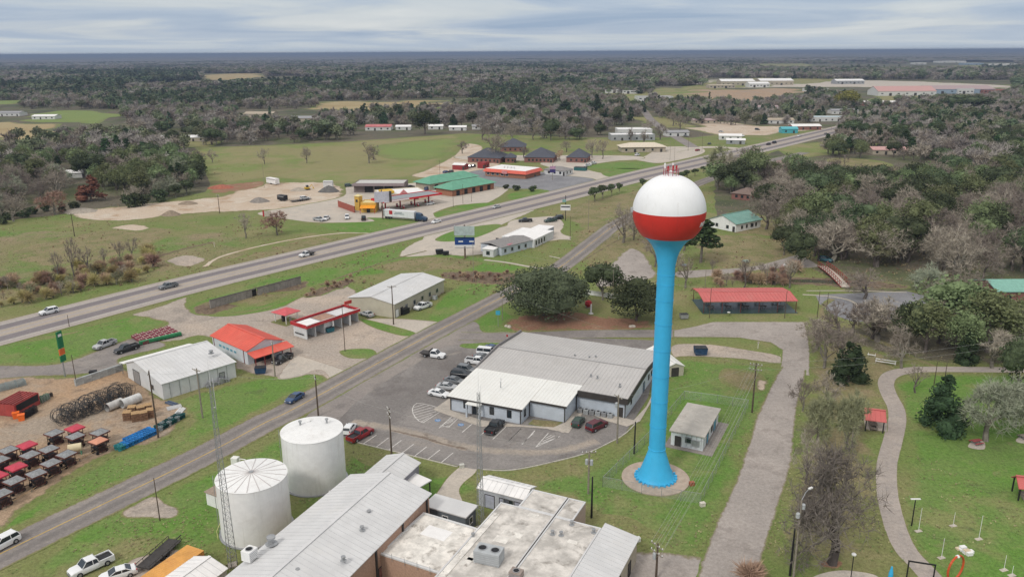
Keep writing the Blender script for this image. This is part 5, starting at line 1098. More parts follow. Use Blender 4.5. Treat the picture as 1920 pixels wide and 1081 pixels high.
m = MB(); m.add([(0,-.01,3.4),(L,-.01,3.4),(L,-2.4,2.4),(0,-2.4,2.4),(0,-.01,3.5),(L,-.01,3.5),(L,-2.4,2.5),(0,-2.4,2.5)], [(0,1,2,3),(7,6,5,4),(0,4,5,1),(1,5,6,2),(2,6,7,3),(3,7,4,0)]); G6.part('awning', m, M('orange_awning', (.75,.30,.02), .6)); G6.door('s', L*.5, 1.4, 2.2, mBLACK)
for x in (.1, L-.1):
    m = MB(); m.box(x-.1, x+.1, -2.4, -2.2, 0, 2.4); G6.part('post', m, mREDPAINT)
G7 = Bld('rust_red_fence', 'rust-red slatted enclosure left of the yellow snack stand', 'fence', (633,375),(664,386),(667,377), 3.2)
n = 12
for i in range(n):
    m = MB(); x = G7.L*i/n; m.box(x+.03, x+G7.L/n-.03, 0, .12, 0, 3.0); G7.part('panel', m, M('rust_red_boards', (.33,.10,.07), .85, .18, 1.5))
for i in range(3):
    m = MB(); x = G7.L*i/2; m.box(x-.1, x+.1, .125, .3, 0, 3.1); G7.part('post', m, mDARK)
G8 = Bld('ochre_tower_sign', 'tall square ochre kiosk tower behind the snack stand', 'kiosk', (664,366),(674,367),(675,363), 7); G8.L = 2.6; G8.W = 2.6; G8.walls(6.5, M('ochre_wall', (.60,.38,.08))); G8.hip(6.5, .8, M('pale_yellow_roof', (.65,.55,.28)), .2); G8.window('s', 1.3, 4, 1, 1)

# ================================================================ the town beyond
FARB = [
 # px, py(base near-left), width m, depth m, height, rot deg, roof mat, wall mat, kind, rise, name, label
 (685,245,24,14,3.4,0,'R','W','gable',1.6,'red_roofed_barn','long barn with a pinkish red roof beyond the green pasture'),
 (742,244,14,9,3,0,'W','W','gable',1.2,'white_mobile_home','white mobile home just right of the red barn'),
 (803,243,14,9,3,5,'W','W','gable',1.2,'white_mobile_home','white mobile home behind the dark cedar by the pasture'),
 (842,245,16,8,3,0,'W','W','gable',1.2,'white_mobile_home','white mobile home left of its twin beyond the pasture'),
 (885,243,16,8,3,0,'G','W','gable',1.2,'white_mobile_home','grey-roofed mobile home rightmost of the pasture row'),
 (298,266,44,12,3.2,2,'W','T','gable',1.4,'white_roofed_long_house','long house with a bright white roof among trees left of the pasture'),
 (122,334,14,9,2.8,8,'W','W','gable',1.2,'white_roofed_shed_in_woods','white roof glimpsed deep in the left woods'),
 (60,224,26,14,3.4,0,'W','W','gable',1.4,'white_farm_shed','white farm shed on the bright green far meadow'),
 (-10,218,30,16,3.6,0,'G','W','gable',1.6,'grey_farm_shed','grey farm shed at the left edge of the far meadow'),
 (457,220,34,18,3.6,-5,'T','T','gable',2,'tan_ranch_house','tan ranch house behind dark cedars'),
 (545,228,26,14,3.4,0,'G','T','gable',1.8,'grey_roofed_house','grey-roofed house right of the dark cedar'),
 (523,234,10,9,3.0,0,'O','T','gable',1.2,'terracotta_shed','small terracotta-roofed shed left of the grey-roofed house'),
 (25,140,60,30,6,0,'W','W','flat',0,'distant_white_farm_building','white farm building alone in the far left woods'),
 (860,126,50,26,5,0,'W','W','gable',3,'distant_white_house','white house on the far ridge line'),
 (980,136,26,18,5,20,'W','W','gable',3,'distant_pale_building','pale building beside the far road opening'),
 (1010,160,30,16,4,0,'W','T','flat',0,'distant_low_store','low white store in the far woods'),
 (1120,175,46,24,5,0,'W','W','flat',0,'distant_white_store','white flat store left of the far cedar'),
 (1196,190,52,26,6,3,'G','W','flat',0,'pale_block_building','pale grey block building above the side street'),
 (1168,176,30,18,5,0,'W','W','flat',0,'distant_white_shop','small white shop beyond the side street'),
 (1146,264,36,16,4.4,2,'W','G','flat',0,'white_roofed_clinic','white-roofed clinic with a dark front behind the grey trees'),
 (1158,254,30,18,4.8,0,'W','W','flat',0,'white_upper_block','stepped white block behind the clinic'),
 (1166,286,32,14,3.6,4,'C','T','hip',2.6,'cream_roofed_shop','cream-roofed shop in front of the clinic'),
 (1348,262,18,9,3.2,-12,'W','W','gable',1.2,'white_van_depot','long white shed nearest the highway junction'),
 (1362,270,14,7,3.0,-12,'W','G','gable',1.0,'white_trailer_home','white trailer home in front of the depot'),
 (1466,250,14,9,3.6,0,'Q','Q','gable',1.6,'turquoise_shed','turquoise shed beside the highway'),
 (1486,244,26,12,3.4,0,'W','D','gable',1.4,'white_roofed_store','white-roofed store right of the turquoise shed'),
 (1520,228,44,18,4.0,0,'B','W','flat',0,'pale_blue_roofed_store','pale blue-grey roofed store at the highway bend'),
 (1490,215,34,16,3.6,0,'W','T','gable',1.6,'white_gable_store','white gabled store behind the pale blue roof'),
 (1330,166,50,30,6,0,'C','T','flat',0,'cream_mill_shed','cream mill shed at the left end of the far plant'),
 (1352,161,70,40,9,0,'W','T','gable',4,'white_mill_hall','broad white-roofed mill hall, left of the pair'),
 (1405,164,40,30,7,0,'W','W','gable',3,'white_mill_annex','white annex between the two mill halls'),
 (1425,160,70,40,9,0,'W','T','gable',4,'white_mill_hall','broad white-roofed mill hall, right of the pair'),
 (1510,172,40,16,5,0,'W','W','flat',0,'white_office_block','small white office in front of the mill road'),
 (1568,158,60,30,7,0,'W','G','gable',3,'white_warehouse','white warehouse partly behind the yellow-green tree'),
 (1646,180,92,40,7,0,'P','W','gable',7,'long_red_roofed_plant','long plant building with a washed-out red roof'),
 (1740,176,110,50,7,0,'M','B','gable',5,'mauve_roofed_plant','mauve-grey roofed extension right of the red plant roof'),
 (1622,199,46,16,4,0,'W','D','gable',2,'white_roofed_warehouse','narrow white-roofed warehouse below the red plant'),
 (1796,176,26,20,8,0,'W','W','flat',0,'white_stock_hall','white hall end with a dark opening right of the plant'),
 (1844,176,40,20,6,0,'O','D','flat',0,'rust_red_stockpile_shed','rust-red shed among the stock yards at right'),
 (1760,118,150,60,9,0,'W','W','flat',0,'distant_factory','distant white factory on the right horizon, leftmost'),
 (1808,122,90,50,8,0,'W','B','flat',0,'distant_factory','distant blue-walled factory on the right horizon'),
 (1858,124,120,60,8,0,'W','W','flat',0,'distant_factory','long distant white factory near the right frame edge'),
 (1714,121,60,40,8,0,'T','W','flat',0,'distant_factory','pale tan distant factory left of the white ones'),
 (1868,568,20,12,3.4,0,'E','D','gable',1.8,'green_roofed_cabin','brick cabin with a pale green roof at the right edge of the woods'),
 (1636,290,30,12,3.2,-4,'P','T','gable',1.6,'pink_roofed_house','pale pink-roofed house among the right-hand woods'),
 (1404,225,22,12,3.2,0,'G','T','gable',1.4,'grey_bungalow','grey bungalow among bare trees above the red earth lot'),
 (1250,256,20,10,3.2,8,'G','W','gable',1.4,'grey_roofed_shop','small grey-roofed shop left of the side street'),
 (1440,232,26,12,3.4,0,'T','W','gable',1.6,'tan_roofed_store','tan-roofed store above the red earth lot'),
 (1560,214,30,14,3.6,0,'G','W','gable',1.6,'grey_roofed_store','grey-roofed store beyond the highway bend'),
 (1540,190,24,12,3.4,0,'W','T','gable',1.4,'white_roofed_bungalow','white-roofed bungalow left of the yellow-green tree'),
 (1420,206,26,12,3.4,0,'M','W','gable',1.4,'mauve_roofed_house','mauve-roofed house in the trees above the highway'),
 (640,232,22,12,3.4,0,'B','W','gable',1.4,'blue_grey_roofed_house','blue-grey-roofed house left of the red barn'),
 (960,240,24,12,3.4,0,'W','T','gable',1.4,'white_roofed_house','white-roofed house above the slate offices'),
 (1300,232,24,12,3.2,0,'M','T','gable',1.4,'mauve_bungalow','mauve-roofed bungalow left of the bare trees'),
]
RM = {'W': mFLATW, 'R': M('faded_pink_red_roof', (.48,.16,.16), .7, .12, .3), 'G': M('mid_grey_roof', (.30,.30,.31), .8, .1), 'T': M('tan_roof', (.40,.34,.26), .8, .1), 'O': M('terracotta_roof', (.48,.20,.13), .8, .12), 'C': M('cream_roof', (.62,.55,.44), .8, .1), 'Q': mTURQ, 'B': M('pale_blue_roof', (.42,.52,.56), .7, .08), 'M': M('mauve_grey_roof', (.38,.29,.29), .8, .1), 'E': M('pale_green_roof', (.20,.40,.33), .7, .1), 'P': M('pale_pink_roof', (.50,.30,.28), .8, .1)}
WM = {'W': M('far_white_wall', (.60,.60,.58), .8, .06), 'T': mTANSIDE, 'D': mBRICKD, 'G': M('far_grey_wall', (.32,.33,.34), .8), 'Q': mTURQ, 'B': M('far_blue_wall', (.28,.36,.44), .8)}
for (px, py, w, dd, h, rot, rm, wm, kind, rise, nm, lb) in FARB:
    p = P(px, py); b_ = Bld(nm, lb, 'building' if w > 20 else 'shed', 0, 0, 0, world=((p.x, p.y), math.radians(rot), w, dd))
    if kind == 'gable': b_.walls(h, WM[wm], gable=('x', rise)); b_.gable(h, rise, RM[rm], 'x', .4, t=.25)
    elif kind == 'hip': b_.walls(h, WM[wm]); b_.hip(h, rise, RM[rm], 1)
    else: b_.walls(h, WM[wm]); b_.flat(h, RM[rm], .5, WM[wm])
    n = max(2, int(w/6))
    for i in range(min(n, 7)):
        if i % 3 == 1: b_.door('s', w*(i+.5)/min(n, 7), 1.4 if h < 5 else 4, 2.2 if h < 5 else 4.2)
        else: b_.window('s', w*(i+.5)/min(n, 7), 1.1 if h < 5 else 3, 1.3 if h < 5 else 3, 1.3)
# ================================================================ vehicles
mTYRE = M('tyre_rubber', (.025,.025,.026), .85, .1); mHL = M('headlight_lens', (.7,.7,.68), .2, .02); mTL = M('tail_light_lens', (.4,.02,.02), .3, .02); mCHR = M('chrome_grille', (.12,.12,.13), .35, .1)
PAINT = {k: M(k+'_car_paint', v, .28, .04, spec=.55) for k, v in dict(white=(.74,.75,.76), silver=(.42,.43,.44), grey=(.16,.17,.18), black=(.018,.019,.022), red=(.26,.015,.02), maroon=(.10,.012,.018), blue=(.035,.075,.17), green=(.03,.06,.045), tan=(.35,.3,.22), teal=(.04,.12,.15)).items()}
def wheels(r, xs, w, rad=.36):
    for x in xs:
        for sgn in (-1, 1):
            m = MB(); m.tube((x, sgn*(w/2-.12), rad), (x, sgn*(w/2+.06), rad), rad, n=16); tw_ = m.build('wheel', mTYRE, r)
            m = MB(); m.tube((x, sgn*(w/2+.061), rad), (x, sgn*(w/2+.075), rad), rad*.58, n=10); m.build('rim', mSTEEL, tw_)
def sec(x, w, z0, z1, z2, ch=.9): return [(x, -w*.96, z0), (x, -w, z0+.15), (x, -w, z1), (x, -w*ch, z2), (x, w*ch, z2), (x, w, z1), (x, w, z0+.15), (x, w*.96, z0)]
def car(kind, paint):
    r = empty('parked_car', 0, 0); P_ = PAINT[paint]
    K = dict(
     sedan=dict(w=1.84, L=4.8, body=[(-2.4,.78,.72,.82),(-2.25,.88,.85,.98),(-1.5,.9,.88,1.02),(.9,.91,.88,1.0),(1.9,.88,.78,.90),(2.35,.76,.62,.72)], cab=[(-1.75,1.0),(-1.05,1.43),(.25,1.46),(1.15,.98)], wx=(-1.45,1.45)),
     hatch=dict(w=1.78, L=4.2, body=[(-2.1,.80,.8,.92),(-1.9,.88,.88,1.0),(.8,.89,.86,1.0),(1.6,.86,.78,.9),(2.08,.75,.6,.7)], cab=[(-2.0,1.0),(-1.6,1.46),(.2,1.5),(1.05,.98)], wx=(-1.3,1.3)),
     suv=dict(w=1.98, L=5.0, body=[(-2.5,.84,.9,1.05),(-2.3,.96,1.05,1.15),(.9,.97,1.02,1.14),(2.0,.94,.95,1.08),(2.45,.82,.75,.85)], cab=[(-2.4,1.13),(-2.1,1.78),(.2,1.82),(1.0,1.12)], wx=(-1.55,1.5)),
     pickup=dict(w=2.02, L=5.9, body=[(-2.95,.94,.95,1.0),(-.75,.97,.98,1.02),(-.74,.98,1.0,1.12),(1.4,.98,1.0,1.12),(2.5,.95,.98,1.08),(2.92,.84,.8,.88)], cab=[(-.85,1.1),(-.62,1.80),(.75,1.86),(1.45,1.1)], wx=(-1.85,1.9)),
     flatbed=dict(w=2.05, L=6.2, body=[(-.3,.97,1.0,1.12),(1.6,.98,1.0,1.12),(2.7,.95,.98,1.08),(3.1,.84,.8,.88)], cab=[(-.35,1.1),(-.2,1.82),(.95,1.88),(1.65,1.1)], wx=(-1.7,2.0)),
     van=dict(w=2.0, L=5.3, body=[(-2.65,.92,1.0,1.15),(-2.5,.98,1.1,1.2),(1.3,.98,1.05,1.2),(2.2,.93,.95,1.05),(2.6,.84,.7,.82)], cab=[(-2.6,1.18),(-2.45,2.0),(.9,2.05),(1.7,1.15)], wx=(-1.7,1.65)))[kind]
    W_ = K['w']; m = MB(); m.loft([sec(x, w, .28, z1, z2) for (x, w, z1, z2) in K['body']]); m.build('body', P_, r, smooth=True)
    c = K['cab']; h = W_/2
    def rs(x, z, w): return [(x, -w, z), (x, w, z)]
    (x0, z0), (x1, z1), (x2, z2), (x3, z3) = c; a, b = h*.90, h*.74
    m = MB(); m.add([(x0,-a,z0),(x3,-a,z3),(x3,a,z3),(x0,a,z0),(x1,-b,z1-.03),(x2,-b,z2-.03),(x2,b,z2-.03),(x1,b,z1-.03)], [(0,3,2,1),(4,5,6,7),(0,1,5,4),(1,2,6,5),(2,3,7,6),(3,0,4,7)]); m.build('window_glass', mGLASS, r)
    m = MB(); k = .04; m.add([(x1-k,-b-k,z1-.06),(x2+k,-b-k,z2-.06),(x2+k,b+k,z2-.06),(x1-k,b+k,z1-.06),(x1+.1,-b+.1,z1+.03),(x2-.15,-b+.1,z2+.02),(x2-.15,b-.1,z2+.02),(x1+.1,b-.1,z1+.03)], [(0,3,2,1),(4,5,6,7),(0,1,5,4),(1,2,6,5),(2,3,7,6),(3,0,4,7)]); m.build('roof', P_, r)
    for sg in (-1, 1):
        m = MB()
        m.bar((x0, sg*a*1.01, z0), (x1, sg*b*1.03, z1-.03), .09); m.bar((x3, sg*a*1.01, z3), (x2, sg*b*1.03, z2-.03), .07)
        if kind in ('sedan','suv','van','hatch','pickup'): m.bar(((x1+x2)/2-.1, sg*a*1.01, (z0+z3)/2), ((x1+x2)/2-.1, sg*b*1.03, (z1+z2)/2-.03), .08)
        m.build('window_pillar', P_, r)
    if kind == 'pickup':
        m = MB(); m.box(-2.9,-.85,-.97,-.84,1.0,1.22); m.box(-2.9,-.85,.84,.97,1.0,1.22); m.box(-2.93,-2.83,-.838,.838,1.0,1.22); m.build('bed_wall', P_, r)
        m = MB(); m.box(-2.82,-.87,-.83,.83,1.025,1.05); m.build('bed_floor', mBLACK, r)
    if kind == 'flatbed':
        m = MB(); m.box(-3.1,-.5,-1.1,1.1,.92,1.05); m.build('flat_deck', mDARK, r); m = MB(); m.box(-.62,-.5,-1.05,1.05,1.052,1.9); m.box(-3.0,-.5,-.3,.3,.4,.9); m.build('headboard', mDARK, r)
    fx = K['body'][-1][0]; bx_ = K['body'][0][0]; zz_ = K['body'][-1][2]
    for sg in (-1, 1):
        m = MB(); m.box(fx-.12, fx+.015, sg*.62-.17, sg*.62+.17, zz_-.12, zz_+.04); m.build('headlight', mHL, r)
        m = MB(); m.box(bx_-.02, bx_+.1, sg*.72-.1, sg*.72+.1, .72, .95); m.build('tail_light', mTL, r)
    m = MB(); m.box(fx-.06, fx+.02, -.42, .42, zz_-.2, zz_+.02); m.build('grille', mCHR, r)
    m = MB(); m.box(fx-.15, fx+.06, -h*.84, h*.84, .3, .46); m.box(bx_-.06, bx_+.15, -h*.86, h*.86, .34, .5); m.build('bumper', mCHR if kind in ('pickup','flatbed','suv') else P_, r)
    wheels(r, K['wx'], W_-.06, .34 if kind in ('sedan','hatch') else .4); return r
PROTO = {}
def place_car(kind, paint, px, py, fx, fy, label, group=None, cat=None, name='parked_car', z=0.06, heading=None, at=None):
    k = (kind, paint); p = at or P(px, py)
    if k not in PROTO: o = PROTO[k] = car(kind, paint)
    else: o = copy_tree(PROTO[k])
    o.name = name
    if heading is None:
        q = P(fx, fy); heading = math.atan2(q.y-p[1], q.x-p[0])
    o.location = (p[0], p[1], z); o.rotation_euler = (0, 0, heading)
    for k_ in ('label', 'category', 'group'):
        if k_ in o: del o[k_]
    tag(o, label, cat or {'pickup':'pickup truck','flatbed':'truck','suv':'car','van':'van'}.get(kind, 'car'), group); return o
hd = math.atan2(127.4, 101.5)                                    # highway direction, away from the camera
GH = 'vehicles driving on the highway'
place_car('suv','white',92,588,0,0,'white car leftmost on the highway, near the left frame edge',GH,name='car',heading=hd+math.pi)
place_car('pickup','grey',316,540,0,0,'dark grey pickup truck driving left on the highway beyond the meadow weeds',GH,name='pickup_truck',heading=hd+math.pi)
place_car('flatbed','white',576,480,0,0,'white flatbed truck on the highway below the truck stop',GH,name='truck',heading=hd+math.pi)
place_car('sedan','white',818,418,0,0,'white sedan on the highway just behind the billboard',GH,name='car',heading=hd+math.pi)
place_car('sedan','silver',931,390,0,0,'silver sedan on the highway above the white motel roof',GH,name='car',heading=hd+math.pi)
place_car('pickup','black',1441,272,0,0,'black pickup truck towing far up the highway beside the green tree',GH,name='pickup_truck',heading=hd)
place_car('van','black',1452,269,0,0,'black van directly ahead of the far black pickup',GH,name='van',heading=hd)
place_car('sedan','grey',1548,252,0,0,'grey car farthest up the highway at the bend',GH,name='car',heading=hd)
place_car('sedan','white',1498,256,0,0,'white car on the far highway below the turquoise shed',GH,name='car',heading=hd+math.pi)
place_car('sedan','blue',553,750,523,768,'dark blue sedan driving alone on the two-lane road',name='car')
place_car('suv','white',4,1026,-60,1060,'white sport utility car at the left frame edge on the two-lane road',name='car')
place_car('flatbed','white',812,669,850,674,'white cab flatbed truck crossing the empty part of the police lot',name='truck')
# row parked against the left wall of the police station
wa, wb = P(822,742), P(926,655); n9 = [('sedan','white','white sedan nearest the camera in the row beside the station wall'),('sedan','silver','silver-blue sedan second in the row beside the station wall'),('sedan','grey','grey sedan third in the row beside the station wall'),('suv','black','black sport utility car with a pale roofline, fourth in the station row'),('suv','grey','dark grey sport utility car in the middle of the station row'),('pickup','white','white pickup truck in the row beside the station wall'),('sedan','grey','grey sedan between the white pickup and the white van in the station row'),('van','white','white van near the far end of the station row'),('sedan','blue','dark blue sedan farthest back in the station row')]
for i, (k, c, lb) in enumerate(n9):
    t = (0, .13, .25, .37, .47, .66, .76, .86, .97)[i]; p = wa.lerp(wb, t); o = place_car(k, c, 0, 0, 0, 0, lb, 'cars parked beside the police station wall', heading=B1.r.rotation_euler.z+(.12 if i % 2 else -.05), at=(p.x+.2, p.y))
place_car('pickup','black',928,805,948,785,'black pickup truck parked alone in the bay before the station door')
place_car('hatch','green',1084,795,1098,776,'dark green hatchback parked beside the maroon one at the station corner')
place_car('suv','maroon',1119,803,1150,788,'maroon sport utility car parked at the right end of the police lot')
place_car('hatch','white',656,808,668,792,'white hatchback half hidden behind the smooth-roofed tank')
place_car('pickup','red',676,820,700,807,'dark red pickup truck parked at the left end of the marked bays')
place_car('pickup','silver',197,650,160,664,'silver pickup truck on the asphalt left of the farm store',heading=None)
place_car('pickup','black',238,658,205,668,'black pickup truck tucked against the farm store')
place_car('pickup','black',530,677,505,690,'black pickup truck in front of the orange-roofed porch')
place_car('sedan','silver',688,592,670,586,'silver sedan at the blank end of the beige building')
place_car('pickup','white',793,578,775,584,'white pickup truck beside the beige building')
place_car('pickup','white',172,1066,130,1085,'white pickup truck with a black bed, bottom left corner')
place_car('sedan','white',222,1082,180,1095,'white sedan cut off by the bottom frame edge')
place_car('pickup','black',985,416,955,417,'black pickup truck behind the white motel, left of the parked pair')
place_car('pickup','green',1032,416,1000,420,'dark green pickup truck behind the white motel')
place_car('suv','black',1046,411,1030,413,'black sport utility car at the grass edge behind the motel')
for (k, c, x, y, fx, fy, lb) in (('pickup','silver',598,414,610,416,'silver pickup truck leftmost along the truck stop edge'),('pickup','white',612,412,600,420,'white pickup truck second along the truck stop edge'),('suv','white',651,410,650,425,'white sport utility car facing the highway at the truck stop'),('pickup','black',682,412,682,400,'black pickup truck at the truck stop edge near the sign pole'),('suv','green',655,350,670,349,'dark green car at the left end of the brown workshop'),('sedan','grey',672,347,690,346,'grey sedan before the first bay of the brown workshop'),('sedan','silver',712,347,712,355,'silver car in front of the workshop middle bay'),('sedan','white',746,349,735,350,'white sedan before the right end of the workshop'),('suv','white',572,374,590,372,'white car parked on the sandy lot'),('suv','blue',802,356,815,352,'dark blue car beside the fuel canopy'),('sedan','white',806,384,796,386,'white sedan under the right end of the fuel canopy'),('sedan','black',770,352,780,351,'black sedan right of the fuel station store'),
  ('sedan','black',873,315,880,312,'black sedan leftmost in the diner back lot'),('suv','grey',882,314,889,311,'grey car second in the diner back lot'),('suv','black',888,313,895,310,'black car third in the diner back lot'),('sedan','blue',836,324,845,322,'dark blue sedan on the tan drive left of the diner'),('sedan','black',846,323,855,320,'black sedan beside the blue one on the tan drive'),('sedan','grey',955,332,965,333,'grey sedan in front of the diner'),('suv','white',985,333,995,331,'white car in front of the diner right side'),('sedan','black',998,331,1010,330,'black sedan rightmost in front of the diner'),('pickup','white',1102,312,1115,310,'white pickup truck right of the teal containers'),('pickup','white',1112,308,1122,306,'second white pickup truck right of the teal containers'),
  ('sedan','grey',1286,256,1300,258,'grey car on the side street right of the clinic'),('sedan','green',1330,271,1340,268,'dark green car near the highway junction'),('pickup','white',1390,256,1400,257,'white pickup truck on the far grass beside the depot'),('suv','black',1420,244,1430,245,'black car on the red earth lot'),('sedan','silver',1352,248,1362,249,'silver car on the red earth lot, left'),('pickup','red',1500,243,1510,243,'red pickup truck before the white-roofed store'),('suv','white',1195,292,1205,290,'white car on the pad before the cream-roofed shop'),('sedan','red',1308,283,1320,281,'dark red car parked by the junction signal pole'),('sedan','white',1480,500,1490,498,'white car parked by the dark woods edge'),('suv','teal',1547,490,1558,492,'teal car between tree trunks above the red footbridge'),('sedan','grey',1252,252,1262,253,'grey sedan on the far side street verge'),('suv','white',1374,262,1385,264,'white car between the white depot buildings'),('van','white',1640,140,1650,140,'white van far off by the distant road')):
    place_car(k, c, x, y, fx, fy, lb, 'small cars parked about the town')
# semi-trailer truck
st = P(722,409); se = P(792,415); a = math.atan2(se.y-st.y, se.x-st.x); r = empty('articulated_truck', st.x, st.y, .06, a, 'long white articulated truck with a dark blue cab pulling out of the truck stop', 'truck')
m = MB(); m.box(0,15.5,-1.3,1.3,1.15,4.05); m.build('trailer', M('white_trailer_panel', (.66,.67,.68), .5, .08), r)
m = MB(); m.box(3.0,4.7,-1.315,-1.302,2.2,3.9); m.build('red_logo_panel', mREDPAINT, r); m = MB(); m.box(5.5,10.5,-1.315,-1.302,2.5,2.8); m.box(6.0,9.5,-1.316,-1.302,3.05,3.35); m.build('dark_stripe', M('slate_print', (.2,.25,.28), .6), r)
m = MB(); m.box(0.1,21,-.5,.5,.75,1.14); m.build('chassis', mDARK, r)
m = MB(); m.loft([sec(16.3,1.2,.8,2.6,3.7,.85), sec(18.3,1.2,.8,2.6,3.3,.85), sec(18.9,1.15,.8,2.0,2.3), sec(20.6,1.0,.7,1.6,1.9), sec(21.0,.9,.6,1.4,1.6)]); m.build('cab', M('dark_blue_cab_paint', (.03,.06,.11), .3), r, smooth=True)
m = MB(); m.box(18.25,18.75,-1.0,1.0,2.25,2.95); m.build('windscreen', mGLASS, r)
for x in (1.3, 2.7, 16.2, 17.5, 20.0):
    for sg in (-1, 1):
        m = MB(); m.tube((x, sg*.85, .52), (x, sg*1.25, .52), .52, n=14); m.build('wheel', mTYRE, r)
# white horse-box style trailers on the sandy lot
def trailer(name, px, py, fx, fy, L, W_, Hh, mat, label, open_=False):
    p = P(px, py); q = P(fx, fy); r = empty(name, p.x, p.y, .03, math.atan2(q.y-p.y, q.x-p.x), label, 'trailer'); m = MB()
    if open_:
        m.box(-L/2, L/2, -W_/2, W_/2, .55, .7); m.build('deck', mat, r)
        for sg in (-1, 1):
            m = MB(); m.bar((-L/2, sg*W_/2, Hh), (L/2, sg*W_/2, Hh), .07)
            for i in range(6): m.bar((-L/2+L*i/5, sg*W_/2, .7), (-L/2+L*i/5, sg*W_/2, Hh), .06)
            m.build('side_rail', mDARK, r)
    else:
        m.box(-L/2, L/2, -W_/2, W_/2, .5, Hh); m.build('body', mat, r); m = MB(); m.box(-L/2+.3, L/2-.3, -W_/2-.01, -W_/2-.002, Hh-.8, Hh-.4); m.build('stripe', mSTEEL, r)
    for x in (-.5, .5):
        for sg in (-1, 1):
            m = MB(); m.tube((x, sg*(W_/2-.2), .36), (x, sg*(W_/2+.05), .36), .36, n=12); m.build('wheel', mTYRE, r)
    m = MB(); m.bar((L/2, 0, .55), (L/2+1.4, 0, .55), .12); m.build('drawbar', mDARK, r); return r
trailer('livestock_trailer',512,345,535,349,9,2.6,3.4,mFLATW,'long white livestock trailer on the far sandy lot')
trailer('box_trailer',530,376,545,378,5,2.4,2.8,mBLACK,'black box trailer behind the white one on the sandy lot')
trailer('flat_trailer',563,377,585,374,10,2.5,1.5,mDARK,'long dark flat trailer on the sandy lot edge',True)
trailer('utility_trailer',300,1044,318,1028,7,2.2,1.1,mDARK,'dark low utility trailer left of the ochre container',True)
trailer('concrete_hauler',616,352,626,352,5,2.4,3.8,mWMET,'pale hopper trailer beside the gravel heap')
# digger & heaps
def heap(px, py, r_, h, mat, label, name='gravel_heap'):
    p = P(px, py); o = empty(name, p.x, p.y, 0, 0, label, 'heap'); m = MB(); n = 18; k = 6; vs = []; fs = []
    for j in range(k):
        t = j/(k-1)
        for i in range(n):
            a = 2*math.pi*i/n; rr = r_*(1-t)*(1+.25*noise.noise((math.cos(a)*1.5+px, math.sin(a)*1.5, t))); vs.append((rr*math.cos(a), rr*math.sin(a)*.8, h*(1-(1-t)**1.6)+.25*noise.noise((i*.7, j*.9, px))*t*h*.3-.05*(1-t)))
    for j in range(k-1):
        for i in range(n): fs.append((j*n+i, j*n+(i+1) % n, (j+1)*n+(i+1) % n, (j+1)*n+i))
    m.add(vs, fs); m.build('pile', mat, o, smooth=True); return o
heap(321,403,4.5,2.2,M('brown_earth_heap', (.24,.19,.14), .95, .2, 1), 'brown cone of earth at the edge of the sandy lot', 'earth_heap')
heap(486,378,5,2.2,M('grey_gravel_heap', (.22,.20,.18), .95, .2, 1), 'grey-brown gravel cone left of the black trailer')
heap(617,359,6,3.2,M('dark_gravel_heap', (.13,.125,.12), .95, .2, 1), 'dark gravel cone below the hopper trailer')
heap(560,357,5,1.6,M('pale_sand_heap', (.34,.30,.25), .95, .2, 1), 'low pale sand heap in the middle of the far lot', 'sand_heap')
heap(415,352,7,1.8,M('red_clay_heap', (.34,.12,.08), .95, .2, 1), 'red clay heap at the back of the sandy lot', 'clay_heap')
heap(352,382,5,1.4,M('brown_earth_heap', (.24,.19,.14)), 'low brown earth heap near the dark bushes', 'earth_heap')
heap(152,396,8,1.5,M('pale_sand_heap', (.34,.30,.25)), 'broad sand heap at the left tip of the sandy lot', 'sand_heap')
p = P(576,356); r = empty('digger', p.x, p.y, 0, .5, 'small yellow-brown digger parked between the sand heaps', 'digger')
m = MB(); m.box(-1.4,1.2,-.8,.8,.7,1.5); m.build('body', mYELLOW, r); m = MB(); m.box(-.5,.7,-.7,.7,1.5,2.6); m.build('cab', mGLASS, r); m = MB(); m.bar((1.2,0,1.2),(2.6,0,2.8),.25); m.bar((2.6,0,2.8),(3.4,0,1.0),.2); m.box(3.1,3.7,-.4,.4,.5,1.0); m.build('boom', mYELLOW, r)
for sg in (-1, 1):
    m = MB(); m.box(-1.5,1.5,sg*.95-.2,sg*.95+.2,0,.69); m.build('track', mBLACK, r)

# ================================================================ dumpsters and other street things
def dumpster(px, py, label, mat=None, rz=0.0, s=1.0):
    p = P(px, py); r = empty('dumpster', p.x, p.y, .05, rz, label, 'dumpster'); mm = mat or M('navy_dumpster_paint', (.02,.05,.11), .6, .2)
    m = MB(); m.yprism([(-1.0*s,.15),(1.0*s,.15),(1.15*s,1.3*s),(-1.15*s,1.3*s)], -.75*s, .75*s); m.build('bin', mm, r)
    for k in (-1, 1):
        m = MB(); m.box(k*.55*s-.52*s, k*.55*s+.52*s, -.8*s, .8*s, 1.31*s, 1.38*s); m.build('lid', mBLACK, r)
    m = MB()
    for k in (-1, 1): m.box(k*1.1*s-.06, k*1.1*s+.06, -.5*s, .5*s, .7*s, .9*s)
    m.build('fork_pocket', mm, r); return r
dumpster(1313,664,'large dark blue dumpster on the gravel drive beyond the tower lawn',s=1.35)
dumpster(489,699,'dark blue dumpster on the grass beside the orange-roofed store',s=1.1,rz=.2)
dumpster(618,622,'teal dumpster inside the middle bay of the car wash',M('teal_dumpster', (.02,.11,.14), .6),.7)
dumpster(758,588,'black dumpster against the beige building wall',mBLACK,.9,1.2)
dumpster(824,476,'black bin left of its neighbour on the motel grass',mBLACK,.2,1.2); dumpster(836,478,'lower black bin right of its neighbour on the motel grass',mBLACK,.1,1.0)
dumpster(1282,597,'white-topped grey utility bin left of the long pavilion',mSTEEL,.1,1.0); dumpster(175,702,'small black bin on the wall end beside the storage yard',mBLACK,.3,.7)
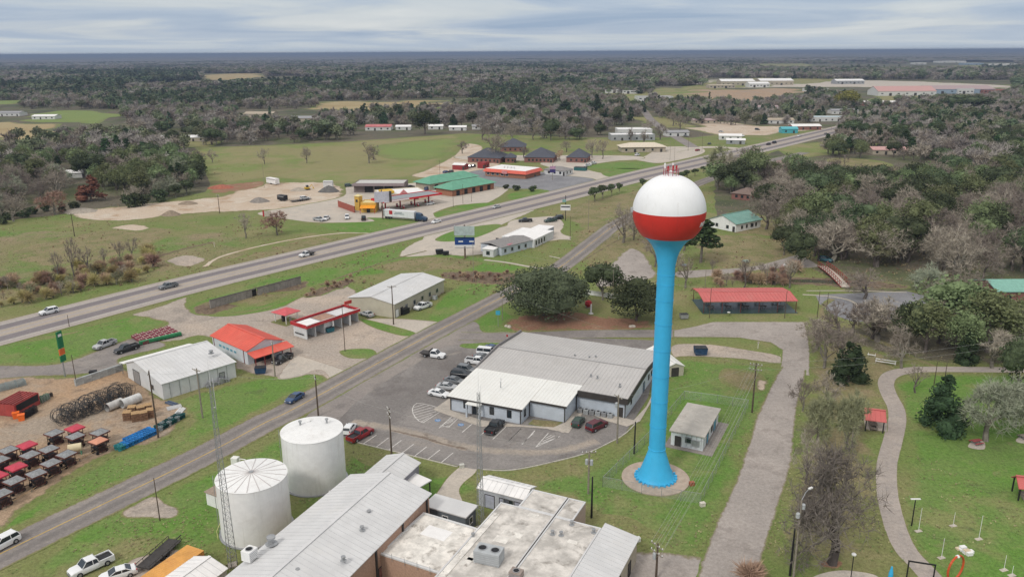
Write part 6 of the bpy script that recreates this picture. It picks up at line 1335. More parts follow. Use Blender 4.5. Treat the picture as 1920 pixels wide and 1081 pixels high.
def pole(px, py, h, label, arms=1, lean=0.0, transf=0, mat=None, rz=0.8, name='utility_pole', r0=.17, cat='utility pole', group='utility poles'):
    p = P(px, py); r = empty(name, p.x, p.y, 0, rz, label, cat, group); m = MB(); m.tube((0,0,0), (lean*h,0,h), r0, r0*.62, 8); m.build('pole', mat or mWOOD, r)
    for k in range(arms):
        z = h-.35-k*1.1; m = MB(); m.bar((lean*z-1.2, .12, z), (lean*z+1.2, .12, z), .1, .13); m.bar((lean*z-.6,.12,z),(lean*z,.05,z-.6),.04); m.bar((lean*z+.6,.12,z),(lean*z,.05,z-.6),.04); m.build('crossarm', mWOODG, r)
        for x in (-1.1, -.45, .45, 1.1):
            m = MB(); m.lathe([(.05, z+.07), (.09, z+.12), (.05, z+.17), (.09, z+.22), (.03, z+.3)], 8, lean*z+x, .12); m.build('insulator', mINS, r)
    for k in range(transf):
        a = k*2.3; m = MB(); m.lathe([(.26,0),(.28,.05),(.28,.85),(.2,.95),(.05,1.0)], 12, lean*(h-2)+.42*math.cos(a), .42*math.sin(a)+.1); o = m.build('transformer', mTRANSF, r); o.location.z = h-2.6
    return r
PL = [ # px, py, top y, label, arms, transformers
 (297,820,695,'dark utility pole rising in front of the farm store roof beside the blue troughs',1,0),(380,783,690,'thin utility pole on the verge below the farm store',1,0),(597,780,705,'utility pole at the road edge left of the police lot',1,0),(735,865,765,'dark utility pole standing behind the annex at the marked bays',2,0),
 (1410,773,680,'utility pole with several arms at the back corner of the tower fence',2,0),(516,705,640,'pale utility pole in front of the orange-roofed porch',1,0),(647,658,570,'slim pole on the little grass patch by the car wash',0,0),(738,608,535,'utility pole at the corner of the beige building',1,0),
 (144,723,665,'slim leaning pole beside the block wall of the yard',0,0),(300,975,895,'bare dark pole on the verge beside the gravel pad',0,0),(1230,1085,1018,'utility pole with insulators at the bottom edge beside the side drive',2,1),
 (1189,850,790,'short black pole behind the tower fence',0,0),(1109,970,893,'short black pole beside the pinkish wall of the flat-roofed building',0,0),(1103,925,845,'grey utility pole carrying two transformers above the lawn',1,2),(1157,830,740,'pale grey utility pole at the corner of the police station',1,1),
 (1481,1078,990,'short black pole close beside the tall street light',0,0),(872,484,424,'_skip',0,0),(1069,448,405,'slim pole rising behind the white motel roof',0,0),(1059,440,355,'_skip',0,0),(1103,430,370,'thin pole in the bare grass beside the small round trees',0,0),
 (1060,665,655,'_skip',0,0),(1330,596,540,'slim dark pole at the left front corner of the long pavilion',0,0),(1471,596,545,'slim dark pole at the right front corner of the long pavilion',0,0),(1532,596,545,'slim lamp-less pole on the lawn left of the ball court',0,0),(1550,580,548,'hoop pole standing on the ball court edge',0,0),
 (1322,536,505,'small pole with a pale cap behind the pavilion, left',0,0),(1437,534,505,'small pole with a pale cap behind the pavilion, right',0,0),(888,528,455,'thin pole in the creek-side grass beyond the beige building',0,0),(942,600,560,'thin sign pole on the corner lawn by the turquoise sign',0,0),
 (1652,720,650,'_skip',0,0),(1751,722,678,'slim pole on the park path side above the dark cedar',0,0),(1772,706,680,'second slim pole on the park path further right',0,0),(1148,585,505,'thin pole between the dark trees beyond the red soil',0,0),(140,443,400,'leaning pole in the meadow beside bare trees',1,0),(412,400,365,'pole at the edge of the sandy lot',1,0),(496,352,300,'thin pole by the livestock trailer',0,0),(130,612,590,'short marker pole on the highway verge',0,0),
 (870,470,440,'_skip',0,0),(825,330,300,'pole left of the diner drive',0,0),(850,388,358,'slim light pole right of the fuel canopy on its island',0,0),(868,382,345,'tan sign pole at the brick shop corner',0,0),(884,378,362,'small pole right of the tan sign pole',0,0),(1290,283,252,'signal pole at the highway junction, left',0,0),(1316,285,248,'tall signal pole at the highway junction, right',0,0),(1256,300,262,'thin pole left of the junction above the tower ball',0,0),(1264,305,255,'thin pole just above the antenna crown',0,0),(1558,250,224,'thin pole at the far highway bend',0,0)]
POLES = {}
for (x, y, t, lb, arms, tr) in PL:
    if lb == '_skip': continue
    h_ = max(2.5, min(14, hgt(x, y, t))); POLES[(x, y)] = (P(x, y), h_)
    pole(x, y, h_, lb, arms, 0, tr, mat=mBLACK if 'black' in lb else (mWOODG if ('grey' in lb or 'pale' in lb or 'thin' in lb) else mWOOD), r0=.18 if arms or 'black' in lb else .10, name='utility_pole' if arms else 'slim_pole', group=None, cat='utility pole' if arms else 'pole', rz=(x*.37) % 3)
# wires
def wire(a, b, za, zb, label, sag=.8, r=.014, n=8, lat=0.0, zo=0):
    a = Vector((a[0], a[1], za)); b = Vector((b[0], b[1], zb)); d = (b-a).normalized(); sd_ = Vector((-d.y, d.x, 0))*lat; a += sd_; b += sd_
    o = empty('power_line', a.x, a.y, 0, 0, label, 'power line', 'overhead wires'); m = MB(); pts = []
    for i in range(n+1):
        t = i/n; q_ = a.lerp(b, t); q_.z -= sag*4*t*(1-t); pts.append(q_-Vector((a.x, a.y, 0)))
    for i in range(n): m.tube(pts[i], pts[i+1], r, n=3, caps=False)
    m.build('wire', M('weathered_aluminium_wire', (.35,.36,.33), .6), o)
k1, k2 = POLES[(1230,1085)], POLES[(1410,773)]
for i, l in enumerate((-1.0,-.4,.4,1.0)): wire(k1[0], k2[0], k1[1]-.2, k2[1]-.2, '%s strand of the wires sweeping over the tower lawn to the back pole' % ('outermost left','inner left','inner right','outermost right')[i], 1.2, .015, 10, l)
for i, l in enumerate((-.6,.6)): wire(k1[0], k2[0], k1[1]-1.4, k2[1]-1.4, '%s lower strand over the tower lawn' % ('left','right')[i], 1.5, .014, 10, l)
ks = [POLES[(380,783)], POLES[(597,780)], POLES[(735,865)]]; wire(POLES[(297,820)][0], ks[0][0], POLES[(297,820)][1]-.3, ks[0][1]-.3, 'wire between the two poles on the farm store verge', .6, .013)
wire(ks[0][0], ks[1][0], ks[0][1]-.3, ks[1][1]-.3, 'wire from the verge pole to the road-edge pole', 1.0, .013); wire(ks[1][0], ks[2][0], ks[1][1]-.3, ks[2][1]-.3, 'wire over the police lot entrance', 1.0, .013)
wire(ks[2][0], POLES[(1103,925)][0], ks[2][1]-.3, POLES[(1103,925)][1]-.3, 'wire from the marked bays to the transformer pole', 1.0, .013); wire(POLES[(1157,830)][0], POLES[(1410,773)][0], POLES[(1157,830)][1]-.3, POLES[(1410,773)][1]-.4, 'wire passing behind the tower shaft', 1.2, .013)
wire(POLES[(516,705)][0], ks[1][0], POLES[(516,705)][1]-.3, ks[1][1]-.4, 'wire crossing the grass before the orange-roofed store', 1.0, .013); wire(POLES[(738,608)][0], POLES[(516,705)][0], POLES[(738,608)][1]-.3, POLES[(516,705)][1]-.3, 'wire above the car wash forecourt', 1.0, .013)
wire(POLES[(1410,773)][0], (P(1960,700).x, P(1960,700).y), POLES[(1410,773)][1]-.3, 10, 'upper wire running right across the park trees', 1.5, .014, 12, .5); wire(POLES[(1410,773)][0], (P(1960,700).x, P(1960,700).y), POLES[(1410,773)][1]-1.3, 9, 'lower wire running right across the park trees', 1.5, .014, 12, -.5)
wire(POLES[(1410,773)][0], (P(945,600).x, P(945,600).y), POLES[(1410,773)][1]-.8, 8, 'long wire running left behind the tower shaft over the red soil', 1.5, .014, 12)
for i, (a_, b_) in enumerate((((516,705),(647,658)),((647,658),(738,608)),((738,608),(888,528)),((888,528),(1148,585)),((1069,448),(1103,430)),((144,723),(297,820)),((1148,585),(1330,596)),((1330,596),(1471,596)))): wire(POLES[a_][0], POLES[b_][0], POLES[a_][1]-.2, POLES[b_][1]-.2, 'thin wire span between neighbouring poles, number %s of the run from the left' % ('one two three four five six seven eight'.split()[i]), .8, .013)
# street light with floodlights, right bottom
p = P(1487,1085); r = empty('street_light', p.x, p.y, 0, .6, 'tall pale street light pole with a curved arm and two grey floodlights', 'street light'); hh = 12.4
m = MB(); m.tube((0,0,0),(0,0,hh),.16,.1,8); m.build('pole', mWOODG, r); m = MB(); m.tube((0,0,hh),(1.0,.2,hh+.7),.05,n=6); m.tube((1.0,.2,hh+.7),(1.9,.3,hh+.9),.05,n=6); m.build('arm', mSTEEL, r); m = MB(); m.box(1.8,2.5,.15,.45,hh+.82,hh+.98); m.build('lamp_head', mWHITE, r)
for (x, z) in ((.5,hh-1.2),(-.5,hh-2.2)):
    m = MB(); m.lathe([(.22,-.35),(.28,-.3),(.28,.3),(.2,.4)], 12); o = m.build('transformer', mTRANSF, r); o.location = (x, 0, z)
def lamp(px, py, h, label, head=mWHITE):
    p = P(px, py); r = empty('lamp_post', p.x, p.y, 0, 0, label, 'lamp post'); m = MB(); m.tube((0,0,0),(0,0,h),.08,.06,8); m.build('post', mBLACK, r); m = MB(); m.lathe([(.1,h),(.3,h+.05),(.32,h+.2),(.15,h+.35)], 12); m.build('globe', head, r)
lamp(1594,1092,4.4,'short black lamp post with a white globe beside the round concrete pad')
p = P(1709,985); r = empty('court_light', p.x, p.y, 0, 0, 'black lamp post with a pale T-shaped head on the park lawn', 'lamp post'); m = MB(); m.tube((0,0,0),(0,0,4.6),.1,.08,8); m.build('post', mBLACK, r); m = MB(); m.box(-.75,.75,-.12,.12,4.6,4.72); m.build('cross_head', mWHITE, r)
# disc golf / spray posts on the lawn
for i, (x, y, t, lb) in enumerate(((1722,995,950,'white slim marker post right of the black lamp post'),(1787,985,960,'white slim marker post with a round pad, left of the pair on the lawn'),(1835,1010,960,'tallest white marker post on its own square pad'),(1765,1045,1008,'faint white marker post above the red hoop'),(1882,1068,1040,'white marker post nearest the bottom right corner'),(1897,1078,1060,'short white marker post beside the corner one'))):
    p = P(x, y); h = max(1.2, min(4.0, hgt(x, y, t))); r = empty('marker_post', p.x, p.y, 0, .3, lb, 'post', 'white marker posts on the park lawn'); m = MB(); m.tube((0,0,.06),(0,0,h),.04,.03,6); m.build('post', mWHITE, r); m = MB(); m.box(-.55,.55,-.3,.3,0,.06); m.build('base_pad', mCONCh, r)
m = MB(); p = P(1810,1034); r = empty('white_wrapped_equipment', p.x, p.y, 0, .2, 'jumbled white and cream play equipment lying on the lawn', 'play equipment')
for i in range(7): m = MB(); x, y = R.uniform(-1,1), R.uniform(-.8,.8); m.box(x-.45,x+.45,y-.3,y+.3,.02,.2+R.random()*.5); m.build('piece', (mWHITE, M('cream_plastic', (.6,.5,.35), .6), mWHITE)[i % 3], r, rz=0)
# red hoop
p = P(1788,1086); r = empty('red_hoop', p.x, p.y, 0, .5, 'tall orange-red play hoop standing at the bottom of the park', 'play equipment'); m = MB(); n = 28
for i in range(n-4):
    a = -math.pi*.62+2*math.pi*.81*i/(n-5)+math.pi*.43*1.02-.3; a0 = math.pi*1.40-1.8*math.pi*i/(n-4); a1 = math.pi*1.40-1.8*math.pi*(i+1)/(n-4)
    m.tube((1.7*math.cos(a0), 0, 1.9+1.85*math.sin(a0)), (1.7*math.cos(a1), 0, 1.9+1.85*math.sin(a1)), .15, n=7)
m.build('hoop', M('orange_red_tube_paint', (.55,.09,.03), .4), r); m = MB(); m.lathe([(.25,3.6),(.3,3.75),(.1,3.95)], 10); m.build('spray_head', mWHITE, r)
# dark gateway over the path
g1, g2 = P(1698,1092), P(1747,1100); r = empty('path_gateway', g1.x, g1.y, 0, math.atan2(g2.y-g1.y, g2.x-g1.x), 'dark steel gateway frame spanning the park path', 'gateway'); L = (g2-g1).length
for x in (0, L): m = MB(); m.box(x-.08, x+.08, -.08, .08, 0, 3.4); m.build('post', mBLACK, r)
m = MB(); m.box(-.1, L+.1, -.06, .06, 3.4, 3.6); m.build('beam', mBLACK, r)
p = P(1668,1092); r = empty('blue_play_post', p.x, p.y, 0, 0, 'small bright blue spray post at the bottom frame edge', 'play equipment'); m = MB(); m.lathe([(.35,0),(.3,1.5),(.1,2.6)], 10); m.build('post', mTOWERB, r); m = MB(); m.lathe([(.5,0),(.5,.08)], 12); m.build('base', mCONCh, r)
# park shelters
def shelter(name, a, b, c, z, label, W=None):
    s_ = Bld(name, label, 'shelter', a, b, c, z)
    if W: s_.W = W
    s_.gable(z, 1.0, mREDROOF, 'x', .4, ribs=True, ribmat=mREDRIB)
    for x in (0, s_.L):
        for y in (0, s_.W): m = MB(); m.box(x-.1, x+.1, y-.1, y+.1, 0, z-.03); s_.part('post', m, mBLACK)
    m = MB(); m.box(s_.L*.25, s_.L*.75, s_.W*.3, s_.W*.6, .72, .78); s_.part('tabletop', m, mWOODG)
    for y in (.12, .78): m = MB(); m.box(s_.L*.25, s_.L*.75, s_.W*(y-.06), s_.W*(y+.08), .42, .47); s_.part('bench', m, mWOODG)
    m = MB(); m.box(s_.L*.3, s_.L*.34, s_.W*.1, s_.W*.85, .05, .72); m.box(s_.L*.66, s_.L*.7, s_.W*.1, s_.W*.85, .05, .72); s_.part('table_leg', m, mWOODG, kind=None); return s_
shelter('picnic_shelter', (1625,785),(1658,789),(1660,770), 2.5, 'little red-roofed picnic shelter beside the curving park path')
shelter('picnic_shelter', (1914,912),(1950,916),(1950,900), 2.5, 'red-roofed picnic shelter cut by the right frame edge')
def ptable(px, py, label, mat, rz=.3, z=.05):
    p = P(px, py); t = empty('picnic_table', p.x, p.y, z, rz, label, 'picnic table'); m = MB(); m.box(-.95,.95,-.4,.4,.7,.78); m.build('tabletop', mat, t)
    for yy in (-.75,.75): m = MB(); m.box(-.95,.95,yy-.15,yy+.15,.42,.48); m.build('bench', mat, t)
    for xx in (-.65,.65): m = MB(); m.bar((xx,-.75,.02),(xx,.3,.7),.08); m.bar((xx,.75,.02),(xx,-.3,.7),.08); m.bar((xx,-.8,.4),(xx,.8,.4),.08); m.build('leg_frame', mSTEEL, t)
mRT = M('faded_red_table', (.32,.07,.07), .7, .2, 2)
ptable(1830,832,'dark red picnic table on the small pad under the lichen-covered tree',mRT); ptable(1920,822,'weathered tan picnic table at the right frame edge',mWOODG)
ptable(1282,500,'blue-grey picnic table under the pine behind the tower',M('blue_grey_table', (.2,.27,.36), .7)); ptable(1398,492,'pale turquoise picnic table on the worn grass behind the pavilion',M('pale_turquoise_table', (.3,.42,.4), .7))
# white benches / swing frame by the small cedar
for (x, y, lb) in ((1660,682,'longer white bleacher bench beside the park path bend'),(1634,668,'white wire frame chair on the brown grass')):
    p = P(x, y); r = empty('white_bench', p.x, p.y, .02, -.5, lb, 'bench'); k = 2.2 if 'longer' in lb else .9
    for i in range(2 if k > 1 else 1):
        m = MB(); m.box(-k,k,-.2+i*.6,.15+i*.6,.4+i*.35,.47+i*.35); m.build('seat', mWHITE, r)
    for xx in (-k+.15, k-.15): m = MB(); m.bar((xx,-.1,0),(xx,-.1,.4),.06); m.bar((xx,.6,0),(xx,.6,.75),.06); m.bar((xx,-.1,.4),(xx,.6,.75),.05); m.build('leg', mWHITE, r)

# ================================================================ signs
def signboard(px, py, ztop, zs, w, faces, label, rz, name='billboard', cat='sign', post=mWOODG, r0=.3):
    p = P(px, py); r = empty(name, p.x, p.y, 0, rz, label, cat); m = MB(); m.tube((0,.3,0),(0,.3,ztop),r0,r0*.9,10); m.build('post', post, r)
    for (z0, z1, mat, nm) in faces: m = MB(); m.box(-w/2, w/2, -.12, .12, z0, z1); m.build(nm, mat, r)
    return r
def txt(body, parent, x, z, size, mat, y=-.13, face=0):
    cu = bpy.data.curves.new('tmp', 'FONT'); cu.body = body; cu.size = size; cu.extrude = .005; cu.align_x = 'CENTER'; cu.align_y = 'CENTER'; cu.resolution_u = 2
    t = bpy.data.objects.new('tmp', cu); COL.objects.link(t); bpy.context.view_layer.update(); me = bpy.data.meshes.new_from_object(t.evaluated_get(bpy.context.evaluated_depsgraph_get())); me.materials.clear(); me.materials.append(mat); bpy.data.objects.remove(t)
    o = link('lettering', me, parent, (x, y, z)); o.rotation_euler = (math.pi/2, 0, 0); return o
mNAVY = M('navy_sign_face', (.02,.06,.22), .5, .1); mSIGNW = M('white_sign_face', (.68,.68,.68), .5, .04); mPALES = M('pale_faded_billboard', (.40,.47,.46), .7, .12, .8, stain=.3)
b_ = signboard(872,484,12.0,0,7.0,[(8.3,11.6,mPALES,'upper_panel'),(4.9,7.6,mNAVY,'lower_panel'),(4.3,4.88,mSIGNW,'white_strip')],'double-stacked roadside billboard with a faded panel over a navy blue one',.0,post=M('rusty_brown_post', (.14,.09,.07), .8))
for x in (-2.2, 1.6): m = MB(); m.box(x, x+1.6, -.16, -.125, 5.9, 6.4); m.build('pale_print', mSIGNW, b_)
m = MB(); m.box(-3.4,3.4,-.9,-.15,3.95,4.02); m.box(-3.4,3.4,-.9,-.15,8.0,8.06); m.build('catwalk', mSTEEL, b_)
m = MB(); m.box(-3.7,-3.5,-.12,2.2,8.4,11.5); m.build('side_panel', mSTEEL, b_)
b_ = signboard(1060,414,11,0,4.2,[(4.6,7.0,mSIGNW,'panel')],'white panel sign with a black bar on a tall dark post beside the highway',-.1,name='pylon_sign',post=mBLACK,r0=.16); m = MB(); m.box(-1.9,1.9,-.14,-.125,5.9,6.4); m.build('black_bar', mBLACK, b_); m = MB(); m.box(-1.4,.2,-.15,.15,8.2,9.3); m.build('upper_panel', M('pale_green_panel', (.2,.36,.34), .6), b_)
b_ = signboard(1036,338,9,0,3.2,[(6.4,8.0,M('pink_purple_panel', (.42,.25,.36), .6),'upper_panel'),(4.4,6.2,M('navy_purple_panel', (.05,.04,.15), .6),'lower_panel')],'small purple pylon sign in front of the white cottage',0,name='pylon_sign',r0=.15)
b_ = signboard(718,411,13,0,6.4,[(7.6,12.2,M('white_lilac_sign', (.52,.50,.58), .5, .15, 2),'panel')],'big white boxy pole sign standing before the fuel canopy',.25,name='pole_sign',post=M('rusty_brown_post', (.14,.09,.07)),r0=.28); m = MB(); m.box(3.22,4.2,-1.0,1.0,7.6,12.2); m.build('side_box', mDARK, b_)
p = P(122,705); r = empty('store_sign', p.x, p.y, 0, 1.35, 'tall green store sign with an orange middle panel at the yard corner', 'sign'); m = MB(); m.tube((0,0,0),(0,0,10.0),.2,.16,8); m.build('post', mSTEEL, r)
for z0, z1, mt_, nm in ((6.9,10.8,M('dark_green_sign', (.01,.15,.06), .5, .1),'green_panel'),(5.3,6.7,M('orange_sign', (.6,.13,.03), .5, .1),'orange_panel'),(3.7,5.1,M('dark_green_sign', (.01,.15,.06)),'green_panel')):
    m = MB(); m.box(-.75,.75,-.45,-.18,z0,z1); m.build(nm, mt_, r)
m = MB(); m.box(-.5,.5,-.47,-.452,9.6,10.2); m.build('pale_print', mSIGNW, r)
p = P(934,612); r = empty('small_blue_sign', p.x, p.y, 0, 0, 'small turquoise roadside sign at the corner lawn', 'sign'); m = MB(); m.tube((0,0,0),(0,0,4.2),.06,n=6); m.build('post', mSTEEL, r); m = MB(); m.box(-.6,.6,-.08,-.02,3.3,4.5); m.build('panel', M('turquoise_sign_face', (.05,.33,.46), .5), r)
p = P(497,408); r = empty('red_white_banner', p.x, p.y, 0, 0, 'red and white banner panel left of the reddish tree at the meadow edge', 'sign'); m = MB(); m.box(-.9,-.2,-.1,.1,.5,3.2); m.build('red_panel', mREDPAINT, r); m = MB(); m.box(-.19,2.6,-.1,.1,.5,3.0); m.build('white_panel', mCONCh, r)
for (x, y, lb) in ((951,640,'small red-topped sign post at the police lot corner'),(1421,653,'small cream utility marker beside the pavilion road'),(402,463,'pale marker post in the meadow'),(1160,449,'small white meter pedestal by the twin trees')):
    p = P(x, y); r = empty('marker_sign', p.x, p.y, 0, 0, lb, 'sign'); m = MB(); m.tube((0,0,0),(0,0,1.8),.05,n=6); m.build('post', mWHITE, r); m = MB(); m.box(-.22,.22,-.07,-.01,1.3,1.85); m.build('panel', mREDPAINT if 'red' in lb else mCONCh, r)

# ================================================================ lattice masts
def mast(px, py, topy, label, w=.9, taper=.45, whip=True, x0=None):
    p = P(px, py); h = hgt(px, py, topy); r = empty('lattice_mast', p.x, p.y, 0, .4, label, 'radio mast'); mm = M('dull_galvanised_lattice', (.24,.25,.25), .6, .1)
    def c(k, z): a = 2*math.pi*k/3+.3; rr = w*(1-(1-taper)*z/h)/1.73; return Vector((rr*math.cos(a), rr*math.sin(a), z))
    for k in range(3): m = MB(); m.tube(c(k, 0), c(k, h), .055, .04, 5); m.build('leg', mm, r)
    st_ = 1.0; n = int(h/st_); hb = MB(); db = MB()
    for i in range(n):
        for k in range(3): hb.tube(c(k, i*st_+.5), c((k+1) % 3, i*st_+.5), .026, n=3, caps=False); db.tube(c(k, i*st_+.5), c((k+1) % 3, min(h, i*st_+1.5)), .024, n=3, caps=False)
    hb.build('horizontal_strut', mm, r, kind='stuff'); db.build('diagonal_brace', mm, r, kind='stuff')
    m = MB(); m.box(-.6,.6,-.6,.6,0,.25); m.build('footing', mCONCh, r)
    m = MB(); m.tube((0,0,h),(0,0,h+3.5),.03,.015,5); m.build('whip_antenna', mWHITE, r)
    m = MB(); m.tube((.35,0,h-3.5),(.35,0,h+1),.025,n=5); m.tube((0,0,h-3.2),(.35,0,h-3.2),.03,n=4); m.build('side_antenna', mWHITE, r)
    return r, p, h
M1 = mast(436,1060,722,'tall slender lattice radio mast rising in front of the seamed storage tank', 1.25, .32)
M2 = mast(902,990,735,'tall slender lattice radio mast between the flat roofs and the brown walkway', 1.1, .35)
# ================================================================ the farm-supply yard
mFROOF = M('translucent_grey_sheet', (.24,.25,.255), .45, .25, 2.5, stain=.6, stain_col=(.10,.09,.085), stain_scale=1.4); mFRED = M('crimson_sheet_roof', (.50,.05,.08), .5, .1); mRUST = M('rust_red_frame', (.14,.055,.045), .7, .3, 2)
def feeder(roofmat):
    r = empty('hay_feeder', 0, 0); w = 1.0
    for x in (-w, w):
        for y in (-w, w): m = MB(); m.bar((x*.9, y*.9, .1), (x*.9, y*.9, 2.2), .09); m.build('post', mBLACK, r)
    m = MB(); m.add([(-w-.25,-w-.25,2.25),(w+.25,-w-.25,2.25),(w+.25,w+.25,2.25),(-w-.25,w+.25,2.25),(-w-.25,-w-.25,2.33),(w+.25,-w-.25,2.33),(w+.25,w+.25,2.33),(-w-.25,w+.25,2.33),(0,0,2.62)], [(0,3,2,1),(0,1,5,4),(1,2,6,5),(2,3,7,6),(3,0,4,7),(4,5,8),(5,6,8),(6,7,8),(7,4,8)]); m.build('roof', roofmat, r)
    m = MB()
    for s in (-1, 1): m.box(-w-.3, w+.3, s*(w+.28)-.03, s*(w+.28)+.03, 2.1, 2.36); m.box(s*(w+.28)-.03, s*(w+.28)+.03, -w-.24, w+.24, 2.1, 2.36)
    m.build('roof_trim', mRUST if roofmat is not mFRED else mFRED, r)
    m = MB(); m.yprism([(-.5,.35),(.5,.35),(w*.9,1.25),(-w*.9,1.25)], -w*.85, w*.85); m.build('hopper', mBLACK, r)
    for s in (-1, 1):
        m = MB()
        for i in range(8): x = -w*.85+i*w*1.7/7; m.bar((x, s*w*.92, .35), (x, s*w*.92, 1.5), .045)
        m.bar((-w*.9, s*w*.92, .4), (w*.9, s*w*.92, .4), .07); m.bar((-w*.9, s*w*.92, 1.5), (w*.9, s*w*.92, 1.5), .07); m.build('side_rack', mRUST, r)
    for x in (-.9, .9):
        for s in (-1, 1): m = MB(); m.tube((x, s*(w*.6), .32), (x, s*(w*.75), .32), .32, n=10); m.build('wheel', mTYRE, r)
    m = MB(); m.bar((w*.9, 0, .5), (w+1.1, 0, .4), .09); m.build('tow_bar', mBLACK, r); return r
f0 = feeder(mFROOF); f1 = feeder(mFRED); f2 = feeder(M('salmon_sheet_roof', (.60,.27,.17), .5, .08)); used = {}
FD = [(643,128,'g','grey-roofed hay feeder leftmost of the back cluster'),(890,70,'r','crimson-roofed hay feeder at the top of the back cluster'),(1185,120,'g','grey-roofed hay feeder behind the salmon-roofed one'),(895,165,'g','grey-roofed hay feeder directly below the top crimson one'),(1170,222,'s','salmon-roofed hay feeder, the only one of its colour'),
 (318,272,'r','crimson-roofed hay feeder in the middle of the yard'),(95,330,'g','grey-roofed hay feeder left of the middle crimson one'),(580,320,'g','grey-roofed hay feeder right of the middle crimson one'),(355,388,'g','grey-roofed hay feeder between the two crimson ones in the yard'),(790,380,'g','grey-roofed hay feeder nearest the cream tank'),
 (190,530,'r','crimson-roofed hay feeder nearest the road'),(605,485,'g','grey-roofed hay feeder second from the cream tank along the fence row'),(430,610,'g','grey-roofed hay feeder third along the fence row'),(165,695,'g','grey-roofed hay feeder fourth along the fence row, left of the verge'),(10,850,'g','grey-roofed hay feeder last of the fence row at the frame edge'),(-10,450,'g','grey-roofed hay feeder half cut by the left frame edge, upper'),(-40,640,'r','crimson-roofed hay feeder cut by the left frame edge'),(-180,520,'g','grey-roofed hay feeder beyond the left frame edge')]
for (x, y, k, lb) in FD:
    src = {'g': f0, 'r': f1, 's': f2}[k]; o = src if k not in used else copy_tree(src); used[k] = 1
    p = P(x/6.36, 790+y/6.36, 2.4); o.location = (p.x, p.y, .03); o.rotation_euler = (0, 0, 1.05+R.uniform(-.08, .08)); tag(o, lb, 'livestock feeder', 'roofed hay feeders in the storage yard')
p = P(141,842,1); r = empty('cream_tank', p.x, p.y, .03, .4, 'small cream plastic tank on a stand among the hay feeders', 'tank'); m = MB(); m.tube((-1.1,0,1.35),(1.1,0,1.35),.75,n=18); m.build('barrel', M('cream_tank_plastic', (.60,.52,.34), .5, .08), r, smooth=True); m = MB(); m.box(-1,-.85,-.6,.6,0,.85); m.box(.85,1,-.6,.6,0,.85); m.build('cradle', mGREENROOF, r)
# bale rings standing on edge
def ring():
    m = MB(); n = 20; Rr = 1.35
    for z in (-.55, 0, .45):
        for i in range(n):
            a, b = 2*math.pi*i/n, 2*math.pi*(i+1)/n; m.tube((Rr*math.cos(a), z, Rr+Rr*math.sin(a)), (Rr*math.cos(b), z, Rr+Rr*math.sin(b)), .035, n=4, caps=False)
    for i in range(0, n, 1): a = 2*math.pi*i/n; m.tube((Rr*math.cos(a), -.55, Rr+Rr*math.sin(a)), (Rr*math.cos(a), .45, Rr+Rr*math.sin(a)), .028, n=3, caps=False)
    return m.mesh('bale_ring', M('dark_galvanised_ring', (.05,.052,.055), .6, .3, 2))
rm = ring(); ra, rb = P(118,795), P(245,742); n = 44
for i in range(n):
    t = i/(n-1); row = i % 3; p = ra.lerp(rb, t); q = Vector((-(rb-ra).y, (rb-ra).x)).normalized(); p = p+q*(row*1.7-.6+R.uniform(-.6,.6)); o = link('bale_ring', rm, None, (p.x, p.y, .03)); a = math.atan2((rb-ra).y, (rb-ra).x)
    o.rotation_euler = (R.uniform(-.3,.3), 0, a+R.uniform(-.9,.9)); tag(o, 'dark round bale feeder ring standing on edge in the long double row', 'bale ring', 'round bale feeder rings standing in a row')
o = None
# culvert pipes
def pipe(px, py, qx, qy, rad, z, mat, label, endmat=None):
    a, b = P(px, py, z), P(qx, qy, z); r = empty('culvert_pipe', a.x, a.y, 0, math.atan2(b.y-a.y, b.x-a.x), label, 'pipe', 'big pipes lying in the storage yard'); L = (b-a).length; m = MB(); n = 20; vs = []; k = int(L/.25)
    for j in range(k+1):
        rr = rad*(1+.02*(j % 2))
        for i in range(n): t = 2*math.pi*i/n; vs.append((L*j/k, rr*math.cos(t), z+rr*math.sin(t)))
    fs = [(j*n+i, j*n+(i+1) % n, (j+1)*n+(i+1) % n, (j+1)*n+i) for j in range(k) for i in range(n)]; m.add(vs, fs); m.build('pipe_wall', mat, r)
    m = MB(); m.lathe([(rad*1.0,-.03),(rad*1.04,0),(rad*1.0,.03)], n, caps=False); o = m.build('end_rim', endmat or mat, r); o.rotation_euler = (0, math.pi/2, 0); o.location = (0, 0, z)
pipe(200,764,228,752,.85,.88,M('pale_galvanised_pipe', (.50,.49,.47), .6, .12, 1, stain=.3),'pale corrugated pipe with a rusty open end beside the bale rings',mRUST)
pipe(228,757,262,744,.95,.98,M('whitish_galvanised_pipe', (.56,.56,.55), .6, .12, 1, stain=.3),'whitish corrugated pipe lying behind the first one')
# stacks of round timber posts
def stack(px, py, label, i):
    p = P(px, py); r = empty('timber_post_stack', p.x, p.y, .03, R.uniform(0, .6), label, 'timber stack', 'stacks of pine timber in the storage yard'); c = .11
    for l in range(7):
        for k in range(6):
            m = MB(); y = -.62+k*.25
            if l % 2: m.tube((y, -.75, .12+l*.26), (y, .75, .12+l*.26), .115, n=7)
            else: m.tube((-.75, y, .12+l*.26), (.75, y, .12+l*.26), .115, n=7)
            m.build('timber_post', mPALLET if l > 5 else M('brown_timber', (.24,.14,.085), .9, .25, 3), r)  # top layer in the paler wood colour, all layers below browner
for i, (x, y, lb) in enumerate(((240,786,'pine timber stack leftmost in the front row'),(255,788,'pine timber stack second in the front row'),(270,786,'pine timber stack third in the front row'),(283,781,'pine timber stack rightmost, behind the dark pole'),(249,776,'pine timber stack behind the left end of the front row'),(265,776,'pine timber stack in the back row centre'),(279,772,'pine timber stack in the back row beside the pole'))): stack(x, y, lb, i)
